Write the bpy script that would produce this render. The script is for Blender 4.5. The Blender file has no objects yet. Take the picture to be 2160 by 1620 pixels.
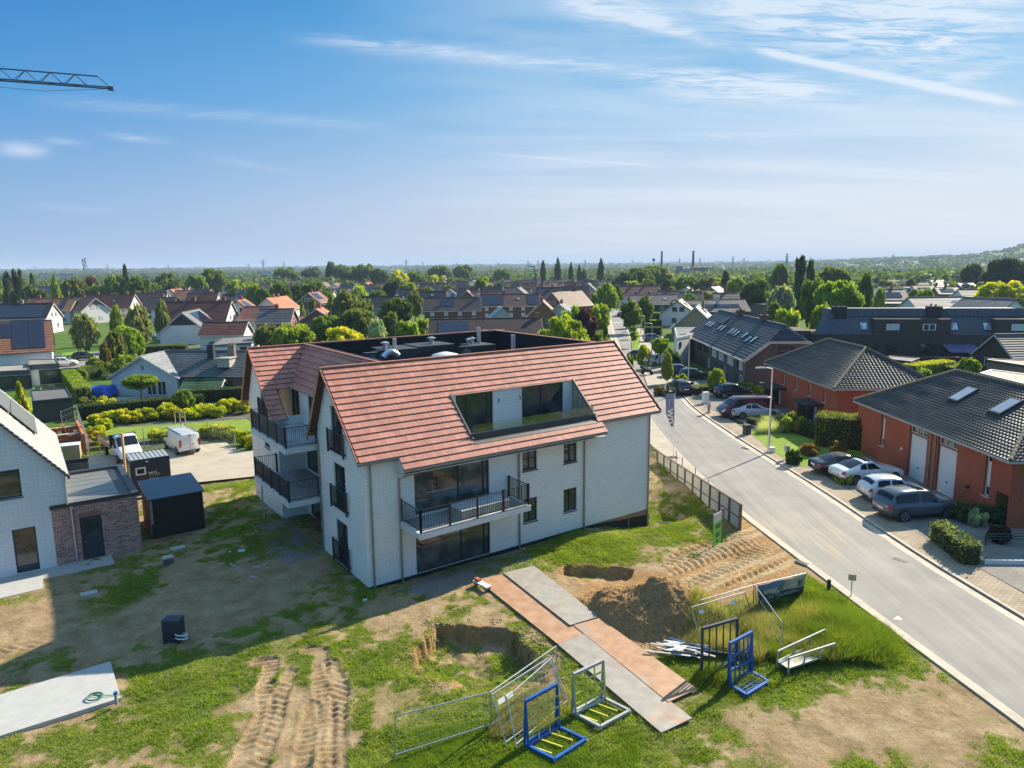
import bpy, math, random
import numpy as np
from mathutils import Vector, Matrix
from math import sin, cos, radians, pi, atan2, sqrt, floor
SC = bpy.context.scene
COL = SC.collection
random.seed(7); RNG = np.random.default_rng(11)

# ---------------------------------------------------------------- camera
F, CX, CY, CH = 1497.0, 1080.0, 810.0, 15.5
_t, _r = radians(9.41), radians(0.6)
_fw = Vector((0, cos(_t), -sin(_t))); _r0 = Vector((1, 0, 0)); _u0 = Vector((0, sin(_t), cos(_t)))
_U = _u0*cos(_r) + _r0*sin(_r); _R = _r0*cos(_r) - _u0*sin(_r)
CAMP = Vector((0, 0, CH))
cam = bpy.data.cameras.new('camera'); cam_o = bpy.data.objects.new('camera', cam); COL.objects.link(cam_o)
cam.sensor_width = 36.0; cam.lens = 36.0*F/2160.0; cam.clip_start = 0.5; cam.clip_end = 60000
_m = Matrix((_R, _U, -_fw)).transposed().to_4x4(); _m.translation = CAMP
cam_o.matrix_world = _m
SC.camera = cam_o

# ---------------------------------------------------------------- sun, sky, exposure
SUN_AZ, SUN_EL = radians(45.0), radians(33.0)          # azimuth measured from +X
sun = bpy.data.lights.new('sun', 'SUN'); sun_o = bpy.data.objects.new('sun', sun); COL.objects.link(sun_o)
sun.energy = 3.6; sun.angle = radians(0.53); sun.color = (1.0, 0.90, 0.73)
_sd = Vector((cos(SUN_AZ)*cos(SUN_EL), sin(SUN_AZ)*cos(SUN_EL), sin(SUN_EL)))
sun_o.rotation_euler = _sd.to_track_quat('Z', 'Y').to_euler(); sun_o.location = (60, 60, 60)
SC.view_settings.view_transform = 'Standard'; SC.view_settings.look = 'None'
SC.view_settings.gamma = 1; SC.view_settings.exposure = 1.40; SC.view_settings.use_curve_mapping = False
SC.render.engine = 'CYCLES'
SC.cycles.max_bounces = 6; SC.cycles.diffuse_bounces = 3; SC.cycles.glossy_bounces = 3
SC.cycles.transparent_max_bounces = 8; SC.cycles.volume_bounces = 0; SC.cycles.use_denoising = True
SC.cycles.volume_max_steps = 32; SC.cycles.volume_step_rate = 4
SC.cycles.caustics_reflective = False; SC.cycles.caustics_refractive = False

def ray(px, py):
    return (_fw*F + _R*(px-CX) + _U*(CY-py)).normalized()
def P(px, py, z=0.0):
    d = ray(px, py); return CAMP + d*((z-CAMP.z)/d.z)
def PD(px, py, dist):                                   # point at ground distance dist along the ray
    d = ray(px, py); return CAMP + d*(dist/sqrt(d.x*d.x+d.y*d.y))

world = bpy.data.worlds.new('World'); SC.world = world; world.use_nodes = True
wt = world.node_tree; wt.nodes.clear()
class NT:
    def __init__(s, t): s.t = t
    def n(s, typ, **k):
        nd = s.t.nodes.new(typ)
        for a, v in k.items(): setattr(nd, a, v)
        return nd
    def put(s, sock, v):
        if isinstance(v, bpy.types.NodeSocket): s.t.links.new(v, sock)
        elif v is not None:
            if sock.type in ('RGBA',) and not isinstance(v, (int, float)) and len(v) == 3: v = (*v, 1)
            sock.default_value = v
    def math(s, op, a, b=None, c=None, clamp=False):
        nd = s.n('ShaderNodeMath', operation=op, use_clamp=clamp)
        for i, v in enumerate((a, b, c)):
            if v is not None: s.put(nd.inputs[i], v)
        return nd.outputs[0]
    def vmath(s, op, a, b=None):
        nd = s.n('ShaderNodeVectorMath', operation=op); s.put(nd.inputs[0], a)
        if b is not None: s.put(nd.inputs[1], b)
        return nd.outputs['Value'] if op in ('DOT_PRODUCT', 'LENGTH') else nd.outputs['Vector']
    def mix(s, f, a, b, blend='MIX'):
        nd = s.n('ShaderNodeMix', data_type='RGBA', blend_type=blend)
        s.put(nd.inputs[0], f); s.put(nd.inputs[6], a); s.put(nd.inputs[7], b); return nd.outputs[2]
    def noise(s, vec, scale, detail=4, rough=0.55, dist=0.0):
        nd = s.n('ShaderNodeTexNoise'); s.put(nd.inputs['Vector'], vec); s.put(nd.inputs['Scale'], scale)
        nd.inputs['Detail'].default_value = detail; nd.inputs['Roughness'].default_value = rough
        nd.inputs['Distortion'].default_value = dist; return nd.outputs[0]
    def ramp(s, f, stops):
        nd = s.n('ShaderNodeValToRGB'); cr = nd.color_ramp
        while len(cr.elements) < len(stops): cr.elements.new(0.5)
        for e, (p, c) in zip(cr.elements, stops):
            e.position = p; e.color = (*c, 1) if not isinstance(c, (int, float)) else (c, c, c, 1)
        s.put(nd.inputs[0], f); return nd.outputs[0]
    def maprange(s, v, a, b, c=0.0, d=1.0):
        nd = s.n('ShaderNodeMapRange'); nd.interpolation_type = 'SMOOTHSTEP'
        for i, x in enumerate((v, a, b, c, d)): s.put(nd.inputs[i], x)
        return nd.outputs[0]
W = NT(wt)
sky = W.n('ShaderNodeTexSky', sky_type='NISHITA', sun_disc=False)
sky.sun_elevation = SUN_EL; sky.sun_rotation = pi/2 - SUN_AZ
sky.air_density = 1.0; sky.dust_density = 1.2; sky.ozone_density = 3.0; sky.altitude = 0
tc = W.n('ShaderNodeTexCoord').outputs['Generated']
sep = W.n('ShaderNodeSeparateXYZ'); W.put(sep.inputs[0], tc)
# the photograph's air: pale lavender low down, azure higher, paler towards the sun
def K(r, g, b): return (r*3.5, g*3.36, b*3.03)
gl_ = W.ramp(sep.outputs[2], [(0.0, K(.27, .40, .70)), (0.08, K(.19, .38, .73)), (0.2, K(.035, .27, .69)), (0.34, K(.0, .17, .60)), (0.6, K(.16, .40, .80)), (1.0, K(.27, .49, .85))])
gr_ = W.ramp(sep.outputs[2], [(0.0, K(.66, .72, .86)), (0.08, K(.60, .68, .86)), (0.2, K(.27, .52, .83)), (0.34, K(.045, .36, .74)), (0.6, K(.24, .48, .86)), (1.0, K(.27, .49, .85))])
hl = W.math('SQRT', W.math('MAXIMUM', W.math('SUBTRACT', 1.0, W.math('MULTIPLY', sep.outputs[2], sep.outputs[2])), 0.0001))
az = W.math('DIVIDE', W.vmath('DOT_PRODUCT', tc, (cos(SUN_AZ), sin(SUN_AZ), 0)), hl)
skycol = W.mix(W.maprange(az, 0.0, 1.08), gl_, gr_)
skycol = W.mix(0.03, skycol, sky.outputs[0])
# thin cirrus, laid on a plane high above the place
den = W.math('ADD', sep.outputs[2], 0.10)
cx_ = W.math('DIVIDE', sep.outputs[0], den); cy_ = W.math('DIVIDE', sep.outputs[1], den)
cmb = W.n('ShaderNodeCombineXYZ'); W.put(cmb.inputs[0], cx_); W.put(cmb.inputs[1], cy_)
mp = W.n('ShaderNodeMapping'); W.put(mp.inputs[0], cmb.outputs[0]); mp.inputs['Rotation'].default_value = (0, 0, radians(-22)); mp.inputs['Scale'].default_value = (0.5, 1.9, 1)
n1 = W.noise(mp.outputs[0], 0.85, 6, 0.6, 0.4)
n2 = W.noise(cmb.outputs[0], 0.45, 3, 0.5)
wisp = W.math('MULTIPLY', W.maprange(n1, 0.50, 0.80), W.maprange(n2, 0.42, 0.70))
wisp = W.math('MULTIPLY', wisp, W.maprange(sep.outputs[2], 0.10, 0.36))
n3 = W.noise(mp.outputs[0], 9.0, 7, 0.68, 0.9)
wisp = W.math('MULTIPLY', wisp, W.maprange(n3, 0.2, 0.75, 0.35, 1.0))
# veil on the sun side
sdot = W.vmath('DOT_PRODUCT', tc, tuple(ray(2000, 60)))
veil = W.math('MULTIPLY', W.maprange(sdot, 0.72, 1.0), W.maprange(n1, 0.38, 0.66))
cl = W.math('ADD', W.math('MULTIPLY', wisp, 0.22), W.math('MULTIPLY', veil, 0.4))
def streak(p, q, width, amt, soft=0.02, nz=0.7):
    global cl
    a, b = ray(*p), ray(*q); nn = a.cross(b).normalized(); mid = (a+b).normalized(); ax = nn.cross(mid).normalized()
    half = a.angle(b)/2
    d = W.vmath('DOT_PRODUCT', tc, tuple(nn)); u = W.vmath('DOT_PRODUCT', tc, tuple(ax)); f = W.vmath('DOT_PRODUCT', tc, tuple(mid))
    wob = W.math('MULTIPLY', W.math('SUBTRACT', n3, 0.5), width*1.1)
    d = W.math('DIVIDE', W.math('ADD', d, wob), width)
    g = W.math('POWER', 2.718, W.math('MULTIPLY', W.math('MULTIPLY', d, d), -1.0))
    e = W.maprange(W.math('ABSOLUTE', u), sin(half), max(0.0, sin(half)-soft))
    g = W.math('MULTIPLY', W.math('MULTIPLY', g, e), W.math('MULTIPLY', W.math('GREATER_THAN', f, 0.0), amt))
    cl = W.math('ADD', cl, W.math('MULTIPLY', g, W.maprange(n3, 0.36, 0.68, 1-nz, 1.0)))
streak((1130, -20), (1600, 118), 0.006, 0.55, 0.08); streak((1560, 98), (2190, 228), 0.0045, 0.95, 0.05, 0.2)
streak((560, 75), (1900, 208), 0.009, 0.45, 0.12); streak((0, 205), (880, 275), 0.007, 0.22, 0.1)
streak((-40, 313), (130, 320), 0.0075, 0.55, 0.05, 0.2); streak((60, 290), (200, 305), 0.005, 0.3, 0.04); streak((190, 283), (390, 302), 0.004, 0.4, 0.07)
streak((360, 318), (700, 375), 0.005, 0.18, 0.1); streak((1000, 322), (1440, 354), 0.0018, 0.4, 0.05)
streak((1700, 250), (2160, 150), 0.010, 0.28, 0.2); streak((0, 432), (300, 446), 0.004, 0.18, 0.1); streak((1480, 283), (1560, 293), 0.0016, 0.3, 0.02)
streak((1380, -5), (2300, 150), 0.034, 1.0, 0.2, 1.0); streak((1250, 160), (1900, 215), 0.018, 0.75, 0.25, 1.0); streak((1120, 0), (1500, 60), 0.014, 0.8, 0.15, 1.0); streak((1700, 30), (2300, -20), 0.03, 0.9, 0.2, 1.0); streak((1930, 190), (2160, 130), 0.006, 0.35, 0.1, .6)
cl = W.math('MINIMUM', cl, 0.7)
skycol = W.mix(cl, skycol, (2.9, 3.05, 3.25))
bg = W.n('ShaderNodeBackground'); W.put(bg.inputs[0], skycol); bg.inputs[1].default_value = 0.12
wo = W.n('ShaderNodeOutputWorld'); wt.links.new(bg.outputs[0], wo.inputs[0])

# ---------------------------------------------------------------- materials
_MC = {}
def material(name):
    m = bpy.data.materials.new(name); m.use_nodes = True; t = m.node_tree; t.nodes.clear()
    N = NT(t); b = N.n('ShaderNodeBsdfPrincipled'); o = N.n('ShaderNodeOutputMaterial'); t.links.new(b.outputs[0], o.inputs[0])
    return m, N, b
def bump(N, b, h, strength=0.3, dist=0.02):
    bp = N.n('ShaderNodeBump'); bp.inputs['Strength'].default_value = strength; bp.inputs['Distance'].default_value = dist
    N.put(bp.inputs['Height'], h); N.put(b.inputs['Normal'], bp.outputs[0])
def obj_tint(N):
    return N.n('ShaderNodeObjectInfo').outputs['Color']
def plain(name, col, rough=0.6, metal=0.0, var=0.12, scale=3.0, bmp=0.0, spec=0.5, tint=False, coat=0.0):
    """a surface of one colour with grain and wear"""
    if name in _MC: return _MC[name]
    m, N, b = material(name); g = N.n('ShaderNodeTexCoord').outputs['Object']
    nz = N.noise(g, scale, 5, 0.6); base = obj_tint(N) if tint else (*col, 1)
    c = N.mix(1.0, base, N.ramp(nz, [(0.25, 1-var), (0.75, 1+var)]), 'MULTIPLY')
    N.put(b.inputs['Base Color'], c); b.inputs['Roughness'].default_value = rough; b.inputs['Metallic'].default_value = metal
    b.inputs['Specular IOR Level'].default_value = spec; b.inputs['Coat Weight'].default_value = coat; b.inputs['Coat Roughness'].default_value = 0.05
    if bmp: bump(N, b, N.noise(g, scale*6, 4, 0.6), bmp, 0.02)
    _MC[name] = m; return m
def uvz(N, sx=1.0, sz=1.0):
    """wall coordinates: along the wall, up the wall"""
    g = N.n('ShaderNodeTexCoord').outputs['Object']; s = N.n('ShaderNodeSeparateXYZ'); N.put(s.inputs[0], g)
    c = N.n('ShaderNodeCombineXYZ'); N.put(c.inputs[0], N.math('MULTIPLY', N.math('ADD', s.outputs[0], s.outputs[1]), sx))
    N.put(c.inputs[1], N.math('MULTIPLY', s.outputs[2], sz)); return c.outputs[0], g
def brick(name, c1, c2, mortar, bw=0.21, bh=0.06, mort=0.008, tint=False, bmp=0.5, rough=0.85, stain=0.12, freq=0.5):
    if name in _MC: return _MC[name]
    m, N, b = material(name); uv, g = uvz(N)
    bt = N.n('ShaderNodeTexBrick'); N.put(bt.inputs['Vector'], uv); bt.inputs['Scale'].default_value = 1.0
    bt.inputs['Brick Width'].default_value = bw; bt.inputs['Row Height'].default_value = bh; bt.inputs['Mortar Size'].default_value = mort
    bt.inputs['Mortar Smooth'].default_value = 0.3; bt.inputs['Bias'].default_value = freq-0.5
    for k, c in (('Color1', c1), ('Color2', c2), ('Mortar', mortar)): bt.inputs[k].default_value = (*c, 1)
    col = bt.outputs[0]
    if tint: col = N.mix(1.0, col, obj_tint(N), 'MULTIPLY')
    nz = N.noise(g, 0.7, 5, 0.6)
    col = N.mix(1.0, col, N.ramp(nz, [(0.3, 1-stain), (0.7, 1+stain*0.6)]), 'MULTIPLY')
    nz2 = N.noise(uv, 9.0, 3, 0.7)
    col = N.mix(1.0, col, N.ramp(nz2, [(0.3, 1-stain), (0.7, 1+stain)]), 'MULTIPLY')
    N.put(b.inputs['Base Color'], col); b.inputs['Roughness'].default_value = rough; b.inputs['Specular IOR Level'].default_value = 0.25
    if bmp: bump(N, b, N.math('ADD', N.math('MULTIPLY', bt.outputs['Fac'], -1.0), N.math('MULTIPLY', nz2, 0.6)), bmp, 0.012)
    _MC[name] = m; return m
def glass(name='window_glass', col=(0.02, 0.025, 0.03), rough=0.03):
    if name in _MC: return _MC[name]
    m, N, b = material(name); g = N.n('ShaderNodeTexCoord').outputs['Object']
    c = N.mix(N.maprange(N.noise(g, 0.9, 2), 0.4, 0.65), (*col, 1), (col[0]*2.5, col[1]*2.5, col[2]*2.2, 1))
    N.put(b.inputs['Base Color'], c); b.inputs['Roughness'].default_value = rough; b.inputs['Specular IOR Level'].default_value = 0.9
    bump(N, b, N.noise(g, 0.6, 1), 0.06, 0.02)
    _MC[name] = m; return m
def clearglass(name='clear_glass'):
    if name in _MC: return _MC[name]
    m = bpy.data.materials.new(name); m.use_nodes = True; t = m.node_tree; t.nodes.clear(); N = NT(t)
    tr = N.n('ShaderNodeBsdfTransparent'); tr.inputs[0].default_value = (0.90, 0.94, 0.93, 1)
    gl = N.n('ShaderNodeBsdfGlossy'); gl.inputs['Roughness'].default_value = 0.02
    fr = N.n('ShaderNodeFresnel'); fr.inputs[0].default_value = 1.6
    mx = N.n('ShaderNodeMixShader'); N.put(mx.inputs[0], N.math('ADD', N.math('MULTIPLY', fr.outputs[0], 0.7), 0.03, clamp=True)); t.links.new(tr.outputs[0], mx.inputs[1]); t.links.new(gl.outputs[0], mx.inputs[2])
    o = N.n('ShaderNodeOutputMaterial'); t.links.new(mx.outputs[0], o.inputs[0]); _MC[name] = m; return m
def leafmat(name='leaves'):
    if name in _MC: return _MC[name]
    m, N, b = material(name)
    at = N.n('ShaderNodeAttribute', attribute_name='v')
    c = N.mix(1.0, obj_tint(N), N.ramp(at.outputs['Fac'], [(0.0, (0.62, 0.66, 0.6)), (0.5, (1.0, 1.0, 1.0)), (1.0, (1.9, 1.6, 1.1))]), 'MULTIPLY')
    N.put(b.inputs['Base Color'], c); b.inputs['Roughness'].default_value = 0.6; b.inputs['Specular IOR Level'].default_value = 0.25
    # light passing through thin leaves
    tl = N.n('ShaderNodeBsdfTranslucent'); N.put(tl.inputs[0], N.mix(1.0, c, (1.35, 1.45, 0.62, 1), 'MULTIPLY'))
    mx = N.n('ShaderNodeMixShader'); mx.inputs[0].default_value = 0.42
    o = [n for n in N.t.nodes if n.type == 'OUTPUT_MATERIAL'][0]
    N.t.links.new(b.outputs[0], mx.inputs[1]); N.t.links.new(tl.outputs[0], mx.inputs[2]); N.t.links.new(mx.outputs[0], o.inputs[0])
    _MC[name] = m; return m

# ---------------------------------------------------------------- mesh helpers
class MB:
    """collects shapes; build() links them as ONE mesh object"""
    def __init__(s): s.v = []; s.f = []; s.mi = []; s.sm = False
    def add(s, vs, fs, mi=0):
        o = len(s.v); s.v += [tuple(v) for v in vs]; s.f += [tuple(i+o for i in f) for f in fs]; s.mi += [mi]*len(fs); return s
    def box(s, x0, x1, y0, y1, z0, z1, mi=0):
        vs = [(x, y, z) for z in (z0, z1) for y in (y0, y1) for x in (x0, x1)]
        return s.add(vs, [(0, 2, 3, 1), (4, 5, 7, 6), (0, 1, 5, 4), (2, 6, 7, 3), (0, 4, 6, 2), (1, 3, 7, 5)], mi)
    def obox(s, c, size, M=None, mi=0):
        h = [a/2 for a in size]; c = Vector(c)
        vs = [Vector((x*h[0], y*h[1], z*h[2])) for z in (-1, 1) for y in (-1, 1) for x in (-1, 1)]
        vs = [(M @ v if M else v)+c for v in vs]
        return s.add(vs, [(0, 2, 3, 1), (4, 5, 7, 6), (0, 1, 5, 4), (2, 6, 7, 3), (0, 4, 6, 2), (1, 3, 7, 5)], mi)
    def bar(s, p, q, w, h=None, mi=0):
        """square bar from p to q"""
        p, q = Vector(p), Vector(q); d = (q-p); L = d.length
        if L < 1e-6: return s
        d /= L; up = Vector((0, 0, 1)) if abs(d.z) < 0.95 else Vector((1, 0, 0))
        a = d.cross(up).normalized(); b = a.cross(d); h = h or w
        vs = [e + a*sx*w/2 + b*sy*h/2 for e in (p, q) for sx, sy in ((-1, -1), (1, -1), (1, 1), (-1, 1))]
        return s.add(vs, [(0, 1, 2, 3), (7, 6, 5, 4), (0, 4, 5, 1), (1, 5, 6, 2), (2, 6, 7, 3), (3, 7, 4, 0)], mi)
    def tube(s, pts, r, n=8, mi=0, cap=True):
        pts = [Vector(p) for p in pts]; rs = r if isinstance(r, (list, tuple)) else [r]*len(pts); vs = []; fs = []
        for i, p in enumerate(pts):
            d = (pts[min(i+1, len(pts)-1)]-pts[max(i-1, 0)]).normalized(); up = Vector((0, 0, 1)) if abs(d.z) < 0.9 else Vector((1, 0, 0))
            a = d.cross(up).normalized(); b = a.cross(d)
            vs += [p+(a*cos(2*pi*k/n)+b*sin(2*pi*k/n))*rs[i] for k in range(n)]
        for i in range(len(pts)-1):
            for k in range(n): fs.append((i*n+k, i*n+(k+1) % n, (i+1)*n+(k+1) % n, (i+1)*n+k))
        if cap: fs.append(tuple(range(n))[::-1]); fs.append(tuple((len(pts)-1)*n+k for k in range(n)))
        return s.add(vs, fs, mi)
    def prism(s, poly, z0, z1, mi=0):
        n = len(poly); vs = [(x, y, z0) for x, y in poly]+[(x, y, z1) for x, y in poly]
        return s.add(vs, [tuple(range(n))[::-1], tuple(range(n, 2*n))]+[(i, (i+1) % n, n+(i+1) % n, n+i) for i in range(n)], mi)
    def slab(s, poly, thick, mi=0):
        """3-D polygon thickened against its normal"""
        p = [Vector(v) for v in poly]; nn = (p[1]-p[0]).cross(p[2]-p[0]).normalized(); q = [v-nn*thick for v in p]; n = len(p)
        return s.add(p+q, [tuple(range(n)), tuple(range(n, 2*n))[::-1]]+[((i+1) % n, i, n+i, n+(i+1) % n) for i in range(n)], mi)
    def mesh(s, name, mats):
        me = bpy.data.meshes.new(name); me.from_pydata(s.v, [], s.f)
        for m in (mats if isinstance(mats, (list, tuple)) else [mats]): me.materials.append(m)
        if any(s.mi): me.polygons.foreach_set('material_index', s.mi)
        if s.sm: me.polygons.foreach_set('use_smooth', [True]*len(s.f))
        me.update(); return me
    def build(s, name, mats, parent=None, color=None, **k):
        return link(name, s.mesh(name, mats), parent, color=color, **k)
def link(name, me, parent=None, loc=None, rot=None, scale=None, color=None, **k):
    o = bpy.data.objects.new(name, me); COL.objects.link(o)
    if parent: o.parent = parent
    if loc is not None: o.location = loc
    if rot is not None: o.rotation_euler = rot if not isinstance(rot, (int, float)) else (0, 0, rot)
    if scale is not None: o.scale = scale if not isinstance(scale, (int, float)) else (scale,)*3
    if color is not None: o.color = (*color, 1)
    for a, v in k.items(): o[a] = v
    return o
def tag(o, label, cat, group=None):
    o['label'] = label; o['category'] = cat
    if group: o['group'] = group
    return o
def thing(name, label, cat, loc=(0, 0, 0), rz=0.0, group=None, scale=None):
    o = bpy.data.objects.new(name, None); COL.objects.link(o); o.location = loc; o.rotation_euler = (0, 0, rz)
    if scale: o.scale = (scale,)*3
    return tag(o, label, cat, group)
def copy_thing(root, loc, rz, label, group=None, scale=None):
    def cp(o, par):
        c = o.copy(); COL.objects.link(c)
        if par: c.parent = par
        for ch in KIDS.get(o.name, []): cp(ch, c)
        return c
    KIDS = {}
    for o in bpy.data.objects:
        if o.parent: KIDS.setdefault(o.parent.name, []).append(o)
    r = cp(root, None); r.location = loc; r.rotation_euler = (0, 0, rz); r['label'] = label
    if group: r['group'] = group
    if scale: r.scale = (scale,)*3
    return r
def fastmesh(name, v, f, mats, smooth=False, attr=None):
    """numpy vertices (n,3) and faces (m,k), k equal for all"""
    me = bpy.data.meshes.new(name); k = f.shape[1]
    me.vertices.add(len(v)); me.vertices.foreach_set('co', v.astype(np.float32).ravel())
    me.loops.add(f.size); me.loops.foreach_set('vertex_index', f.astype(np.int32).ravel())
    me.polygons.add(len(f)); me.polygons.foreach_set('loop_start', np.arange(0, f.size, k, dtype=np.int32))
    if smooth: me.polygons.foreach_set('use_smooth', np.ones(len(f), bool))
    for m in (mats if isinstance(mats, (list, tuple)) else [mats]): me.materials.append(m)
    if attr is not None:
        for an, av in attr.items():
            if av.ndim == 1:
                a = me.attributes.new(an, 'FLOAT', 'POINT'); a.data.foreach_set('value', av.astype(np.float32))
            else:
                a = me.color_attributes.new(an, 'FLOAT_COLOR', 'POINT'); a.data.foreach_set('color', av.astype(np.float32).ravel())
    me.update(calc_edges=True); me.validate(); return me
# numpy value noise
_H = RNG.random((256, 256))
def vnoise(x, y, f, o=0):
    x = x*f+o*17.3; y = y*f+o*9.1; xi = np.floor(x).astype(int); yi = np.floor(y).astype(int)
    u = x-xi; v = y-yi; u = u*u*(3-2*u); v = v*v*(3-2*v)
    g = lambda i, j: _H[(xi+i) % 256, (yi+j) % 256]
    return (g(0, 0)*(1-u)+g(1, 0)*u)*(1-v)+(g(0, 1)*(1-u)+g(1, 1)*u)*v
def fbm(x, y, f, n=4, o=0, gain=0.5):
    r = 0; a = 1; t = 0
    for i in range(n): r = r+a*vnoise(x, y, f*2**i, o+i*3); t += a; a *= gain
    return r/t
def sstep(a, b, x):
    t = np.clip((x-a)/(b-a), 0, 1); return t*t*(3-2*t)
def inpoly(x, y, poly):
    r = np.zeros(x.shape, bool); n = len(poly)
    for i in range(n):
        x0, y0 = poly[i]; x1, y1 = poly[(i+1) % n]
        c = ((y0 > y) != (y1 > y)) & (x < (x1-x0)*(y-y0)/((y1-y0) or 1e-9)+x0); r ^= c
    return r
def segdist(x, y, poly, closed=True):
    d = np.full(x.shape, 1e9); n = len(poly)
    for i in range(n if closed else n-1):
        x0, y0 = poly[i]; x1, y1 = poly[(i+1) % n]; dx, dy = x1-x0, y1-y0
        t = np.clip(((x-x0)*dx+(y-y0)*dy)/(dx*dx+dy*dy+1e-9), 0, 1); d = np.minimum(d, np.hypot(x-x0-t*dx, y-y0-t*dy))
    return d
def pxpoly(*pts): return [tuple(P(*p)[:2]) for p in pts]
def mask(x, y, poly, soft):
    d = segdist(x, y, poly); d = np.where(inpoly(x, y, poly), d, -d); return sstep(-soft, soft, d)
ORD = ['first', 'second', 'third', 'fourth', 'fifth', 'sixth', 'seventh', 'eighth', 'ninth', 'tenth', 'eleventh', 'twelfth', 'thirteenth', 'fourteenth', 'fifteenth', 'sixteenth', 'seventeenth', 'eighteenth', 'nineteenth', 'twentieth', 'twenty-first', 'twenty-second', 'twenty-third', 'twenty-fourth', 'twenty-fifth', 'twenty-sixth', 'twenty-seventh', 'twenty-eighth', 'twenty-ninth', 'thirtieth', 'thirty-first', 'thirty-second', 'thirty-third', 'thirty-fourth', 'thirty-fifth', 'thirty-sixth', 'thirty-seventh', 'thirty-eighth', 'thirty-ninth', 'fortieth']
# ================================================================ ground
A0 = P(777, 1238); AN = radians(35.0); DA = Vector((cos(AN), sin(AN), 0)); DB = Vector((-sin(AN), cos(AN), 0))
def LB(s, b, z=0.0):                                    # building frame to world
    v = A0+DA*s+DB*b; return Vector((v.x, v.y, z))
# road edges (world, from the photograph's kerb lines on z=0)
def ppts(*p): return [P(*q) for q in p]
RL = ppts((2260, 1590), (2155, 1512), (1900, 1330), (1700, 1178), (1560, 1075), (1440, 965), (1376, 888), (1345, 830), (1320, 765), (1308, 730), (1296, 700), (1290, 676), (1285, 650))
RR = ppts((2260, 1370), (2155, 1305), (1960, 1190), (1740, 1040), (1560, 928), (1462, 862), (1421, 815), (1390, 775), (1352, 745), (1335, 720), (1327, 700), (1323, 680), (1310, 655))
def resample(pts, n):
    d = [0]
    for i in range(1, len(pts)): d.append(d[-1]+(pts[i]-pts[i-1]).length)
    out = []
    for k in range(n):
        t = d[-1]*k/(n-1); i = 1
        while i < len(d)-1 and d[i] < t: i += 1
        f = (t-d[i-1])/(d[i]-d[i-1]); out.append(pts[i-1].lerp(pts[i], f))
    for _ in range(2): out = [out[0]]+[(out[i-1]+out[i]*2+out[i+1])/4 for i in range(1, len(out)-1)]+[out[-1]]
    return out
RL2 = resample(RL, 90); RR2 = resample(RR, 90)
ROADPOLY = [(p.x, p.y) for p in RL2]+[(p.x, p.y) for p in RR2[::-1]]
PIT1 = pxpoly((925, 1318), (1000, 1322), (1085, 1335), (1150, 1400), (1160, 1430), (1000, 1450), (880, 1410), (872, 1362), (905, 1345))
PIT2 = pxpoly((1180, 1205), (1235, 1220), (1330, 1218), (1330, 1200), (1240, 1190), (1190, 1192))
PILE = P(1375, 1292); PILE2 = P(1440, 1300)
DIPC = LB(20.5, -0.2)
FX0, FX1, FY0, FY1 = -26.0, 24.0, 16.5, 58.0
TR = [pxpoly((545, 1398), (575, 1395), (560, 1440), (562, 1500), (520, 1580), (490, 1660)), pxpoly((612, 1420), (590, 1470), (578, 1530), (552, 1600), (540, 1660)),
      pxpoly((650, 1372), (680, 1375), (676, 1440), (690, 1500), (690, 1580), (680, 1660)), pxpoly((700, 1400), (718, 1450), (712, 1520), (715, 1660)), pxpoly((660, 1490), (648, 1560), (630, 1660)),
      pxpoly((0, 1372), (130, 1345), (330, 1300))]
SANDP = pxpoly((1395, 1180), (1440, 1150), (1550, 1100), (1600, 1105), (1690, 1180), (1650, 1235), (1480, 1262), (1430, 1240))
PLATES = [[(-.54, 33.95), (1.05, 34.81), (3.74, 29.32), (2.40, 28.55)], [(-1.84, 33.34), (-.54, 33.95), (2.94, 27.92), (1.78, 27.14)], [(2.56, 28.62), (3.77, 29.22), (6.67, 23.86), (5.46, 23.10)], [(1.78, 27.14), (2.93, 27.88), (6.08, 22.21), (4.87, 21.50)]]
PLU = [(-.54, 33.95), (1.05, 34.81), (3.74, 29.32), (6.67, 23.86), (6.08, 22.21), (4.87, 21.50), (1.78, 27.14), (-1.84, 33.34)]
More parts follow.
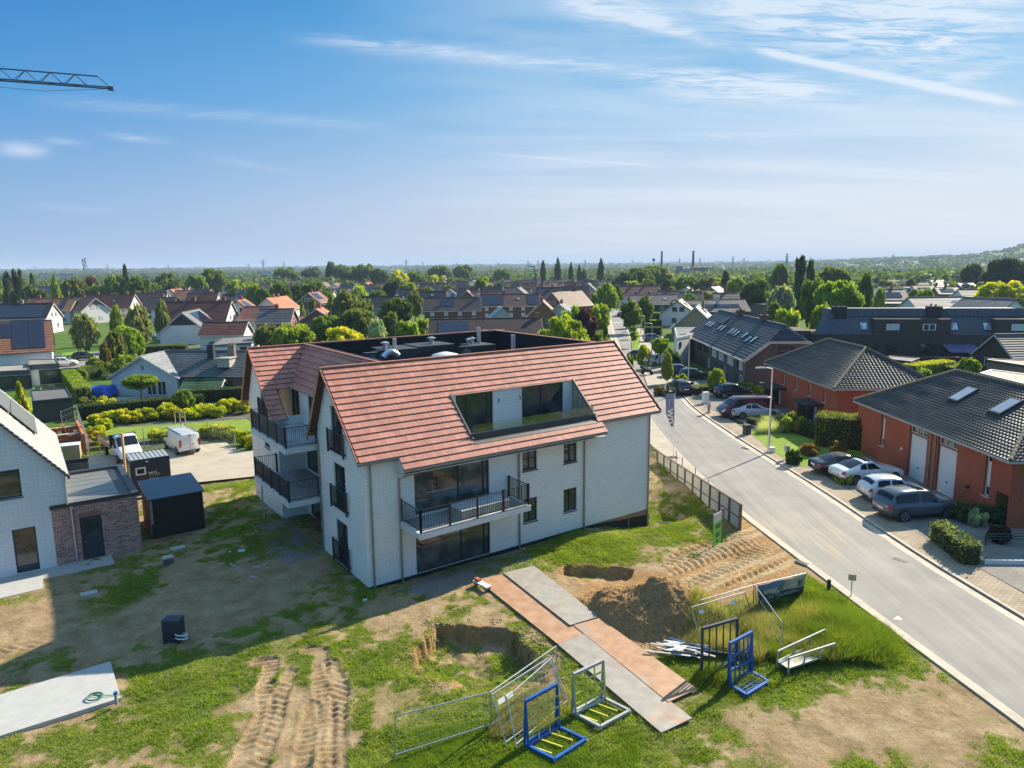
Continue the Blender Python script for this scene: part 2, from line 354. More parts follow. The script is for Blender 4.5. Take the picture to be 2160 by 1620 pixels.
def hgt(x, y):
    x = np.asarray(x, float); y = np.asarray(y, float)
    dd = segdist(x, y, ROADPOLY); rin = inpoly(x, y, ROADPOLY)
    site = np.where(rin, 0, sstep(0.4, 2.5, dd))
    edge = sstep(0, 3, np.minimum(np.minimum(x-FX0, FX1-x), np.minimum(y-FY0, FY1-y)))
    z = 0.16*(fbm(x, y, 0.16, 3, 1)-0.5)+0.10*(fbm(x, y, 0.9, 3, 5)-0.5)+0.05*(fbm(x, y, 4.0, 2, 8)-0.5)
    # pits with a steep far rim
    for poly, dep in ((PIT1, 0.8), (PIT2, 0.5)):
        px_ = x+0.9*(fbm(x, y, 1.3, 4, 20, .6)-0.5); py_ = y+0.9*(fbm(x, y, 1.3, 4, 24, .6)-0.5)
        d = segdist(px_, py_, poly); sd = np.where(inpoly(px_, py_, poly), d, -d); cy = sum(p[1] for p in poly)/len(poly)
        far = sstep(cy-0.9, cy+0.3, py_)
        z = z-dep*(far*sstep(-.05, .09, sd)+(1-far)*sstep(-1.0, 1.6, sd))*(0.6+0.7*fbm(x, y, 1.3, 3, 9))
    # spoil heap
    for c, rx, ry, h in ((PILE, 3.3, 2.7, 1.7), (PILE2, 2.6, 1.8, 0.95), (PILE+Vector((-2.3, 0.6, 0)), 1.5, 1.4, 0.45)):
        r = np.hypot((x-c.x)/rx, (y-c.y)/ry)*(0.9+0.3*fbm(x, y, 0.9, 3, 12))
        hh = np.clip(1-r, 0, 1); z = z+h*(hh**1.05)*(1-0.25*hh)+np.where(hh > 0.02, 0.30*(fbm(x, y, 2.2, 4, 14, 0.6)-0.5)*np.minimum(1, hh*5), 0)
    # ground falls away beside the right end of the building
    loc_s = (x-A0.x)*DA.x+(y-A0.y)*DA.y; loc_b = (x-A0.x)*DB.x+(y-A0.y)*DB.y
    z = z-1.15*sstep(12.5, 19.5, loc_s)*sstep(24.5, 20.5, loc_s)*sstep(-3.2, -0.8, loc_b)*sstep(30, 20, loc_b)
    z = z-0.22*sstep(-1.6, -0.2, loc_b)*sstep(-0.6, 0.6, loc_s)*sstep(15, 11, loc_s)*sstep(6, 2, loc_b)
    # tyre ruts with lug prints
    for k, tr in enumerate(TR):
        d = segdist(x+.12*(fbm(x, y, .8, 2, 30)-.5), y, tr, False); wd = .30; v = y+(.35 if k % 2 else -.35)*x
        m = sstep(wd+.07, wd-.05, d); lug = np.abs((v*3.1) % 1-.5)*2; br = sstep(.34, .5, fbm(x, y, .8, 3, 33+k))*.8+.2
        z = z-m*.085*(.6+.4*br)+m*sstep(.38, .56, lug)*.055*br+sstep(.16, 0, np.abs(d-wd-.06))*.09*(k < 5)*(fbm(x, y, 3, 3, 3)-.2)
    ms = mask(x, y, SANDP, 0.4)
    u = (x-11)*0.60-(y-36)*0.80; w2 = (x-11)*0.8+(y-36)*0.6
    z = z+ms*(0.10*(fbm(u*3.0, w2*0.25, 1.0, 3, 40)-0.5)+0.05*np.sign(np.sin(w2*14+3*np.sin(u*3)))*(vnoise(u*1.6, w2*0.2, 1.0, 44) > 0.58))
    z = z*(1-mask(x, y, PLU, 0.35)*0.96)
    z = z*site*edge
    z = np.where(rin, -0.06, z-0.05*(1-site))
    return z
def gz(x, y): return float(hgt(np.array([x]), np.array([y]))[0])
def G(px, py):
    z = 0.0
    for _ in range(4):
        p = P(px, py, z); z = gz(p.x, p.y) if FX0 < p.x < FX1 and FY0 < p.y < FY1 else 0.0
    return P(px, py, z)

ST = 0.09
gx = np.arange(FX0, FX1+1e-6, .078); gy = np.concatenate([np.arange(FY0, 31, .055), np.arange(31, FY1+1e-6, .1)])
GX, GY = np.meshgrid(gx, gy); gX = GX.ravel(); gY = GY.ravel(); gZ = hgt(gX, gY)
def blob(px, py, r, x, y):
    c = P(px, py); return np.exp(-((x-c.x)**2+(y-c.y)**2)/(r*r))
def grass_amount(x, y):
    n = fbm(x, y, 0.42, 5, 50, 0.6); n2 = fbm(x, y, 1.9, 3, 60, 0.65)
    g = sstep(0.40, 0.60, n*0.55+n2*0.45)*0.72
    for px, py, r, a in ((1000, 1600, 4, .9), (1250, 1560, 3, .5), (700, 1440, 2.5, .6), (400, 1450, 3, .8), (330, 1580, 2.5, .2), (560, 1520, 2, -.6), (700, 1520, 1.6, -.5), (480, 1250, 3.5, -.9), (430, 1290, 2.5, -.7),
                         (600, 1330, 2.6, .4), (800, 1270, 2.5, .3), (20, 1330, 3, -.8), (200, 1150, 2, -.5), (1700, 1520, 3, -.5), (1850, 1480, 4, -.5), (2050, 1560, 3, -.5), (1500, 1590, 3, -.15), (1800, 1330, 4, 1.), (1640, 1380, 3, 1.), (1480, 1400, 2.5, .7), (1740, 1260, 2, 1.),
                         (1370, 1270, 3.2, -2.), (1550, 1180, 3., -1.5), (1640, 1200, 2., -1.2), (1430, 1330, 1.2, -1.), (1250, 1150, 3, .8), (1420, 1120, 3, .7), (1350, 1380, 1.2, -.6), (620, 1200, 1.5, -.8), (150, 1560, 3, -.2), (280, 1250, 1.5, .7), (480, 1170, 1.8, .4), (1850, 1610, 1.5, .7), (1600, 1490, 2., .5), (2130, 1600, 1.5, .9), (1380, 1540, 2., .5)):
        g = g+a*blob(px, py, r, x, y)
    return np.clip(g, 0, 1)
GR = grass_amount(gX, gY)
fresh = np.clip(blob(1375, 1275, 3.4, gX, gY)*2.0-0.25, 0, 1); fresh = np.maximum(fresh, np.clip(blob(1545, 1222, 2.4, gX, gY)*1.6-.2, 0, 1)); fresh = np.maximum(fresh, mask(gX, gY, SANDP, 0.6)*0.9)
for p_ in (PIT1, PIT2): fresh = np.maximum(fresh, 0.55*sstep(0.7, 0.0, segdist(gX, gY, p_)))
grav = np.maximum(mask(gX, gY, pxpoly((830, 1240), (1095, 1140), (1135, 1185), (1060, 1212), (1000, 1226), (905, 1262)), 0.35), mask(gX, gY, pxpoly((540, 1112), (600, 1095), (690, 1165), (610, 1192), (565, 1165)), 0.3))
sandm = mask(gX, gY, SANDP, 0.5)
u_ = (gX-11)*0.60-(gY-36)*0.80; w_ = (gX-11)*0.8+(gY-36)*0.6
sandm = sandm*sstep(0.42, 0.56, fbm(u_*2.6, w_*0.18, 1.0, 3, 40)+0.22*(vnoise(u_, w_, 8.0, 3)-0.5))
for tr in TR[:5]: GR = GR*(1-0.9*sstep(0.5, 0.25, segdist(gX, gY, tr, False)+.5*(fbm(gX, gY, 1.6, 3, 66)-.5)))
GR = GR*(1-fresh)*(1-grav)
clods = sstep(0.58, 0.72, fbm(gX, gY, 7.0, 2, 70))
colA = np.stack([GR, fresh*(1-sandm), grav, np.ones_like(GR)], 1)
colB = np.stack([sandm, clods, fbm(gX, gY, 0.25, 3, 90), np.ones_like(GR)], 1)
nx, ny = len(gx), len(gy); idx = np.arange(nx*ny).reshape(ny, nx)
q = np.stack([idx[:-1, :-1].ravel(), idx[:-1, 1:].ravel(), idx[1:, 1:].ravel(), idx[1:, :-1].ravel()], 1)
# the rest of the land, out to the horizon
ex = sorted(set([FX0, gx[-1]]+[FX0-v for v in (3, 10, 25, 60, 120, 250, 600, 1500, 4000, 12000, 30000)]+[gx[-1]+v for v in (3, 10, 25, 60, 120, 250, 600, 1500, 4000, 12000, 30000)]))
ey = sorted(set([FY0, gy[-1]]+[FY0-v for v in (3, 10, 40, 200)]+[gy[-1]+v for v in (5, 15, 40, 90, 180, 350, 700, 1500, 3500, 8000, 16000, 34000)]))
ov = []; of = []; om = {}
base = nx*ny
for j, yy in enumerate(ey):
    for i, xx in enumerate(ex): om[(i, j)] = base+len(ov); ov.append((xx, yy, 0.0))
for j in range(len(ey)-1):
    for i in range(len(ex)-1):
        if ex[i] >= FX0-1e-6 and ex[i+1] <= gx[-1]+1e-6 and ey[j] >= FY0-1e-6 and ey[j+1] <= gy[-1]+1e-6: continue
        of.append((om[(i, j)], om[(i+1, j)], om[(i+1, j+1)], om[(i, j+1)]))
V = np.concatenate([np.stack([gX, gY, gZ], 1), np.array(ov)]); Fq = np.concatenate([q, np.array(of)])
far = np.tile([0.0, 0, 0, 0.0], (len(ov), 1)); colA = np.concatenate([colA, far]); colB = np.concatenate([colB, far])
def ground_mat():
    m, N, b = material('site_ground'); g = N.n('ShaderNodeNewGeometry').outputs['Position']
    a = N.n('ShaderNodeAttribute', attribute_name='ca'); c = N.n('ShaderNodeAttribute', attribute_name='cb')
    sa = N.n('ShaderNodeSeparateColor'); N.put(sa.inputs[0], a.outputs['Color']); sb = N.n('ShaderNodeSeparateColor'); N.put(sb.inputs[0], c.outputs['Color'])
    f1 = N.noise(g, 0.9, 6, 0.65); f2 = N.noise(g, 7.0, 6, 0.75); f3 = N.noise(g, 38.0, 3, 0.7)
    soil = N.ramp(f1, [(0.3, (0.25, 0.17, 0.088)), (0.5, (0.38, 0.27, 0.15)), (0.72, (0.50, 0.38, 0.23))])
    grass = N.ramp(f2, [(0.25, (0.065, 0.085, 0.016)), (0.5, (0.15, 0.18, 0.030)), (0.8, (0.31, 0.29, 0.08))])
    freshc = N.ramp(f2, [(0.25, (0.25, 0.145, 0.058)), (0.7, (0.48, 0.29, 0.13))])
    gravc = N.ramp(f3, [(0.3, (0.15, 0.135, 0.12)), (0.7, (0.38, 0.34, 0.30))])
    sandc = N.ramp(f2, [(0.3, (0.42, 0.29, 0.15)), (0.7, (0.56, 0.42, 0.25))])
    gm = N.maprange(N.math('ADD', sa.outputs[0], N.math('MULTIPLY', N.math('SUBTRACT', f2, 0.5), 1.7)), 0.22, 0.72)
    col = N.mix(gm, soil, grass)
    col = N.mix(N.maprange(N.math('ADD', sa.outputs[1], N.math('MULTIPLY', N.math('SUBTRACT', f2, 0.5), 0.5)), 0.2, 0.6), col, freshc)
    col = N.mix(N.maprange(sa.outputs[2], 0.3, 0.7), col, gravc)
    col = N.mix(sb.outputs[0], col, sandc)
    col = N.mix(1.0, col, N.ramp(f3, [(0.3, 0.62), (0.7, 1.3)]), 'MULTIPLY'); col = N.mix(1.0, col, N.ramp(f2, [(0.3, 0.78), (0.7, 1.18)]), 'MULTIPLY')
    # land beyond the site: gardens near by, meadow and field patches far off
    l1 = N.noise(g, 0.05, 4, 0.6); l2 = N.noise(g, 0.6, 4, 0.6)
    gard = N.mix(N.maprange(l1, 0.5, 0.64), N.ramp(l2, [(0.3, (0.05, 0.10, 0.015)), (0.7, (0.12, 0.20, 0.03))]), N.ramp(l2, [(0.3, (0.10, 0.10, 0.07)), (0.7, (0.20, 0.19, 0.15))]))
    vor = N.n('ShaderNodeTexVoronoi'); N.put(vor.inputs['Vector'], g); vor.inputs['Scale'].default_value = 0.004
    vs = N.n('ShaderNodeSeparateColor'); N.put(vs.inputs[0], vor.outputs['Color'])
    field = N.ramp(vs.outputs[0], [(0.0, (0.05, 0.10, 0.02)), (0.5, (0.10, 0.15, 0.035)), (0.85, (0.26, 0.22, 0.10))])
    sp = N.n('ShaderNodeSeparateXYZ'); N.put(sp.inputs[0], g)
    land = N.mix(N.maprange(sp.outputs[1], 260.0, 420.0), gard, field)
    col = N.mix(a.outputs['Alpha'], land, col)
    N.put(b.inputs['Base Color'], col); b.inputs['Roughness'].default_value = 0.95; b.inputs['Specular IOR Level'].default_value = 0.1
    bump(N, b, N.math('ADD', f2, N.math('MULTIPLY', f3, 0.6)), 0.9, 0.07)
    return m
gme = fastmesh('ground', V, Fq, ground_mat(), True, {'ca': colA, 'cb': colB})
link('ground', gme, kind='structure')

# ---------------------------------------------------------------- road
def strip(name, a, b, z, mat, **k):
    m = MB(); n = len(a)
    m.add([(p.x, p.y, z) for p in a]+[(p.x, p.y, z) for p in b], [(i, i+1, n+i+1, n+i) for i in range(n-1)]); o = m.build(name, mat, **k)
    o['kind'] = 'structure'; return o
def asphalt():
    m, N, b = material('asphalt'); g = N.n('ShaderNodeNewGeometry').outputs['Position']
    n1 = N.noise(g, 0.35, 5, 0.6); n2 = N.noise(g, 45, 3, 0.7)
    mp = N.n('ShaderNodeMapping'); N.put(mp.inputs[0], g); mp.inputs['Rotation'].default_value = (0, 0, radians(-3)); mp.inputs['Scale'].default_value = (1.4, 0.06, 1)
    n3 = N.noise(mp.outputs[0], 1.0, 4, 0.6)
    c = N.ramp(n1, [(0.3, (0.215, 0.20, 0.178)), (0.7, (0.285, 0.265, 0.236))])
    c = N.mix(1.0, c, N.ramp(n3, [(0.3, 0.84), (0.7, 1.16)]), 'MULTIPLY'); c = N.mix(1.0, c, N.ramp(n2, [(0.3, 0.8), (0.7, 1.2)]), 'MULTIPLY')
    # dried mud carried off the site
    e = P(1690, 1130); d = N.vmath('LENGTH', N.vmath('SUBTRACT', g, tuple(e)))
    mud = N.math('MULTIPLY', N.maprange(d, 7.5, 1.0), N.maprange(N.noise(mp.outputs[0], 2.2, 5, 0.7, 1.5), 0.42, 0.66))
    c = N.mix(N.math('MULTIPLY', mud, 0.75), c, (0.40, 0.32, 0.22, 1))
    w = N.n('ShaderNodeTexVoronoi', feature='DISTANCE_TO_EDGE'); N.put(w.inputs['Vector'], N.vmath('ADD', g, N.n('ShaderNodeTexNoise').outputs[1])); w.inputs['Scale'].default_value = 0.11
    crack = N.math('MULTIPLY', N.maprange(w.outputs[0], 0.003, 0.0), 0.12); c = N.mix(crack, c, (0.06, 0.06, 0.06, 1))
    N.put(b.inputs['Base Color'], c); b.inputs['Roughness'].default_value = 0.82; b.inputs['Specular IOR Level'].default_value = 0.35
    bump(N, b, n2, 0.25, 0.01); return m
ASPH = asphalt(); strip('road', RL2, RR2, 0.006, ASPH)
def offs(pts, d, i0=0, i1=None):
    out = []
    for i, p in enumerate(pts):
        t = (pts[min(i+1, len(pts)-1)]-pts[max(i-1, 0)]); t.z = 0; t.normalize(); out.append(p+Vector((t.y, -t.x, 0))*d)
    return out[i0:i1]
def paving(name, c1, c2, mo, bw, bh, rot, mort=0.012, tscale=1.0):
    m, N, b = material(name); g = N.n('ShaderNodeNewGeometry').outputs['Position']
    mp = N.n('ShaderNodeMapping'); N.put(mp.inputs[0], g); mp.inputs['Rotation'].default_value = (0, 0, rot)
    bt = N.n('ShaderNodeTexBrick'); N.put(bt.inputs['Vector'], mp.outputs[0]); bt.inputs['Scale'].default_value = tscale
    bt.inputs['Brick Width'].default_value = bw; bt.inputs['Row Height'].default_value = bh; bt.inputs['Mortar Size'].default_value = mort
    for k, c in (('Color1', c1), ('Color2', c2), ('Mortar', mo)): bt.inputs[k].default_value = (*c, 1)
    n = N.noise(g, 0.8, 5, 0.65); n2 = N.noise(g, 20, 3, 0.7)
    c = N.mix(1.0, bt.outputs[0], N.ramp(n, [(0.3, 0.8), (0.7, 1.15)]), 'MULTIPLY'); c = N.mix(1.0, c, N.ramp(n2, [(0.3, 0.85), (0.7, 1.15)]), 'MULTIPLY')
    N.put(b.inputs['Base Color'], c); b.inputs['Roughness'].default_value = 0.9; b.inputs['Specular IOR Level'].default_value = 0.2
    bump(N, b, N.math('MULTIPLY', bt.outputs['Fac'], -1.0), 0.5, 0.01); return m
KERB = plain('kerb_concrete', (0.50, 0.43, 0.33), 0.9, var=0.25, scale=1.3, bmp=0.3)
PAVE = paving('pavement_stones', (0.42, 0.335, 0.235), (0.35, 0.28, 0.20), (0.17, 0.14, 0.10), 0.22, 0.22, radians(20))
PAVED = paving('driveway_stones', (0.32, 0.285, 0.24), (0.26, 0.235, 0.20), (0.10, 0.10, 0.09), 0.22, 0.11, radians(20))
def kerb(name, pts, d0, d1, h, z0=-0.05):
    a = offs(pts, d0); b = offs(pts, d1); m = MB(); n = len(a)
    m.add([(p.x, p.y, z0) for p in a]+[(p.x, p.y, h) for p in a]+[(p.x, p.y, h) for p in b]+[(p.x, p.y, z0) for p in b],
          [f for i in range(n-1) for f in ((i, i+1, n+i+1, n+i), (n+i, n+i+1, 2*n+i+1, 2*n+i), (2*n+i, 2*n+i+1, 3*n+i+1, 3*n+i))])
    o = m.build(name, KERB); o['kind'] = 'structure'; return o
# RL runs away from the camera: the road lies to its right (+d), the site to its left (-d)
kerb('kerb', RL2, -0.42, 0.0, 0.022)
kerb('gutter', RR2, -0.46, -0.03, 0.012)
kerb('kerb', RR2, 0.07, 0.24, 0.105)
strip('gutter', offs(RR2, -0.03), offs(RR2, 0.07), 0.006, plain('gutter_dark', (0.13, 0.12, 0.11), 0.9, var=0.3))
PAVE_H = 0.10
rp = offs(RR2, 0.24)
strip('pavement', rp, offs(RR2, 1.9), PAVE_H, PAVE)
lp = offs(RL2, -0.42, 26)
strip('pavement', lp, offs(RL2, -1.5, 26), 0.045, plain('pavement_concrete', (0.40, 0.34, 0.26), 0.9, var=0.2, scale=0.8, bmp=0.2))
def sheet(name, poly, z, mat, color=None, kind='structure'):
    m = MB(); m.add([(p[0], p[1], z) for p in poly], [tuple(range(len(poly)))]); o = m.build(name, mat, color=color); o['kind'] = kind; return o
# ================================================================ main apartment building (local x along the long front, y along the gable)
WHITE = brick('white_brick', (0.90, 0.87, 0.79), (0.82, 0.79, 0.715), (0.62, 0.60, 0.56), bw=.40, bh=.088, mort=.012, bmp=0.4, stain=0.05)
RBRICK = brick('plinth_brick', (0.26, 0.12, 0.08), (0.36, 0.20, 0.14), (0.30, 0.26, 0.22))
ANTH = plain('anthracite_paint', (0.018, 0.028, 0.038), 0.45, var=0.1)
ANTF = plain('window_frame_paint', (0.022, 0.027, 0.032), 0.5, var=0.1)
ZINC = plain('weathered_zinc', (0.30, 0.27, 0.23), 0.5, 0.4, var=0.2)
WOOD = plain('oiled_cedar', (0.42, 0.20, 0.065), 0.6, var=0.3, scale=2.0)
BLACK = plain('roofing_membrane', (0.012, 0.013, 0.015), 0.75, var=0.3, scale=1.5, bmp=0.2)
CONC = plain('smooth_concrete', (0.62, 0.61, 0.59), 0.85, var=0.08, scale=1.0, bmp=0.1)
GLS = glass()
def tilemat(name, c, var=0.16, rough=0.55):
    m, N, b = material(name); g = N.n('ShaderNodeTexCoord').outputs['Object']; r = N.n('ShaderNodeObjectInfo').outputs['Random']
    at = N.n('ShaderNodeAttribute', attribute_name='v'); n = N.noise(N.n('ShaderNodeNewGeometry').outputs['Position'], 0.5, 4, 0.6); n2 = N.noise(N.n('ShaderNodeNewGeometry').outputs['Position'], 14, 3, 0.7)
    rr = N.math('FRACT', N.math('ADD', r, N.math('MULTIPLY', at.outputs['Fac'], 7.13)))
    col = N.mix(1.0, (*c, 1), N.ramp(rr, [(0.0, (1-var, 1-var, 1-var)), (0.6, (1, 1, 1)), (1.0, (1+var*1.2, 1+var*1.4, 1+var*1.6))]), 'MULTIPLY')
    col = N.mix(1.0, col, N.ramp(n, [(0.3, 0.88), (0.7, 1.1)]), 'MULTIPLY'); col = N.mix(1.0, col, N.ramp(n2, [(0.3, 0.9), (0.7, 1.1)]), 'MULTIPLY')
    N.put(b.inputs['Base Color'], col); b.inputs['Roughness'].default_value = rough; b.inputs['Specular IOR Level'].default_value = 0.22
    bump(N, b, n2, 0.2, 0.01); return m
TILE = tilemat('red_clay_tile', (0.49, 0.215, 0.155), .12, .62)
CAP = plain('ridge_tile', (0.44, 0.18, 0.12), 0.6, var=0.2)
bld = thing('apartment_building', 'new white brick apartment block with red tiled roof, balconies and a roof terrace', 'building', (A0.x, A0.y, 0), AN)
RZ, RB = 10.42, 4.10; EZ, EB = 6.40, -0.30; SL = sqrt((RZ-EZ)**2+(RB-EB)**2); SLC, SLS = (RB-EB)/SL, (RZ-EZ)/SL
def fr(s, t, off=0.0): return (s, EB+t*SLC-off*SLS, EZ+t*SLS+off*SLC)     # front slope point, t up the slope
# back (steep) slope
BB, BZ = 6.35, 6.75
L_ = 19.45
ZB = -1.4
# ---- walls -----------------------------------------------------------------
def wall(name, faces, mat=WHITE, parent=bld):
    m = MB()
    for f in faces: m.add(f, [tuple(range(len(f)))])
    return m.build(name, mat, parent)
def holed(m, org, ux, poly_u0, u1, z0, z1, holes, depth=0.12, inward=None):
    """rectangular wall with holes (u0,u1,z0,z1), reveals going inward"""
    us = sorted(set([poly_u0, u1]+[h[0] for h in holes]+[h[1] for h in holes])); zs = sorted(set([z0, z1]+[h[2] for h in holes]+[h[3] for h in holes]))
    o = Vector(org); ux = Vector(ux); uz = Vector((0, 0, 1)); inn = Vector(inward)
    for i in range(len(us)-1):
        for j in range(len(zs)-1):
            a, b, c, d = us[i], us[i+1], zs[j], zs[j+1]; cu, cz = (a+b)/2, (c+d)/2
            if any(h[0] < cu < h[1] and h[2] < cz < h[3] for h in holes): continue
            m.add([o+ux*a+uz*c, o+ux*b+uz*c, o+ux*b+uz*d, o+ux*a+uz*d], [(0, 1, 2, 3)])
    for a, b, c, d in holes:
        p = [o+ux*a+uz*c, o+ux*b+uz*c, o+ux*b+uz*d, o+ux*a+uz*d]; r = [v+inn*depth for v in p]
        m.add(p+r, [(0, 1, 5, 4), (1, 2, 6, 5), (2, 3, 7, 6), (3, 0, 4, 7)])
def window(org, ux, inn, u0, u1, z0, z1, parent, nmul=1, hbar=(), vb=None, depth=0.12, sill=True, fm=None, name='window', gm=None, fw=0.07, leaf=True):
    """frame (thing's part) + panes (sub-parts); org/ux/inn local to the parent's frame"""
    o = Vector(org); ux = Vector(ux); inn = Vector(inn); uz = Vector((0, 0, 1)); f = MB(); c = o+inn*depth
    def bx(a, b, cc, d, t0, t1, mi=0):
        p = [c+ux*u+uz*z+inn*t for t in (t0, t1) for z in (cc, d) for u in (a, b)]
        f.add(p, [(0, 2, 3, 1), (4, 5, 7, 6), (0, 1, 5, 4), (2, 6, 7, 3), (0, 4, 6, 2), (1, 3, 7, 5)], mi)
    bx(u0, u0+fw, z0, z1, -.04, .04); bx(u1-fw, u1, z0, z1, -.04, .04); bx(u0+fw, u1-fw, z0, z0+fw, -.04, .04); bx(u0+fw, u1-fw, z1-fw, z1, -.04, .04)
    vs = vb if vb is not None else [u0+(u1-u0)*k/nmul for k in range(1, nmul)]
    for v in vs: bx(v-fw/2, v+fw/2, z0+fw, z1-fw, -.045, .035)
    for h in hbar: bx(u0+fw, u1-fw, h-.02, h+.02, -.03, .03)
    if sill:
        p0 = MB(); 
        q = [o+ux*u+uz*z+inn*t for t in (-.05, depth) for z in (z0-.05, z0-.004) for u in (u0-.05, u1+.05)]
        f.add(q, [(0, 2, 3, 1), (4, 5, 7, 6), (0, 1, 5, 4), (2, 6, 7, 3), (0, 4, 6, 2), (1, 3, 7, 5)], 0)
    fo = f.build(name, fm or ANTF, parent)
    ed = [u0]+list(vs)+[u1]
    for k in range(len(ed)-1):
        g = MB(); a, b = ed[k]+fw*0.6, ed[k+1]-fw*0.6
        g.add([c+ux*a+uz*(z0+fw), c+ux*b+uz*(z0+fw), c+ux*b+uz*(z1-fw), c+ux*a+uz*(z1-fw)], [(0, 1, 2, 3)]); g.build('pane', gm or GLS, fo)
    return fo
X, Y, Z_ = Vector((1, 0, 0)), Vector((0, 1, 0)), Vector((0, 0, 1))
m = MB()
FH = [(2.68, 7.2, -0.05, 2.30), (2.70, 7.2, 3.10, 5.55), (9.42, 10.43, 4.18, 5.50), (12.37, 13.37, 4.13, 5.50), (9.44, 10.43, 1.16, 2.55), (12.37, 13.37, 1.16, 2.56)]
holed(m, (0, 0, 0), (1, 0, 0), 0, L_, 0.0-0.05, 6.42, FH, 0.14, (0, 1, 0))
GH = [(2.40, 3.92, 6.05, 8.52), (2.34, 3.86, 3.05, 5.52), (2.38, 3.92, 0.05, 2.42)]
# gable wall: pentagon cut by window columns
def gable(m, s, y0, yr, y1, z0, ze0, zr, ze1, holes):
    ys = sorted(set([y0, yr, y1]+[h[0] for h in holes]+[h[1] for h in holes]))
    top = lambda y: ze0+(zr-ze0)*(y-y0)/(yr-y0) if y <= yr else zr+(ze1-zr)*(y-yr)/(y1-yr)
    for i in range(len(ys)-1):
        a, b = ys[i], ys[i+1]; zz = [z0]; hs = sorted([h for h in holes if h[0] <= (a+b)/2 <= h[1]], key=lambda h: h[2])
        for h in hs: m.add([(s, a, zz[-1]), (s, a, h[2]), (s, b, h[2]), (s, b, zz[-1])], [(0, 1, 2, 3)]); zz.append(h[3])
        m.add([(s, a, zz[-1]), (s, a, top(a)), (s, b, top(b)), (s, b, zz[-1])], [(0, 1, 2, 3)])
    for y_0, y_1, c, d in holes:
        p = [(s, y_0, c), (s, y_1, c), (s, y_1, d), (s, y_0, d)]; r = [(s+.14, *v[1:]) for v in p]; m.add(p+r, [(0, 4, 5, 1), (1, 5, 6, 2), (2, 6, 7, 3), (3, 7, 4, 0)])
gable(m, 0.0, 0.0, RB, 6.0, -0.05, 6.42, RZ-.12, 7.05, GH)
gable(m, L_, 0.0, RB, 19.5, -0.05, 6.42, RZ-.12, RZ-.12, [])
m.build('wall', WHITE, bld)
# mid (recessed) wall and far wing
S2 = -0.36; FB = 12.2
MH = [(12.8, 14.4, 5.95, 7.85), (9.6, 11.15, 5.95, 7.85), (8.0, 12.0, 3.05, 5.4), (7.2, 11.8, 0.0, 2.4)]
m = MB(); holed(m, (1.3, 0, 0), (0, 1, 0), 5.9, 17.0, -0.05, 8.2, MH, 0.14, (1, 0, 0))
m.add([(0.0, 6.0, -.05), (1.3, 6.0, -.05), (1.3, 6.0, 7.9), (0.0, 6.0, 7.9)], [(0, 3, 2, 1)])
m.add([(S2, FB, -.05), (1.3, FB, -.05), (1.3, FB, 6.5), (S2, FB, 6.5)], [(0, 1, 2, 3)])
m.build('wall', WHITE, bld)
m = MB(); F2H = [(14.0, 15.35, 6.2, 8.45), (14.0, 15.15, 4.10, 4.42)]
gable(m, S2, FB, FB+RB, FB+6.0, -0.05, 6.5, RZ-.12, 7.05, F2H)
m.add([(S2, FB+6, -.05), (L_, FB+7, -.05), (L_, FB+7, 7), (S2, FB+6, 7)], [(0, 1, 2, 3)])
m.build('wall', WHITE, bld)
# plinth, membrane and exposed red brick strip along the falling ground
m = MB(); m.add([(-.03, -.03, -1.6), (L_+.03, -.03, -1.6), (L_+.03, -.03, -.42), (14.2, -.03, -.06), (-.03, -.03, -.06)], [(0, 1, 2, 3, 4)])
m.add([(-.03, -.03, -1.6), (-.03, 6.03, -1.6), (-.03, 6.03, -.06), (-.03, -.03, -.06)], [(0, 3, 2, 1)])
m.add([(S2-.03, 12.2, -.8), (S2-.03, 18.3, -.8), (S2-.03, 18.3, -.06), (S2-.03, 12.2, -.06)], [(0, 3, 2, 1)])
m.add([(S2-.03, 12.17, -.8), (1.3, 12.17, -.8), (1.3, 12.17, -.06), (S2-.03, 12.17, -.06)], [(0, 1, 2, 3)])
m.build('damp_membrane', BLACK, bld)
m = MB(); m.add([(14.2, -.012, -.06), (L_, -.012, -.42), (L_, -.012, -.055), (14.2, -.012, -.055)], [(0, 1, 2, 3)]); m.build('plinth_brickwork', RBRICK, bld)
for s in (8.6, 10.2, 12.2, 15.7, 17.6):
    b_ = MB(); b_.box(s, s+.04, -.08, -.04, -1.3, -.35); b_.build('batten', plain('raw_timber', (0.42, 0.30, 0.17), 0.8, var=0.3), bld)
# windows
for u0, u1, z0, z1 in FH[2:]:
    window((0, 0, 0), X, Y, u0, u1, z0, z1, bld, 2, hbar=((z0+z1)/2,))
window((0, 0, 0), X, Y, 2.70, 7.2, 3.10, 5.55, bld, vb=[5.3, 6.86], sill=False, gm=glass('terrace_glass', (0.05, 0.055, 0.055), 0.015))
window((0, 0, 0), X, Y, 2.68, 7.2, -.05, 2.30, bld, vb=[5.42, 6.86], gm=glass('terrace_glass'))
for u0, u1, z0, z1 in GH: window((0, 0, 0), Y, X, u0, u1, z0, z1, bld, 2, hbar=((z0+z1)/2,), sill=False)
for u0, u1, z0, z1 in MH: window((1.3, 0, 0), Y, X, u0, u1, z0, z1, bld, 2, sill=False)
window((S2, 0, 0), Y, X, *F2H[0], bld, 2, sill=False); window((S2, 0, 0), Y, X, *F2H[1], bld, 1)
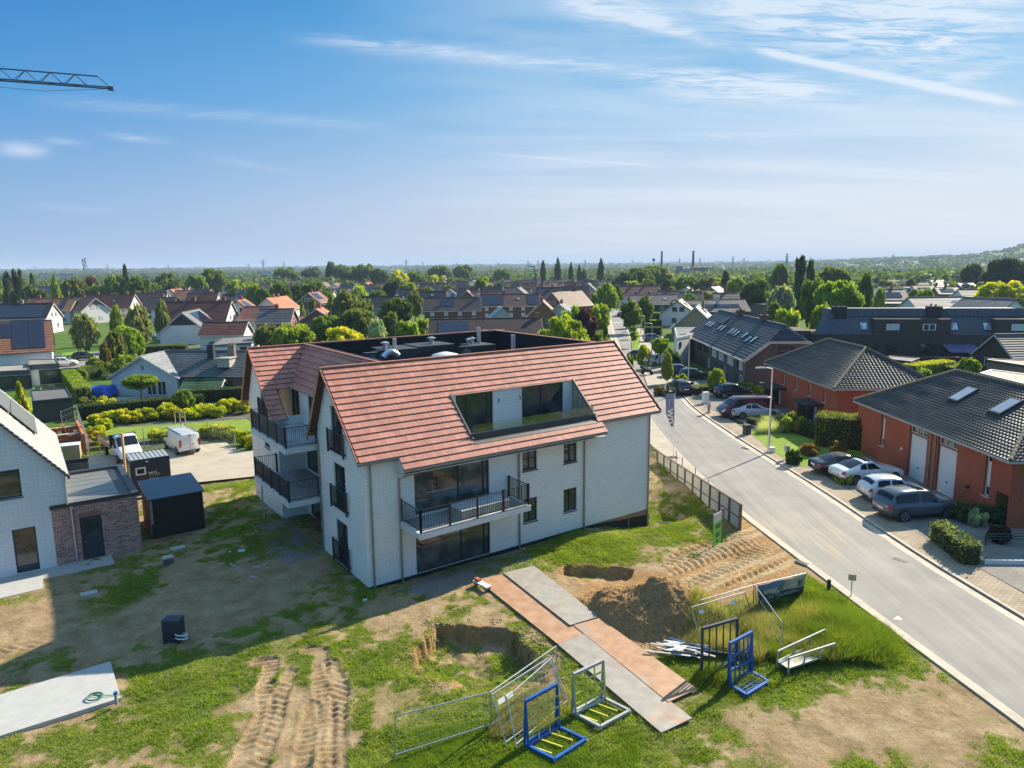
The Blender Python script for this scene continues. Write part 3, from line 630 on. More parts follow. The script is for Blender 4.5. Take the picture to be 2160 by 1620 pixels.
# ---- roof deck + tiles -----------------------------------------------------
S0, S1 = -0.38, L_+0.62; R0, R1 = 6.1, 14.75
T0, T1 = 0.20, 3.25                                      # terrace opening, along the slope
deck = MB()
def dq(a, b, c, d):
    deck.slab([fr(a, c), fr(b, c), fr(b, d), fr(a, d)], 0.10)
dq(S0, R0, 0, SL); dq(R1, S1, 0, SL); dq(R0, R1, T1, SL); dq(R0, R1, 0, T0); dq(1.75, 14.95, -.80, 0)
roof = deck.build('roof', plain('roof_underlay', (0.10, 0.045, 0.035), 0.8), bld)
RH, TW = 0.399, 0.288
tm = MB(); tm.add([(0, -.03, .070), (TW-.006, -.03, .070), (TW-.006, RH, .008), (0, RH, .008), (0, -.012, -.012), (TW-.006, -.012, -.012)],
                  [(0, 1, 2, 3), (4, 5, 1, 0), (4, 0, 3), (1, 5, 2)]); tile_me = tm.mesh('tile', TILE)
tiles = []
def tile_field(org, ux, uv_, un, n_u, n_v, ok, stag=False):
    for j in range(n_v[0], n_v[1]):
        for i in range(n_u[0], n_u[1]):
            u = i*TW+(TW/2 if (stag and j % 2) else 0); v = j*RH
            w = ok(u+TW/2, v+RH/2)
            if w: tiles.append((org, ux, uv_, un, u, v))
FU, FV, FN = Vector((1, 0, 0)), Vector((0, SLC, SLS)), Vector((0, -SLS, SLC))
def okf(u, v):
    s = u
    if not (S0 <= s <= S1-.1): return False
    if v < 0: return 1.8 < s < 14.95
    return not (R0-.02 < s < R1+.05 and T0-.15 < v < T1+.12) and v < SL
tile_field(Vector((0, EB, EZ)), FU, FV, FN, (-2, 72), (-2, 15), okf)
# mid mansard, facing left
M0, MZ0, M1, MZ1 = 1.15, 8.05, 3.05, RZ; ML = sqrt((M1-M0)**2+(MZ1-MZ0)**2); MU, MV = Vector((0, -1, 0)), Vector(((M1-M0)/ML, 0, (MZ1-MZ0)/ML)); MN = Vector((-(MZ1-MZ0)/ML, 0, (M1-M0)/ML))
ymx = lambda v: FB+EB+((MZ0+v*MV.z)-EZ)/SLS*SLC
deck2 = MB(); deck2.slab([(M0, ymx(0), MZ0), (M0, 5.2, MZ0), (M1, 4.3, MZ1), (M1, ymx(ML), MZ1)], 0.1); deck2.build('roof', _MC['roof_underlay'], bld)
def okm(u, v): return 4.4 < 17-u < ymx(v)+.1 and v < ML
tile_field(Vector((M0, 17, MZ0)), MU, MV, MN, (0, 46), (0, 8), okm)
# far wing front slope (strip that sweeps down over the balcony) and ring at the back
FE = FB+EB
def okw(u, v):
    s = u-.72; zz = EZ+v*SLS
    lim = 0.22 if zz < MZ0 else M0+(zz-MZ0)/(MZ1-MZ0)*(M1-M0)
    return -.72 <= s < lim and v < SL
d3 = MB(); a = 0.22
d3.slab([(S0-.36, FE, EZ), (a, FE, EZ), (a, FE+(MZ0-EZ)/SLS*SLC, MZ0), (M0, FE+(MZ0-EZ)/SLS*SLC, MZ0), (M1, FB+RB, RZ), (S0-.36, FB+RB, RZ)], 0.1)
d3.build('roof', _MC['roof_underlay'], bld); d3 = MB(); d3.slab([(S0-.36, FB+RB, RZ), (M1, FB+RB, RZ), (M1, FB+BB, BZ), (S0-.36, FB+BB, BZ)], 0.1)
d3.build('roof', _MC['roof_underlay'], bld); d3 = MB(); d3.slab([(S0, RB, RZ), (M1+.6, RB, RZ), (M1+.6, 5.0, 9.0), (1.2, 5.6, 8.0), (1.0, BB, BZ), (S0, BB, BZ)], 0.1)
d3.build('roof', _MC['roof_underlay'], bld)
tile_field(Vector((-.72, FE, EZ)), FU, FV, FN, (0, 14), (0, 15), okw)
# the 300 tiles that show largest are parts of their own, the rest joined
def tmat(t):
    org, ux, uv_, un, u, v = t; o = org+ux*u+uv_*v+un*0.004; M = Matrix((ux, uv_, un)).transposed().to_4x4(); M.translation = o; return M
WM = Matrix.Rotation(AN, 4, 'Z'); WM.translation = Vector((A0.x, A0.y, 0))
tiles.sort(key=lambda t: -abs((WM.to_3x3() @ t[3]).dot((CAMP-WM @ tmat(t).translation).normalized()))/((WM @ tmat(t).translation-CAMP).length**2))
for t in tiles[:300]:
    o = link('tile', tile_me, roof); o.matrix_basis = tmat(t)
rest = MB(); av = []
for t in tiles[300:]:
    M = tmat(t); rest.add([M @ Vector(v) for v in tm.v], tm.f); av += [random.random()]*len(tm.v)
me = rest.mesh('tiles', TILE); at_ = me.attributes.new('v', 'FLOAT', 'POINT'); at_.data.foreach_set('value', av)
link('tiles', me, bld, kind='stuff')
# ridge caps, verges, gutters
m = MB()
def cap(p, q): m.bar(p, q, 0.22, 0.07)
cap((S0, RB, RZ+.05), (S1, RB, RZ+.05)); cap((M1, RB, RZ+.04), (M1, FB+RB, RZ+.04)); cap((S0-.36, FB+RB, RZ+.05), (L_, FB+RB, RZ+.05)); cap((L_-.9, RB, RZ+.04), (L_-.9, FB+RB, RZ+.04))
m.build('ridge_cap', CAP, bld)
m = MB(); m.slab([(L_-.9, RB, RZ), (L_+.3, RB, RZ-1.2), (L_+.3, 16, RZ-1.2), (L_-.9, 16.3, RZ)][::-1], .08); m.build('roof', TILE, bld)
m = MB()
for s0, yy in ((S0, 0.0), (S0-.36, FB)):
    for k in range(15):                                   # stepped verge tiles
        v = k*RH; p = Vector((s0-.02, yy+EB+v*SLC, EZ+v*SLS)); m.bar(p+FN*.05, p+FV*RH+FN*.02, 0.05, 0.12)
for k in range(15): v = k*RH; p = Vector((S1, EB+v*SLC, EZ+v*SLS)); m.bar(p+FN*.05, p+FV*RH+FN*.02, 0.05, 0.12)
m.build('verge_tiles', CAP, bld)
for yy, s0 in ((0.0, S0), (FB, S0-.36)):                  # timber lined verge of the steep side
    m = MB(); q = Vector((s0, yy+RB, RZ)); w = Vector((s0, yy+BB+.18, BZ-.30)); n_ = Vector((0, (RZ-BZ), (BB-RB))).normalized()
    m.slab([q-n_*.04, w-n_*.04, w-n_*.04+Vector((.42, 0, 0)), q-n_*.04+Vector((.42, 0, 0))][::-1], -0.09)
    m.slab([q+Vector((-.03, 0, 0))+n_*.05, q+Vector((-.03, 0, -.26)), w+Vector((-.03, 0, -.26)), w+Vector((-.03, 0, 0))+n_*.05], .04)
    m.build('verge_board', WOOD, bld)
m = MB()
def gut(p, q): m.tube([p, q], 0.065, 8)
gut(fr(S0, -.05, -.05), fr(1.75, -.05, -.05)); gut(fr(1.72, -.86, -.04), fr(14.98, -.86, -.04)); gut(fr(14.95, -.05, -.05), fr(S1, -.05, -.05))
gut((M0-.06, 14.2, MZ0-.03), (M0-.06, 5.4, MZ0-.03)); gut((S0-.3, FE-.05, EZ), (.25, FE-.05, EZ))
m.bar(fr(S0, -.04, -.12), fr(1.75, -.04, -.12), .05, .16); m.bar(fr(14.95, -.04, -.12), fr(S1, -.04, -.12), .05, .16); m.bar(fr(1.75, -.84, -.12), fr(14.95, -.84, -.12), .05, .14)
m.build('gutter', ZINC, bld)
# boxed end of the lower eave
m = MB(); m.add([fr(1.74, -.84), fr(1.74, 0.1), (1.74, 0, 6.1), (1.74, 0, 5.35), (1.74, -.80, 5.50)], [(0, 1, 2, 3, 4)])
m.slab([(1.74, 0, 5.55), (1.74, -.82, 5.60), (14.95, -.82, 5.60), (14.95, 0, 5.55)], 0.04)
m.build('eave_box', CONC, bld)
for pts in ([(.32, -.10, 6.32), (.32, -.09, 6.0), (.32, -.06, -.3)], [(2.6, -.82, 5.60), (2.1, -.3, 5.35), (1.83, -.08, 5.2), (1.83, -.08, -.35)], [(9.0, -.75, 5.60), (9.14, -.08, 5.3), (9.14, -.08, -.6)], [(13.95, -.75, 5.60), (13.9, -.08, 5.3), (13.9, -.08, -.9)], [(19.3, -.12, 6.32), (19.3, -.09, 6.0), (19.3, -.08, -1.3)], [(.0, 6.45, 6.5), (-.06, 5.93, 6.2), (-.06, 5.93, -.3)]):
    b_ = MB(); b_.tube(pts, 0.05, 8); b_.build('downpipe', ZINC, bld)
# ---- roof terrace ----------------------------------------------------------
TB = EB+T1*SLC; TZ = EZ+T1*SLS; FLZ = 5.95; TBx = EB+T0*SLC; TZx = EZ+T0*SLS
m = MB(); holed(m, (0, TB, 0), (1, 0, 0), R0, R1, FLZ, TZ, [(6.45, 8.9, 6.02, 8.52), (10.93, 14.05, 6.02, 8.52)], 0.12, (0, 1, 0))
m.build('terrace_wall', plain('white_cladding', (0.74, 0.73, 0.70), 0.8, var=0.05), bld)
for k in range(13):
    b_ = MB(); b_.box(8.95, 10.90, TB-.022, TB-.002, FLZ+.02+k*.19, FLZ+.195+k*.19); b_.build('cladding_plank', _MC['white_cladding'], bld)
window((0, TB, 0), X, Y, 6.45, 8.9, 6.02, 8.52, bld, vb=[7.15, 8.55], sill=False); window((0, TB, 0), X, Y, 10.93, 14.05, 6.02, 8.52, bld, vb=[12.4], sill=False, gm=GLS)
m = MB()
for s in (R0, R1): m.add([(s, TBx, TZx), (s, TBx, FLZ), (s, TB, FLZ), (s, TB, TZ)], [(0, 1, 2, 3)])
m.build('terrace_cheek', plain('insulation_board', (0.42, 0.38, 0.28), 0.8, var=0.35, scale=2.2), bld)
for k in range(5):
    b_ = MB(); y_ = TBx+.45+k*.42; b_.bar((R1-.02, y_, FLZ), (R1-.02, y_, EZ+(y_-EB)/SLC*SLS-.05), .05, .04); b_.build('batten', _MC['raw_timber'], bld)
m = MB(); m.box(R0, R1, TBx, TB, FLZ-.1, FLZ); m.build('terrace_floor', plain('grey_screed', (0.16, 0.16, 0.155), 0.8, var=0.3), bld)
m = MB(); m.box(R0-.02, R1+.02, TBx+.06, TBx+.28, FLZ, 6.82); m.slab([fr(R0-.05, T0-.32, .05), fr(R1+.05, T0-.32, .05), (R1+.05, TBx+.1, TZx+.03), (R0-.05, TBx+.1, TZx+.03)], .03)
m.bar(fr(R0, T0, .06), fr(R0, T1, .06), .09, .09); m.bar(fr(R1, T0, .06), fr(R1, T1, .06), .09, .09); m.bar(fr(R0, T1, .03), fr(R1, T1, .03), .08, .06)
m.build('terrace_flashing', plain('lead_flashing', (0.05, 0.06, 0.062), 0.55, 0.2, var=0.25), bld)
for k in range(7):
    a = R0+.12+k*(R1-R0-.2)/7; b_ = MB(); b_.box(a, a+(R1-R0-.2)/7-.03, TBx+.16, TBx+.175, 6.80, 7.28); b_.build('glass_balustrade', clearglass(), bld)
for s in (9.25, 10.75):
    b_ = MB(); b_.tube([(s, TB-.03, 8.05), (s, TB-.10, 8.02), (s, TB-.10, 7.86)], .03, 6); b_.build('wall_lamp', ANTF, bld)
m = MB(); m.box(12.6, 13.9, 1.6, 2.1, 6.03, 6.12); m.box(8.8, 10.2, 1.2, 1.6, 6.03, 6.10); m.box(11.6, 12.3, 1.0, 1.5, 6.03, 6.14); m.build('terrace_slab_stack', CONC, bld)
# ---- sunken flat roof ------------------------------------------------------
m = MB(); a0, a1, b0, b1, zf = M1+.05, L_-.95, RB+.05, FB+RB-.05, 8.75
m.add([(a0, b0, zf), (a1, b0, zf), (a1, b1, zf), (a0, b1, zf), (a0, b0, RZ), (a1, b0, RZ), (a1, b1, RZ), (a0, b1, RZ)], [(0, 1, 2, 3), (0, 4, 5, 1), (1, 5, 6, 2), (2, 6, 7, 3), (3, 7, 4, 0)])
m.build('flat_roof', BLACK, bld)
def duct(name, s, b, w, d, h): 
    b_ = MB(); b_.box(s, s+w, b, b+d, zf, zf+h); return b_.build(name, plain('dark_cladding', (0.03, 0.035, 0.037), 0.6, var=0.25), bld)
duct('shaft_box', 7.1, 12.1, 2.4, 2.6, 1.32); duct('shaft_box', 9.6, 12.3, 2.9, 2.4, 1.38); duct('shaft_box', 13.2, 11.0, 1.9, 1.8, 1.28); 
for s, b in ((5.5, 11.8), (6.6, 12.6), (12.2, 10.9)):
    h_ = duct('heat_pump', s, b, .9, .5, 1.3); g_ = MB(); g_.tube([(s+.4, b-.02, zf+.8), (s+.4, b-.04, zf+.8)], .36, 16); g_.build('fan_grille', plain('grille_grey', (0.12, 0.13, 0.14), 0.5), h_)
ALU = plain('galvanised', (0.55, 0.56, 0.57), 0.35, 0.7, var=0.15)
for s, b, r, h, hat in ((8.4, 13.6, .13, 1.95, 0), (7.5, 13.2, .15, 1.7, 1), (8.0, 13.7, .09, 1.55, 0), (11.3, 13.6, .16, 1.75, 1), (13.5, 12.2, .09, 1.6, 1), (13.9, 12.3, .13, 1.65, 1), (14.6, 12.5, .14, 2.4, 0), (16.3, 10.6, .16, 1.9, 0), (14.2, 8.2, .14, .6, 1), (15.0, 8.1, .14, .55, 1)):
    b_ = MB(); b_.tube([(s, b, zf), (s, b, zf+h)], r, 12)
    if hat: b_.tube([(s, b, zf+h-.02), (s, b, zf+h+.05), (s, b, zf+h+.12)], [r*1.9, r*1.9, r*.5], 12)
    b_.build('flue_pipe', ALU, bld)
b_ = MB(); b_.tube([(6.6+.18*k, 11.6, zf+.95+.35*sin(k*.5)) for k in range(7)], .2, 12); b_.build('flexible_duct', plain('foil', (0.6, 0.62, 0.66), 0.2, 0.9), bld)
b_ = MB(); b_.tube([(9.0, 7.6, zf), (9.0, 7.6, zf+1.0), (9.0, 7.6, zf+1.35), (9.0, 7.6, zf+1.5)], [1.1, 1.1, .8, .2], 24); b_.sm = True; b_.build('roof_dome', plain('opal_acrylic', (0.75, 0.75, 0.72), 0.25, var=0.03), bld)
# ---- balconies -------------------------------------------------------------
TH = 0.30
bar_me = {}
def rail(parent, pts, z0, h=1.1, posts=True, sp=0.115, post_at=None):
    """railing along a local polyline: top and bottom rail (one part), posts and bars as pieces"""
    m = MB()
    for a, b in zip(pts[:-1], pts[1:]):
        a3, b3 = Vector((*a, 0)), Vector((*b, 0)); m.bar(a3+Z_*(z0+h), b3+Z_*(z0+h), .05, .03); m.bar(a3+Z_*(z0+.10), b3+Z_*(z0+.10), .04, .03)
    m.build('rail', ANTH, parent)
    key = ('bar', h)
    if key not in bar_me:
        b_ = MB(); b_.box(-.011, .011, -.011, .011, .10, h); bar_me[key] = b_.mesh('baluster', ANTH); b_ = MB(); b_.box(-.045, .045, -.045, .045, -.06, h+.06); bar_me[('post', h)] = b_.mesh('post', ANTH)
    for a, b in zip(pts[:-1], pts[1:]):
        a3, b3 = Vector((*a, z0)), Vector((*b, z0)); L = (b3-a3).length; n = max(1, round(L/sp)); k_ = max(1, round(L/1.65)) if posts else 1
        for k in range(1, n): link('baluster', bar_me[key], parent, a3.lerp(b3, k/n))
        for k in range(0, k_+1): link('post', bar_me[('post', h)], parent, a3.lerp(b3, k/k_))
def balcony(poly, z, label):
    m = MB(); m.prism(poly, z-TH, z); o = m.build('balcony', CONC, bld, label=label)
    p2 = MB(); cx_ = sum(p[0] for p in poly)/len(poly); cy_ = sum(p[1] for p in poly)/len(poly)
    p2.prism([(cx_+(x-cx_)*.93, cy_+(y-cy_)*.95) for x, y in poly], z+.004, z+.02); p2.build('floor_finish', plain('balcony_screed', (0.33, 0.34, 0.34), 0.7, var=0.45, scale=1.1), o)
    return o
for z, lb in ((5.98, 'upper corner balcony between the two gables'), (2.98, 'lower corner balcony between the two gables')):
    o = balcony([(-1.80, 6.1), (0.0, 6.1), (1.3, 6.1), (1.3, 12.75), (-1.80, 12.75)], z, lb)
    rail(o, [(-1.72, 12.65), (-1.72, 6.2), (-.04, 6.2)], z+.02)
    rail(o, [(-.42, 12.65), (-1.72, 12.65)], z+.02)
o = balcony([(1.80, 0), (1.80, -2.2), (8.55, -1.95), (8.55, 0)], 2.98, 'front balcony with a stack of insulation boards')
rail(o, [(1.9, -.05), (1.9, -2.1), (8.45, -1.86), (8.45, -.05)], 3.0)
for u0, u1, z0, z1 in GH:
    o = MB(); o.box(-.06, 0, u0-.25, u1+.25, z0+.12, z0+.2); ro = o.build('french_railing', ANTH, bld); rail(ro, [(-.13, u1+.28), (-.13, u0-.28)], z0+.03, 1.15, posts=False)
o = MB(); o.box(-.42, -.36, 14.0-.2, 15.35+.2, 6.25, 6.3); ro = o.build('french_railing', ANTH, bld); rail(ro, [(-.48, 15.6), (-.48, 13.75)], 6.1, 1.15, posts=False)
b_ = MB(); b_.tube([(-1.5, 12.3, -.1), (-1.5, 12.3, 2.7)], .04, 8); b_.box(-1.75, -1.25, 12.1, 12.5, -.12, -.05); b_.build('balcony_prop', ALU, bld)
st = thing('board_stack', 'flat stack of boards wrapped in white film lying on the front balcony', 'boards', LB(5.9, -1.05, 3.0), AN+radians(2))
b_ = MB()
for k in range(5):
    b_ = MB(); b_.box(-1.5+.01*k, 1.5-.008*k, -.62, .62-.01*k, k*.085, k*.085+.078); b_.build('board', plain('pale_boards', (0.62, 0.54, 0.42), 0.7, var=0.2), st)
b_ = MB(); b_.box(-1.52, 1.52, -.64, .64, .43, .445); b_.build('wrapping', plain('white_film', (0.7, 0.72, 0.74), 0.3, var=0.1), st)
# ================================================================ houses
def roofmat(name='roof_tiles', tint=True, wave=True):
    if name in _MC: return _MC[name]
    m, N, b = material(name); g = N.n('ShaderNodeTexCoord').outputs['Object']; s = N.n('ShaderNodeSeparateXYZ'); N.put(s.inputs[0], g)
    c = N.n('ShaderNodeCombineXYZ'); N.put(c.inputs[0], s.outputs[0]); N.put(c.inputs[1], N.math('MULTIPLY', s.outputs[2], 1.4))
    bt = N.n('ShaderNodeTexBrick'); N.put(bt.inputs['Vector'], c.outputs[0]); bt.inputs['Scale'].default_value = 1
    bt.inputs['Brick Width'].default_value = 0.25; bt.inputs['Row Height'].default_value = 0.3; bt.inputs['Mortar Size'].default_value = 0.02
    for k, v in (('Color1', .88), ('Color2', 1.1), ('Mortar', .55)): bt.inputs[k].default_value = (v, v, v, 1)
    n = N.noise(g, 0.5, 5, 0.65); n2 = N.noise(g, 4, 4, 0.7)
    col = N.mix(1.0, obj_tint(N), bt.outputs[0], 'MULTIPLY'); col = N.mix(1.0, col, N.ramp(n, [(0.3, 0.7), (0.7, 1.25)]), 'MULTIPLY'); col = N.mix(1.0, col, N.ramp(n2, [(0.3, 0.85), (0.7, 1.15)]), 'MULTIPLY')
    N.put(b.inputs['Base Color'], col); b.inputs['Roughness'].default_value = 0.62; b.inputs['Specular IOR Level'].default_value = 0.4
    bump(N, b, bt.outputs['Fac'], -0.4, 0.03); _MC[name] = m; return m
ROOF = roofmat()
WALLT = brick('house_brick', (0.92, 0.92, 0.92), (1.1, 1.08, 1.05), (0.85, 0.85, 0.85), tint=True, bmp=0.3)
RENDER = plain('render_wall', (1, 1, 1), 0.85, var=0.06, scale=0.8, tint=True)
PVM = plain('solar_cells', (0.010, 0.014, 0.035), 0.12, var=0.2, scale=2, spec=0.8)
WHF = plain('white_frame', (0.72, 0.72, 0.70), 0.4, var=0.05)
PLT = plain('painted', (1, 1, 1), 0.5, tint=True)
SKYG = glass('skylight_glass', (0.25, 0.32, 0.38), 0.05)
_u = MB(); _u.box(0, 1, -.06, 0.02, 0, 1); 
UF = MB()
for a in ((0, .09, 0, 1), (.91, 1, 0, 1), (.09, .91, 0, .08), (.09, .91, .92, 1), (.46, .54, .08, .92)): UF.box(a[0], a[1], -.05, .03, a[2], a[3])
UF_W = UF.mesh('window', WHF); UF_D = UF.mesh('window', ANTF)
_p = MB(); _p.add([(.05, -.012, .05), (.95, -.012, .05), (.95, -.012, .95), (.05, -.012, .95)], [(0, 1, 2, 3)]); UP = _p.mesh('pane', GLS)
_p = MB()
for k in range(10): _p.box(.06, .94, -.03, -.015, .06+k*.088, .135+k*.088)
UB = _p.mesh('blind', WHF)
_p = MB(); _p.box(0, 1, 0, 1, 0, .05); PVME = _p.mesh('solar_panel', PVM)
_p = MB(); _p.box(0, 1, 0, 1, 0, .10); SKF = _p.mesh('skylight', ANTF)
_p = MB(); _p.add([(.08, .08, .105), (.92, .08, .105), (.92, .92, .105), (.08, .92, .105)], [(0, 1, 2, 3)]); SKP = _p.mesh('pane', SKYG)
def unit_window(parent, o, ux, w, h, dark=False, blind=False):
    """o: lower left corner seen from outside, ux: direction along the wall, outside is to the right-hand side of ux"""
    ux = Vector(ux).normalized(); y = Vector((0, 0, 1)).cross(ux)
    M = Matrix((ux*w, y, Vector((0, 0, h)))).transposed().to_4x4(); M.translation = Vector(o)
    f = link('window', UF_D if dark else UF_W, parent); f.matrix_basis = M
    link('blind' if blind else 'pane', UB if blind else UP, f); return f
def courses(m, p00, p10, p11, p01, rows, step=0.045, thick=0.06, mi=0, nu=1, wave=0.0):
    """tiled slope from eave (p00-p10) to ridge (p01-p11), each course lapping the one below"""
    p00, p10, p11, p01 = map(Vector, (p00, p10, p11, p01)); n = (p10-p00).cross(p01-p00)
    if n.length < 1e-6: n = (p10-p00).cross(p11-p00)
    n.normalize()
    if n.z < 0: n = -n
    wl = (p10-p00).normalized()
    for r in range(rows):
        a0, b0 = p00.lerp(p01, r/rows), p10.lerp(p11, r/rows); a1, b1 = p00.lerp(p01, (r+1)/rows), p10.lerp(p11, (r+1)/rows)
        if nu == 1:
            m.add([a0+n*(thick+step), b0+n*(thick+step), b1+n*thick, a1+n*thick, a0, b0], [(0, 1, 2, 3), (4, 5, 1, 0), (4, 0, 3), (1, 5, 2)], mi)
        else:
            k = max(2, int((b0-a0).length/wave*4)); vs = []; fs = []
            for i in range(k+1):
                t = i/k; A, B = a0.lerp(b0, t), a1.lerp(b1, t); w = 0.032*sin(2*pi*((A-p00).dot(wl))/wave); w1 = 0.032*sin(2*pi*((B-p00).dot(wl))/wave)
                vs += [A, A+n*(thick+step+w), B+n*(thick+w1)]
            for i in range(k): o = i*3; fs += [(o, o+3, o+4, o+1), (o+1, o+4, o+5, o+2)]
            m.add(vs, fs, mi)
def house(apx, far, W, hr, he, wall, roofc, label, cat='house', L=None, render=True, oh=0.35, chim=((.5, 0),), wins='auto', dark=False, pv=None, sky=(), blind=False, gcol=None, group=None, rows=None, name=None, hip=0, detail=2, dist=None, wave=0, side=1, ridge_w=None):
    """gabled house: ridge end pixel apx at height hr; far = pixel of the other end or heading in degrees with L"""
    p = PD(*apx, dist) if dist else P(apx[0], apx[1], hr)
    if isinstance(far, tuple): q_ = P(far[0], far[1], hr); hd = atan2(q_.y-p.y, q_.x-p.x); L = L or (q_-p).length
    else: hd = radians(far)
    fl = -1 if (sin(hd)*-p.x-cos(hd)*-p.y) < 0 else 1
    t = thing(name or 'house', label, cat, (p.x, p.y, 0), hd, group); h = W/2; col = wall; RC = roofc
    wm = RENDER if render else WALLT
    m = MB(); m.add([(0, -h, 0), (0, h, 0), (0, h, he), (0, 0, hr), (0, -h, he), (L, -h, 0), (L, h, 0), (L, h, he), (L, 0, hr), (L, -h, he)],
                    [(0, 4, 3, 2, 1), (5, 6, 7, 8, 9), (0, 5, 9, 4), (1, 2, 7, 6)]); m.build('wall', wm, t, col)
    if gcol: m = MB(); g0 = he+(hr-he)*.35; yy = h*(hr-g0)/(hr-he); m.add([(-.03, -yy, g0), (-.03, yy, g0), (-.03, 0, hr)], [(0, 2, 1)]); m.build('gable_cladding', PLT, t, gcol)
    sl = sqrt(h*h+(hr-he)**2); k = oh/sl; ez = he-(hr-he)*k; ey = h*(1+k); rows = rows or max(5, int(sl/(0.42 if detail > 1 else 0.8)))
    m = MB()
    for sg in (-1, 1):
        a, b = (-oh, sg*ey, ez), (L+oh, sg*ey, ez); c, d = (L+oh-hip, 0, hr), (-oh+hip, 0, hr)
        if sg > 0: courses(m, b, a, d, c, rows, wave=wave, nu=2 if wave else 1)
        else: courses(m, a, b, c, d, rows, wave=wave, nu=2 if wave else 1)
    if hip:
        courses(m, (-oh, ey, ez), (-oh, -ey, ez), (-oh+hip, 0, hr), (-oh+hip, 0, hr), rows, wave=wave, nu=2 if wave else 1); courses(m, (L+oh, -ey, ez), (L+oh, ey, ez), (L+oh-hip, 0, hr), (L+oh-hip, 0, hr), rows, wave=wave, nu=2 if wave else 1)
        for a, b in (((-oh, ey, ez), (-oh+hip, 0, hr)), ((-oh, -ey, ez), (-oh+hip, 0, hr)), ((L+oh, -ey, ez), (L+oh-hip, 0, hr)), ((L+oh, ey, ez), (L+oh-hip, 0, hr))): m.bar(Vector(a)+Vector((0, 0, .1)), Vector(b)+Vector((0, 0, .12)), .2, .1)
    m.bar((-oh+hip, 0, hr+.10), (L+oh-hip, 0, hr+.10), .24, .12)
    roof_ = m.build('roof', ROOF, t, RC)
    m = MB()
    for sg in (-1, 1): m.bar((-oh, sg*(ey+.06), ez+.02), (L+oh, sg*(ey+.06), ez+.02), .13, .12)
    if not hip:
        for x_ in (-oh-.02, L+oh+.02):
            for sg in (-1, 1): m.bar((x_, sg*ey, ez-.04), (x_, 0, hr-.04), .05, .2)
    m.build('eaves_trim', PLT, t, (0.55, 0.53, 0.50) if not dark else (0.05, 0.05, 0.055))
    for c_ in chim:
        x_ = c_[0]*L; y_ = c_[1]*h; cc = c_[2] if len(c_) > 2 else (0.25, 0.12, 0.08); zz = hr-(hr-he)*abs(c_[1]); m = MB(); m.box(x_-.4, x_+.4, y_-.3, y_+.3, zz-.8, hr+.9); m.box(x_-.46, x_+.46, y_-.36, y_+.36, hr+.9, hr+1.0)
        for dx in (-.18, .18): m.tube([(x_+dx, y_, hr+1.0), (x_+dx, y_, hr+1.25)], .1, 6)
        m.build('chimney', WALLT, roof_, cc)
    # windows: gable ends and the long sides
    if wins == 'auto':
        wins = []
        for z_ in ([.9, he+.5] if he > 3 else [.9]):
            for y_ in (-.45, .05):
                if z_ > he and hr-he < 2: continue
                wins.append(('g', y_*h*(.8 if z_ > he else 1), z_, min(1.2, h*.32), 1.15)); wins.append(('e', y_*h*(.8 if z_ > he else 1), z_, min(1.2, h*.32), 1.15))
        n_ = max(2, int(L/3.2))
        for i in range(n_):
            for z_ in ([.8, he-1.35] if he > 3.4 else [.8]):
                for s_ in 'lr': wins.append((s_, (i+.3)*L/n_, z_, 1.1, 1.1))
    for w in wins:
        f_, u, z_, ww, hh = w[:5]; f_ = {'r': 'l', 'l': 'r'}.get(f_, f_) if fl < 0 else f_; bl = w[5] if len(w) > 5 else blind
        if f_ == 'g': unit_window(t, (-.02, u+ww, z_), (0, -1, 0), ww, hh, dark, bl)
        if f_ == 'e': unit_window(t, (L+.02, u, z_), (0, 1, 0), ww, hh, dark, bl)
        if f_ == 'r': unit_window(t, (u, -h-.02, z_), (1, 0, 0), ww, hh, dark, bl)
        if f_ == 'l': unit_window(t, (u+ww, h+.02, z_), (-1, 0, 0), ww, hh, dark, bl)
    def on_roof(sg, u, v, w, d, me, nm, sub=None, lift=.13):
        sg *= fl
        ys = Vector((0, -sg*h/sl, (hr-he)/sl)); ux = Vector((1, 0, 0)) if sg < 0 else Vector((-1, 0, 0)); n = ux.cross(ys)
        o = Vector((u if sg < 0 else u+w, sg*h, he))+ys*v+n*lift
        M = Matrix((ux*w, ys*d, n)).transposed().to_4x4(); M.translation = o
        f = link(nm, me, roof_); f.matrix_basis = M
        return f
    if pv:
        for sg, u0, v0, nc, nr, pw, ph in pv:
            for i in range(nc):
                for j in range(nr): on_roof(sg, u0+i*(pw+.03), v0+j*(ph+.03), pw, ph, PVME, 'solar_panel')
    for s in sky:
        sg, u, v, w, d = s; f = on_roof(sg, u, v, w, d, SKF, 'skylight', lift=.1); link('pane', SKP, f)
    return t
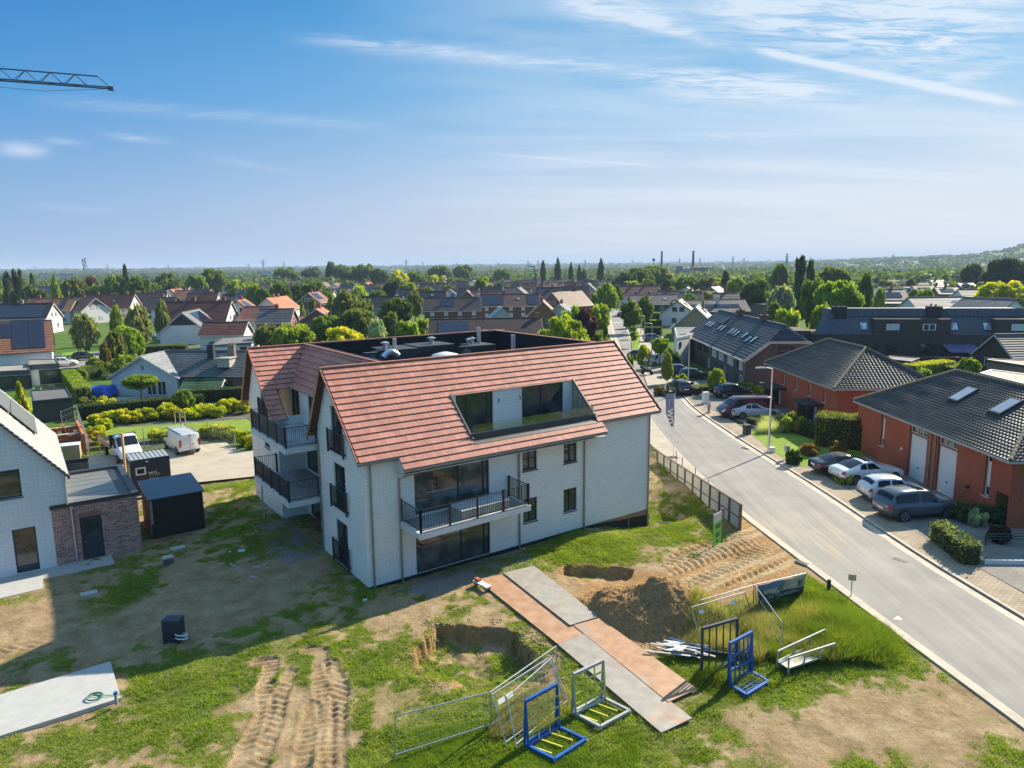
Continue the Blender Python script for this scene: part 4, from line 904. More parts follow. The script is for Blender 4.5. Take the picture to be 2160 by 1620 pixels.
def flat(px4, h, wall, label, fascia=(0.05, 0.05, 0.055), cat='house', render=True, wins=(), name='flat_roofed_house', roofc=(0.16, 0.155, 0.15), fh=.35, world=None):
    """flat-roofed block; px4 = roof corner pixels (front left, front right, back right, back left) at height h"""
    pts = [P(*p, h) for p in px4] if world is None else [Vector((x, y, h)) for x, y in world]; o = pts[0]; d = (pts[1]-pts[0]); rz = atan2(d.y, d.x)
    t = thing(name, label, cat, (o.x, o.y, 0), rz); R = Matrix.Rotation(-rz, 3, 'Z'); loc = [R @ (p-o) for p in pts]; pl = [(v.x, v.y) for v in loc]
    m = MB(); m.prism(pl, 0, h-fh); m.build('wall', RENDER if render else WALLT, t, wall)
    cxx = sum(p[0] for p in pl)/4; cyy = sum(p[1] for p in pl)/4
    big = [(cxx+(x-cxx)*1.02, cyy+(y-cyy)*1.02) for x, y in pl]; sm_ = [(cxx+(x-cxx)*.94, cyy+(y-cyy)*.92) for x, y in pl]
    m = MB(); m.prism(big, h-fh, h-.1); n_ = 4
    m.add([(x, y, h-.1) for x, y in big]+[(x, y, h) for x, y in big]+[(x, y, h) for x, y in sm_]+[(x, y, h-.1) for x, y in sm_], [f for i in range(4) for f in ((i, (i+1) % 4, 4+(i+1) % 4, 4+i), (4+i, 4+(i+1) % 4, 8+(i+1) % 4, 8+i), (8+i, 8+(i+1) % 4, 12+(i+1) % 4, 12+i))])
    m.build('fascia', PLT, t, fascia)
    m = MB(); m.add([(x, y, h-.09) for x, y in sm_], [(0, 1, 2, 3)]); m.build('roof', plain('roofing_felt', (1, 1, 1), .85, tint=True, var=.2, scale=.6), t, roofc)
    L = d.length
    for w in wins:
        u, z_, ww, hh = w[:4]; unit_window(t, (u, -.02, z_), (1, 0, 0), ww, hh, len(w) > 4 and w[4] != 'b', len(w) > 4 and w[4] == 'b')
    return t
WHT = (0.74, 0.72, 0.68); CREAM = (0.60, 0.55, 0.46); RED = (0.30, 0.095, 0.045); DKB = (0.085, 0.07, 0.062); TAN = (0.38, 0.30, 0.19); BRN = (0.17, 0.085, 0.06); ORG = (0.42, 0.17, 0.085); BLK = (0.028, 0.030, 0.035); GRY = (0.15, 0.155, 0.165); DRED = (0.16, 0.06, 0.042); BRK = (0.22, 0.10, 0.07); LGR = (0.28, 0.30, 0.31)

# ---- the near white house with brick annex at the left edge -----------------
LO = P(177.2, 1183); lh = thing('white_brick_house', 'white brick gabled house with pale tiled roof and solar panels at the left edge', 'house', (LO.x, LO.y, 0), AN)
GW = brick('pale_blue_white_brick', (0.80, 0.80, 0.79), (0.72, 0.72, 0.71), (0.56, 0.56, 0.55), bw=.40, bh=.088, mort=.012, bmp=0.5, stain=0.05)
m = MB(); T_ = lambda u: 4.93+(-.45-u)*1.235
us = [-9.5, -6.95, -5.85, -5.5, -4.55, -2.97, -2.34, -1.97, -1.22, -.45]
ho = [(-4.55, -2.34, 4.1, 5.57), (-2.97, -1.97, .04, 2.42), (-6.4, -4.2, .04, 2.42)]
def topw(u): return min(T_(u), T_(-4.9)) if u < -4.9 else T_(u)
def wall_u(m, us, zb, top, holes, y=0.0):
    us = sorted(set(us+[h[0] for h in holes]+[h[1] for h in holes]))
    for a, b in zip(us[:-1], us[1:]):
        zz = zb
        for h in sorted([h for h in holes if h[0] <= (a+b)/2 <= h[1]], key=lambda h: h[2]): m.add([(a, y, zz), (b, y, zz), (b, y, h[2]), (a, y, h[2])], [(0, 1, 2, 3)]); zz = h[3]
        m.add([(a, y, zz), (b, y, zz), (b, y, top(b)), (a, y, top(a))], [(0, 1, 2, 3)])
    for a, b, c, d in holes: p = [(a, y, c), (b, y, c), (b, y, d), (a, y, d)]; m.add(p+[(x, y+.14, z) for x, _, z in p], [(0, 1, 5, 4), (1, 2, 6, 5), (2, 3, 7, 6), (3, 0, 4, 7)])
wall_u(m, [-9.3, -4.9, -1.22], -.1, lambda u: T_(u) if u > -4.9 else T_(-9.8-u), ho)
m.add([(-1.22, 0, 3.36), (-.45, 0, 3.36), (-.45, 0, T_(-.45)), (-1.22, 0, T_(-1.22))], [(0, 1, 2, 3)])
m.add([(-.45, 0, 3.2), (-.45, 12, 3.2), (-.45, 12, 4.9), (-.45, 0, 4.9)], [(0, 1, 2, 3)]); m.build('wall', GW, lh)
window((0, 0, 0), X, Y, *ho[0], lh, vb=[]); window((0, 0, 0), X, Y, *ho[1], lh, vb=[], sill=False); window((0, 0, 0), X, Y, *ho[2], lh, vb=[-5.3], sill=False)
PT = tilemat('pale_grey_tile', (0.40, 0.385, 0.355), .08, .5)
m = MB(); AP = -4.9; courses(m, (-.30, -.12, T_(-.30)), (-.30, 12.2, T_(-.30)), (AP, 12.2, T_(AP)), (AP, -.12, T_(AP)), 17, .03); courses(m, (-9.5, -.12, T_(-.30)), (-9.5, 12.2, T_(-.30)), (AP, 12.2, T_(AP)), (AP, -.12, T_(AP)), 17, .03)
rl = m.build('roof', PT, lh)
m = MB()
for k in range(26):
    t = k/26; a = Vector((-.22, -.16, T_(-.30)+.02)).lerp(Vector((AP, -.16, T_(AP)+.02)), t); b = Vector((-.22, -.16, T_(-.30)+.02)).lerp(Vector((AP, -.16, T_(AP)+.02)), (k+1)/26); m.bar(a+Vector((0, 0, .05)), b, .14, .12)
m.bar((-.25, -.1, T_(-.3)-.02), (-.25, 12.2, T_(-.3)-.02), .1, .12)
m.build('verge_tiles', plain('slate_verge', (0.09, 0.09, 0.11), .5, var=.2), lh)
Ds = Vector((-1, 0, 1.235)).normalized(); Dn = Vector((1.235, 0, 1)).normalized()
for k in range(5):
    a = Vector((-1.5, 4.75+k*1.12, T_(-1.5)))+Dn*.22; b_ = MB(); b_.slab([a, a+Vector((0, 1.08, 0)), a+Vector((0, 1.08, 0))+Ds*1.75, a+Ds*1.75], .05); b_.build('solar_panel', plain('pale_panel', (0.17, 0.175, 0.165), .25, var=.1), rl)
    a = a+Ds*1.8; b_ = MB(); b_.slab([a, a+Vector((0, 1.08, 0)), a+Vector((0, 1.08, 0))+Ds*1.2, a+Ds*1.2], .05); b_.build('solar_panel', _MC['pale_panel'], rl)
# annex
BRA = brick('mixed_brick', (0.62, 0.29, 0.21), (0.20, 0.085, 0.07), (0.50, 0.40, 0.33), bw=.27, bh=.085, mort=.012, bmp=.7, stain=.15)
m = MB(); wall_u(m, [-1.22, 2.84], -.15, lambda u: 3.12, [(0.0, 1.03, 0.0, 2.43)]); m.add([(2.84, 0, -.15), (2.84, 7, -.15), (2.84, 7, 3.12), (2.84, 0, 3.12)], [(0, 1, 2, 3)]); m.add([(2.84, 7, -.15), (-.4, 7, -.15), (-.4, 7, 3.12), (2.84, 7, 3.12)], [(0, 1, 2, 3)])
an = m.build('annex_wall', BRA, lh)
m = MB(); m.box(-.45, 2.88, -.04, 7.05, 3.12, 3.17); an_r = m.build('annex_roof', plain('wet_felt', (0.17, 0.17, 0.15), .35, var=.15, scale=.7), lh)
m = MB()
for a in ((-1.26, 2.92, -.06, .05), (2.6, 2.92, .05, 7.1), (-.45, 2.6, 6.75, 7.1)): m.box(a[0], a[1], a[2], a[3], 3.14, 3.34)
m.box(2.05, 2.6, .05, 6.75, 3.171, 3.19); m.build('roof_edge', plain('edge_trim_dark', (0.035, 0.04, 0.045), .5, var=.2), lh)
for k in range(6): b_ = MB(); b_.box(-.40, 2.02, .95+k*.98, .97+k*.98, 3.171, 3.178); b_.build('felt_seam', _MC['edge_trim_dark'], an_r)
b_ = MB(); b_.box(.04, 1.0, .07, .11, 0.02, 2.41); dr = b_.build('door', plain('petrol_door', (0.022, 0.035, 0.048), .45, var=.08), lh); b_ = MB(); b_.box(.17, .86, .055, .07, 1.2, 2.28); b_.build('pane', GLS, dr); b_ = MB(); b_.box(.10, .22, .02, .05, 1.02, 1.05); b_.build('handle', ALU, dr)
for k in range(12): b_ = MB(); b_.box(.0+k*.088, .0+k*.088+.07, -.012, .0, 2.46, 2.66); b_.build('soldier_brick', plain('soldier_clay', (0.30, 0.13, 0.09), .8, var=.2), an)
b_ = MB(); b_.tube([(-.30, -.07, 3.05), (-.30, -.07, -.1)], .05, 8); b_.box(-.38, -.22, -.12, -.02, 3.0, 3.16); b_.build('downpipe', ALU, lh)
b_ = MB(); b_.tube([(-.46, -.07, 3.3), (-.46, -.07, 4.9)], .05, 8); b_.build('downpipe', ALU, lh)
PATC = plain('terrace_concrete', (0.42, 0.41, 0.38), .85, var=.1, bmp=.1)
m = MB(); m.prism([(-8, 0), (-8, -3.05), (-1.93, -2.75), (-1.92, -1.46), (1.3, -1.46), (1.3, 0)], -.12, .03); o = m.build('terrace', PATC); o.location = (LO.x, LO.y, 0); o.rotation_euler = (0, 0, AN); o['kind'] = 'structure'
m = MB(); m.prism([(-9, -12.9), (-9, -15.6), (0, -15.55), (-.03, -12.53)], -.2, .14); o = m.build('concrete_slab', PATC); o.location = (LO.x, LO.y, 0); o.rotation_euler = (0, 0, AN); tag(o, 'freshly poured pale concrete slab at the lower left edge of the site', 'concrete slab')
def LW(u, v, z=0.0): p = LO+DA*u+DB*v; return Vector((p.x, p.y, z))

# ---- red brick pair with hipped roofs across the street ----------------------
REDB = brick('red_facing_brick', (0.50, 0.115, 0.05), (0.38, 0.085, 0.042), (0.32, 0.14, 0.09), bmp=.5, stain=.14)
def red_house(x0, y0, x1, y1, label, near=True):
    t = thing('red_brick_house', label, 'house', (x0, y0, 0)); W_, L_y = x1-x0, y1-y0; he = 4.30; hr = 7.35
    m = MB(); hh = [(1.2, 3.35, 0, 4.15)]
    # west wall along y, seen from the road (u = y)
    dl = [(7.15-2.1, 7.15, 0.04, 3.35), (10.6-2.2, 10.6, .04, 3.35)] if near else [(4.0, 5.4, .04, 2.1), (13.2, 14.6, .04, 2.1)]
    up = [(5.05, 7.15, 3.4, 4.08), (8.4, 10.6, 3.4, 4.08)] if near else []
    sl_ = [(1.75, 2.3, 1.4, 4.1), (14.0, 14.55, 1.4, 4.1)] if near else [(2.2, 2.75, 2.5, 3.7), (5.6, 6.15, 2.5, 3.7), (9.0, 9.55, 2.5, 3.7), (12.4, 12.95, 2.5, 3.7)]
    do = [(0.05, 1.1, 0.0, 2.05)] if near else []
    holed(m, (0, 0, 0), (0, 1, 0), 0, L_y, -.1, he, dl+[(a, b, c, d) for a, b, c, d in up]+sl_+do, .22, (1, 0, 0))
    m.add([(0, 0, -.1), (W_, 0, -.1), (W_, 0, he), (0, 0, he)], [(0, 1, 2, 3)]); m.add([(0, L_y, -.1), (W_, L_y, -.1), (W_, L_y, he), (0, L_y, he)], [(0, 3, 2, 1)]); m.build('wall', REDB, t)
    for a, b, c, d in dl:
        g = MB()
        for k in range(6): z0 = c+k*(d-c)/6; g.box(.16, .20, a+.04, b-.04, z0+.01, z0+(d-c)/6)
        g_ = g.build('garage_door', WHF, t); k_ = MB(); k_.box(.12, .16, (a+b)/2-.06, (a+b)/2+.06, c+.9, c+1.02); k_.build('handle', ANTF, g_)
    for i, (a, b, c, d) in enumerate(up): window((0, 0, 0), Y, X, a, b, c, d, t, 3, depth=.18, sill=False, fm=WHF)
    for a, b, c, d in sl_:
        if near:
            window((0, 0, 0), Y, X, a, b, c, c+.65, t, 1, depth=.18, fm=WHF); window((0, 0, 0), Y, X, a, b, d-.6, d, t, 1, depth=.18, sill=False, fm=WHF); g = MB(); g.box(.16, .19, a, b, c+.66, d-.61); g.build('spandrel_panel', WHF, t)
        else: window((0, 0, 0), Y, X, a, b, c, d, t, 1, depth=.18, fm=WHF)
    for a, b, c, d in do: g = MB(); g.box(.9, .95, a, b, c, d); g.build('door', plain('brown_door', (0.08, 0.04, 0.025), .6), t); g = MB(); g.box(.2, .9, a, b, d, d+.04); g.build('porch_ceiling', WHF, t)
    e = .55; R = W_/2; ez = he-.05
    c_ = [(-e, -e), (W_+e, -e), (W_+e, L_y+e), (-e, L_y+e)]; r0, r1 = (W_/2, R-.2), (W_/2, L_y-R+.2)
    m = MB(); k = dict(wave=.29, nu=2) if near else dict(wave=.34, nu=2); n_ = 24
    courses(m, (*c_[3], ez), (*c_[0], ez), (*r0, hr), (*r1, hr), n_, .05, .08, **k); courses(m, (*c_[0], ez), (*c_[1], ez), (*r0, hr), (*r0, hr), n_, .05, .08, **k)
    courses(m, (*c_[1], ez), (*c_[2], ez), (*r1, hr), (*r0, hr), n_, .05, .08, **k); courses(m, (*c_[2], ez), (*c_[3], ez), (*r1, hr), (*r1, hr), n_, .05, .08, **k)
    rf = m.build('roof', plain('dark_pantile', (0.062, 0.068, 0.066), .6, var=.3, scale=1.0, spec=.35), t)
    m = MB()
    for a, b in ((c_[0], r0), (c_[1], r0), (c_[2], r1), (c_[3], r1), (r0, r1)):
        za, zb_ = (hr if a == r0 else ez), hr; A_, B_ = Vector((*a, za+.14)), Vector((*b, zb_+.14)); n_ = int((B_-A_).length/.38)
        for i in range(n_): p, q = A_.lerp(B_, i/n_), A_.lerp(B_, (i+.93)/n_); m.tube([p, q+Vector((0, 0, .02))], [.14, .11], 7)
    o = m.build('hip_tiles', plain('lichened_hip_tile', (0.20, 0.17, 0.11), .8, var=.3, scale=2.5), t); o['kind'] = 'stuff'
    m = MB(); p = [Vector((*c, ez-.02)) for c in c_]
    for i in range(4): m.bar(p[i], p[(i+1) % 4], .16, .14)
    m.build('gutter', plain('pale_gutter', (0.42, 0.42, 0.40), .45, .3), t)
    m = MB(); m.add([(*c, ez-.06) for c in c_], [(0, 1, 2, 3)]); m.build('soffit', WHF, t)
    if near:
        sv = Vector((W_/2+e, 0, hr-ez)).normalized(); n = Vector((-sv.z, 0, sv.x))
        for y_, v in ((10.2, 3.0), (5.9, 3.0)):
            b0 = Vector((-e, y_-.5, ez))+sv*v+n*.12; b_ = MB(); b_.slab([b0, b0+Vector((0, -1.15, 0)), b0+Vector((0, -1.15, 0))+sv*1.7, b0+sv*1.7], -.12); f = b_.build('skylight', ANTF, rf)
            b1 = b0+sv*.12+n*.13; b_ = MB(); b_.add([b1+Vector((0, -.1, 0)), b1+Vector((0, -1.05, 0)), b1+Vector((0, -1.05, 0))+sv*1.46, b1+Vector((0, -.1, 0))+sv*1.46], [(0, 1, 2, 3)]); b_.build('pane', plain('bright_roof_glass', (0.36, 0.42, 0.46), .08, var=.1, spec=.9), f)
        for y_ in (7.35, 7.9): b_ = MB(); b_.tube([(-.06, y_, he-.1), (-.06, y_, 0)], .05, 8); b_.build('downpipe', ZINC, t)
        b_ = MB(); b_.tube([(-.02, 11.3, 1.95), (-.16, 11.3, 1.95)], .11, 10); b_.build('wall_lamp', WHF, t); b_ = MB(); b_.tube([(-.02, 3.6, 1.5), (-.2, 3.6, 1.45)], .09, 10); b_.build('wall_lamp', ANTF, t)
        b_ = MB(); b_.box(0, .3, L_y-.02, L_y+.9, 2.3, he-.05); b_.box(0, .3, L_y+.6, L_y+.9, -.1, 2.3); b_.build('porch_arch', REDB, t)
    else:
        for y_ in (3.4, 12.6):
            b_ = MB(); b_.box(-1.6, 0, y_-.9, y_+3.2 if y_ > 10 else y_+2.4, 2.05, 2.3); b_.box(-1.6, -1.5, y_-.9, y_-.75, 0, 2.05); b_.box(-1.6, 0, y_+1.2, y_+1.35, 0, 2.05); b_.build('porch', plain('dark_slats', (0.035, 0.035, 0.033), .7, var=.2), t)
    return t
red_house(28.75, 39.45, 37.9, 56.9, 'red brick house with two tall white garage doors, dark hipped roof and two skylights')
red_house(29.5, 63.4, 38.5, 80.1, 'red brick house with dark porch boxes and plain dark hipped roof beyond the beech hedge', False)

# ---- dark brick terrace row ------------------------------------------------
t = thing('terrace_row', 'dark brick row of terraced houses with black tiled roof, many skylights and white blinds', 'terraced houses', (28.7, 86.6, 0), radians(88.4))
L_t, W_t, he, hr = 32.5, 10.4, 3.95, 7.9
m = MB(); m.add([(0, 0, 0), (L_t, 0, 0), (L_t, 0, he), (0, 0, he)], [(0, 3, 2, 1)]); hz = 6.1; yy = W_t/2*(hz-he)/(hr-he)
m.add([(0, 0, 0), (0, -W_t, 0), (0, -W_t, he), (0, -W_t+yy, hz), (0, -yy, hz), (0, 0, he)], [(0, 1, 2, 3, 4, 5)])
m.add([(L_t, 0, 0), (L_t, -W_t, 0), (L_t, -W_t, he), (L_t, -W_t/2, hr), (L_t, 0, he)], [(4, 3, 2, 1, 0)]); m.build('wall', WALLT, t, (0.135, 0.11, 0.095))
m = MB(); e = .35
courses(m, (L_t+.1, .3, he-.2), (-e, .3, he-.2), (-e, -yy, hz), (L_t+.1, -yy, hz), 8, .05); courses(m, (L_t+.1, -yy, hz), (-e, -yy, hz), (1.3, -W_t/2, hr), (L_t+.1, -W_t/2, hr), 8, .05)
courses(m, (-e, -W_t-.3, he-.2), (L_t, -W_t-.3, he-.2), (L_t, -W_t/2, hr), (1.3, -W_t/2, hr), 12, .05); courses(m, (-e, -yy, hz-.02), (-e, -W_t+yy, hz-.02), (1.3, -W_t/2, hr), (1.3, -W_t/2, hr), 8, .05)
m.bar((1.3, -W_t/2, hr+.1), (L_t, -W_t/2, hr+.1), .25, .12); rf = m.build('roof', ROOF, t, (0.040, 0.050, 0.068))
m = MB(); m.bar((-e-.05, .3, he-.3), (-e-.05, -yy, hz-.1), .12, .35); m.bar((-e-.05, -yy, hz-.1), (-e-.05, -W_t+yy, hz-.1), .12, .3); m.bar((-e-.05, -W_t-.3, he-.3), (-e-.05, -W_t+yy, hz-.1), .12, .35); m.bar((-e, .36, he-.2), (L_t, .36, he-.2), .2, .18); m.build('eaves_trim', PLT, t, (0.52, 0.48, 0.40))
sv = Vector((0, -W_t/2, hr-he)).normalized(); sn = Vector((0, (hr-he), W_t/2)).normalized()
def tsky(u, v, w, d, me=SKF, nm='skylight', sub=SKP, lift=.12):
    ux = Vector((-1, 0, 0)); M = Matrix((ux*w, sv*d, sn)).transposed().to_4x4(); M.translation = Vector((u, 0, he))+sv*v+sn*lift; f = link(nm, me, rf); f.matrix_basis = M
    if sub: link('pane', sub, f)
for u, v in ((4.6, 2.4), (6.4, 2.2), (9.0, 2.6), (12.4, 2.5), (14.0, 2.6), (15.5, 2.6), (20.0, 2.6), (21.6, 2.6), (26.4, 2.6), (27.8, 2.6), (29.2, 2.6)): tsky(u, v, .75, 1.2)
for i in range(3): tsky(24.5-i*.85, 3.9, .8, 1.7, sub=None, me=plain and SKF, nm='solar_collector')
for i in range(3):
    M = Matrix((Vector((0, -1.15, 0)), Vector((.5, 0, .62)), Vector((-.78, 0, .6)))).transposed().to_4x4(); M.translation = Vector((-.15+.02, -3.5-i*1.2, hz+.15)); f = link('solar_panel', PVME, rf); f.matrix_basis = M
for u, w in ((9.5, 1.0), (20.5, 1.1)):
    m = MB(); m.box(u-w/2, u+w/2, -W_t/2-.5, -W_t/2+.5, hr-.7, hr+.7); m.box(u-w/2-.08, u+w/2+.08, -W_t/2-.6, -W_t/2+.6, hr+.7, hr+.8)
    for k in range(3): m.tube([(u-.3+.3*k, -W_t/2, hr+.8), (u-.3+.3*k, -W_t/2, hr+1.05)], .1, 6)
    m.build('chimney', WALLT, rf, (0.16, 0.10, 0.08))
for k, u in enumerate((.7, 1.5, 2.5, 5.0, 5.9, 6.8, 9.5, 10.4, 11.3, 13.2, 14.1, 15.0, 18.5, 19.3, 20.2, 22.2, 23.1, 24.0)):
    unit_window(t, (u+.7, .02, 2.35), (-1, 0, 0), .6, 1.25, k > 11 or k == 2, k <= 11 and k != 2)
for u in (0.4, 7.7, 16.5): unit_window(t, (u+1.3, .02, .5), (-1, 0, 0), 1.0, 1.3)
for u in (2.6, 9.6, 12.0, 19.5, 22.0): b_ = MB(); b_.box(u, u+1.9, .0, .03, 0, 1.75); b_.build('garage_door', plain('dark_slats', (0.03, 0.03, 0.03), .7), t)
unit_window(t, (-.02, -4.0, 4.0), (0, -1, 0), 1.9, 1.5, True, False)
for u in (-.1, 8.0, 16.4): b_ = MB(); b_.tube([(u, .08, he), (u, .08, 0)], .06, 6); b_.build('downpipe', ZINC, t)

# ---- black three-storey block ---------------------------------------------
bo = P(1712, 762); be = P(2112, 766); hd = atan2((be-bo).y, (be-bo).x); Lb = 36.5; bz = 1.0
t = thing('dark_apartment_block', 'long black brick apartment block with slate mansard, solar strip and dark balconies', 'building', (bo.x, bo.y, 0), hd)
m = MB(); m.box(0, Lb, 0, 9, 0, 4.35); m.box(11.5-2.4, 20.3, .3, 6, 4.35, 6.75); m.box(26.5, 32.6, .3, 6, 4.35, 6.75); m.box(-6.6, 0, 1.5, 9, 0, 4.75); m.build('wall', WALLT, t, (0.085, 0.072, 0.064))
m = MB(); m.slab([(3.5, .6, 4.3), (31.8, .6, 4.3), (31.8, 2.6, 7.0), (3.5, 2.6, 7.0)], .1); m.slab([(.2, .6, 4.3), (3.5, .6, 4.3), (3.5, 2.6, 7.4), (2.4, 3.6, 7.5)], .1); m.slab([(5.0, 2.6, 7.0), (31.8, 2.6, 7.0), (31.8, 3.4, 8.2), (5.0, 3.4, 8.2)], .1); m.box(3.4, 31.8, 3.4, 8, 4.3, 8.1); rf = m.build('roof', ROOF, t, (0.085, 0.10, 0.12))
for k in range(24):
    if k in (11, 12, 13): continue
    b_ = MB(); a = 5.2+k*1.1; b_.slab([(a, 2.5, 7.02), (a+1.05, 2.5, 7.02), (a+1.05, 3.3, 8.22), (a, 3.3, 8.22)], -.05); b_.build('solar_panel', PVM, rf)
for u in (3.4, 17.6): b_ = MB(); b_.box(u, u+2.1, 2.3, 3.6, 6.4, 8.6); b_.tube([(u+.6, 3, 8.6), (u+.6, 3, 9.0)], .12, 6); b_.tube([(u+1.3, 3, 8.6), (u+1.3, 3, 8.9)], .12, 6); b_.build('chimney', WALLT, rf, (0.05, 0.048, 0.05))
for u in (7.4, 20.6, 25.4): b_ = MB(); b_.slab([(u, 1.0, 5.0), (u+1.0, 1.0, 5.0), (u+1.0, 1.75, 6.0), (u, 1.75, 6.0)], -.1); f = b_.build('skylight', SKYG, rf)
for u in (10.9, 16.2, 28.8): unit_window(t, (u, .28, 5.0), (1, 0, 0), 1.9, 1.0, False, u != 16.2)  # blinds added to make the dormer panes brighter
for u, w in ((1.6, 1.6), (4.6, 1.0), (7.6, 2.4), (11.0, 1.6), (15.6, 2.7), (24.2, 2.0), (30.0, 1.4)): unit_window(t, (u, -.02, 1.4), (1, 0, 0), w, 1.6, True, w == 1.0)
m = MB(); m.box(-2, Lb+5, -6.2, -6.0, 0, 1.6); m.box(Lb+4.8, Lb+5, -6, 2, 0, 1.6); m.box(10, 10.2, -6, 0, 0, 1.6); m.box(19, 19.2, -6, 0, 0, 1.6); m.build('garden_wall', WALLT, t, (0.05, 0.045, 0.045))
b_ = MB(); b_.slab([(19.0, -3.4, 2.0), (23.6, -3.4, 1.95), (23.6, -.1, 2.9), (19.0, -.1, 2.9)], .05); b_.build('awning', plain('purple_awning', (0.11, 0.09, 0.20), .6, var=.5, scale=1.5), t)

# ---- the rest of the village (ridge end pixel, other end / heading ...) -------
house((103, 676), 212, 10, 8.0, 3.9, WHT, (0.30, 0.13, 0.075), 'white house with a big solar panel array on its orange-brown roof at the left edge', L=20, wins=[('g', -3, .9, 1.2, 1.2), ('r', 14, 2.2, 2.0, 1.2)], pv=[(-1, .7, .5, 2, 6, 2.0, 1.0), (-1, 4.8, 3.0, 3, 3, 2.0, 1.0)], dark=True, chim=())
house((110, 640), 190, 9.5, 7.4, 4, WHT, BLK, 'white gabled house with black solar covered roof behind the solar panel house', L=14, wins=[('g', -2.5, 1, 1.2, 1.4), ('g', 1.2, 1, 1.2, 1.4), ('g', -1.8, 4.0, 1.0, 1.2), ('g', .3, 4.0, 1.0, 1.2)], chim=((.5, 0, (0.3, 0.25, 0.2)),), pv=[(-1, 1, .3, 6, 4, 1.9, 1.1)])
house((17, 641), 200, 8, 7.2, 4, CREAM, BRN, 'cream gabled house with dark brown roof at the far left edge', L=10)
house((160, 629), 185, 9, 7.4, 4, (0.5, 0.5, 0.52), ORG, 'grey gabled house with orange roof and a slanting solar strip', L=13, pv=[(-1, 2, .6, 1, 5, 1.4, .9)], chim=((.4, 0), (.8, 0)))
house((200, 629), 150, 9, 7.4, 3.8, WHT, (0.36, 0.13, 0.075), 'white house with brown clad gable and red-brown roof, right of the orange roofed one', L=11, gcol=(0.20, 0.12, 0.085), blind=True)
house((283, 621), 184, 10, 7.8, 3.6, WHT, DRED, 'wide dark red-brown roof with two chimneys and white gable left of centre village', L=15, sky=((-1, 5, 3, .8, .7),), chim=((.15, 0), (.75, 0)))
house((372, 627), 172, 9, 7.2, 3.8, WHT, (0.20, 0.12, 0.085), 'white house with brown clad half-hipped roof and small lit window', L=9, gcol=(0.12, 0.08, 0.06), dark=True)
house((352, 617), 185, 9, 7.6, 3.8, CREAM, BRN, 'cream house under long brown roof behind the wide red-brown one', L=10)
house((486, 635), 184, 12, 8.2, 3.4, WHT, DRED, 'large dark maroon tiled roof sloping low, behind the white swoop-roofed house', L=15, chim=((.55, 0), (.1, 0)))
house((520, 679), 184, 7, 5.2, 3.0, WHT, DRED, 'low maroon roofed wing beside the large maroon roof', L=8, chim=())
house((460, 617), 184, 9, 7.6, 4, WHT, DRED, 'dark red roofed house with white gable behind the maroon roof', L=10, chim=((.3, 0),))
o = house((384, 660), (422, 652), 9.5, 6.6, 2.6, WHT, (0.20, 0.205, 0.20), 'white house with sweeping grey roof, black gable triangle and solar panels', gcol=BLK, L=13, blind=True, wins=[('g', -2.6, 1.4, 1.6, 1.5, True), ('g', .9, 1.4, .8, 1.5, True), ('g', -4.0, 1.4, .8, 1.4)], pv=[(-1, 3.5, 1.6, 5, 2, 1.5, 2.0)], chim=())
house((500, 635), (524, 629), 9.5, 7.4, 3.9, WHT, ORG, 'white house with orange roof and solar panels left of the white and orange cottage', L=12, pv=[(-1, 1.5, 1.0, 6, 3, 1.0, 1.4)], dark=True)
house((563, 629), (591, 626), 8.5, 7.4, 3.9, WHT, (0.50, 0.19, 0.09), 'white cottage with bright orange roof and two chimneys', L=14, chim=((.3, 0), (.55, 0)), wins=[('r', 2, .9, 1.1, 1.2), ('r', 5, .9, 1.1, 1.2), ('r', 8, .9, 1.1, 1.2), ('r', 3, 2.5, 1.1, 1.0), ('r', 7, 2.5, 1.1, 1.0)])
house((601, 668), 20, 6, 3.6, 2.2, CREAM, (0.26, 0.17, 0.12), 'low cream garage with brown tiled roof below the orange roofed cottage', L=9, chim=())
house((650, 618), (668, 616), 8, 7.6, 4.4, (0.16, 0.10, 0.085), (0.30, 0.12, 0.08), 'brown brick gabled house with solar panels above white ground floor', L=11, render=False, pv=[(-1, 1, 1.5, 4, 2, 1.4, 1.5)], chim=((.3, 0),))
house((848, 625), 180, 10, 7.0, 3.8, (0.3, 0.3, 0.31), BLK, 'house with long black roof behind the round trees', L=15, chim=())
house((899, 611), 181, 9, 7.4, 4, BRK, (0.05, 0.055, 0.065), 'dark slate roof of a brick house left of the tall party wall', L=10)
house((940, 614), 181, 9, 7.4, 4, BRK, (0.035, 0.04, 0.05), 'dark roofed house with a small bright skylight', L=9, sky=((-1, 4, 3, .9, .8),), chim=((.95, 0),))
house((1012, 627), 183, 9, 7.2, 3.9, BRK, (0.10, 0.075, 0.065), 'brick and beige terrace pair with grey-brown roof and solar panels', L=15, render=False, pv=[(-1, 7, 1.8, 3, 2, 1.1, 1.5)], blind=True, chim=((.02, 0, CREAM), (.5, 0)))
house((1058, 614), 183, 9, 7.4, 4, BRK, (0.27, 0.11, 0.075), 'brick house with rusty red roof and white blinds', L=10, render=False, blind=True)
house((1138, 620), 182, 10, 7.2, 3.9, BRK, (0.16, 0.085, 0.06), 'brick terrace with brown roof and black solar panels by the street', L=18, render=False, blind=True, pv=[(-1, 1, .6, 2, 4, 1.4, 1.2), (-1, 11, .6, 5, 4, 1.3, 1.2)], chim=((.6, 0),), sky=((-1, 6, 3, .9, .9),))
house((1138, 671), 183, 10, 6.0, 3.2, BRK, (0.085, 0.05, 0.045), 'long dark brown tiled roof just behind the apartment building', L=20, render=False, pv=[(-1, 13, .4, 5, 3, 1.1, 1.5)], chim=((.02, 0, (0.42, 0.17, 0.09)),), rows=18)
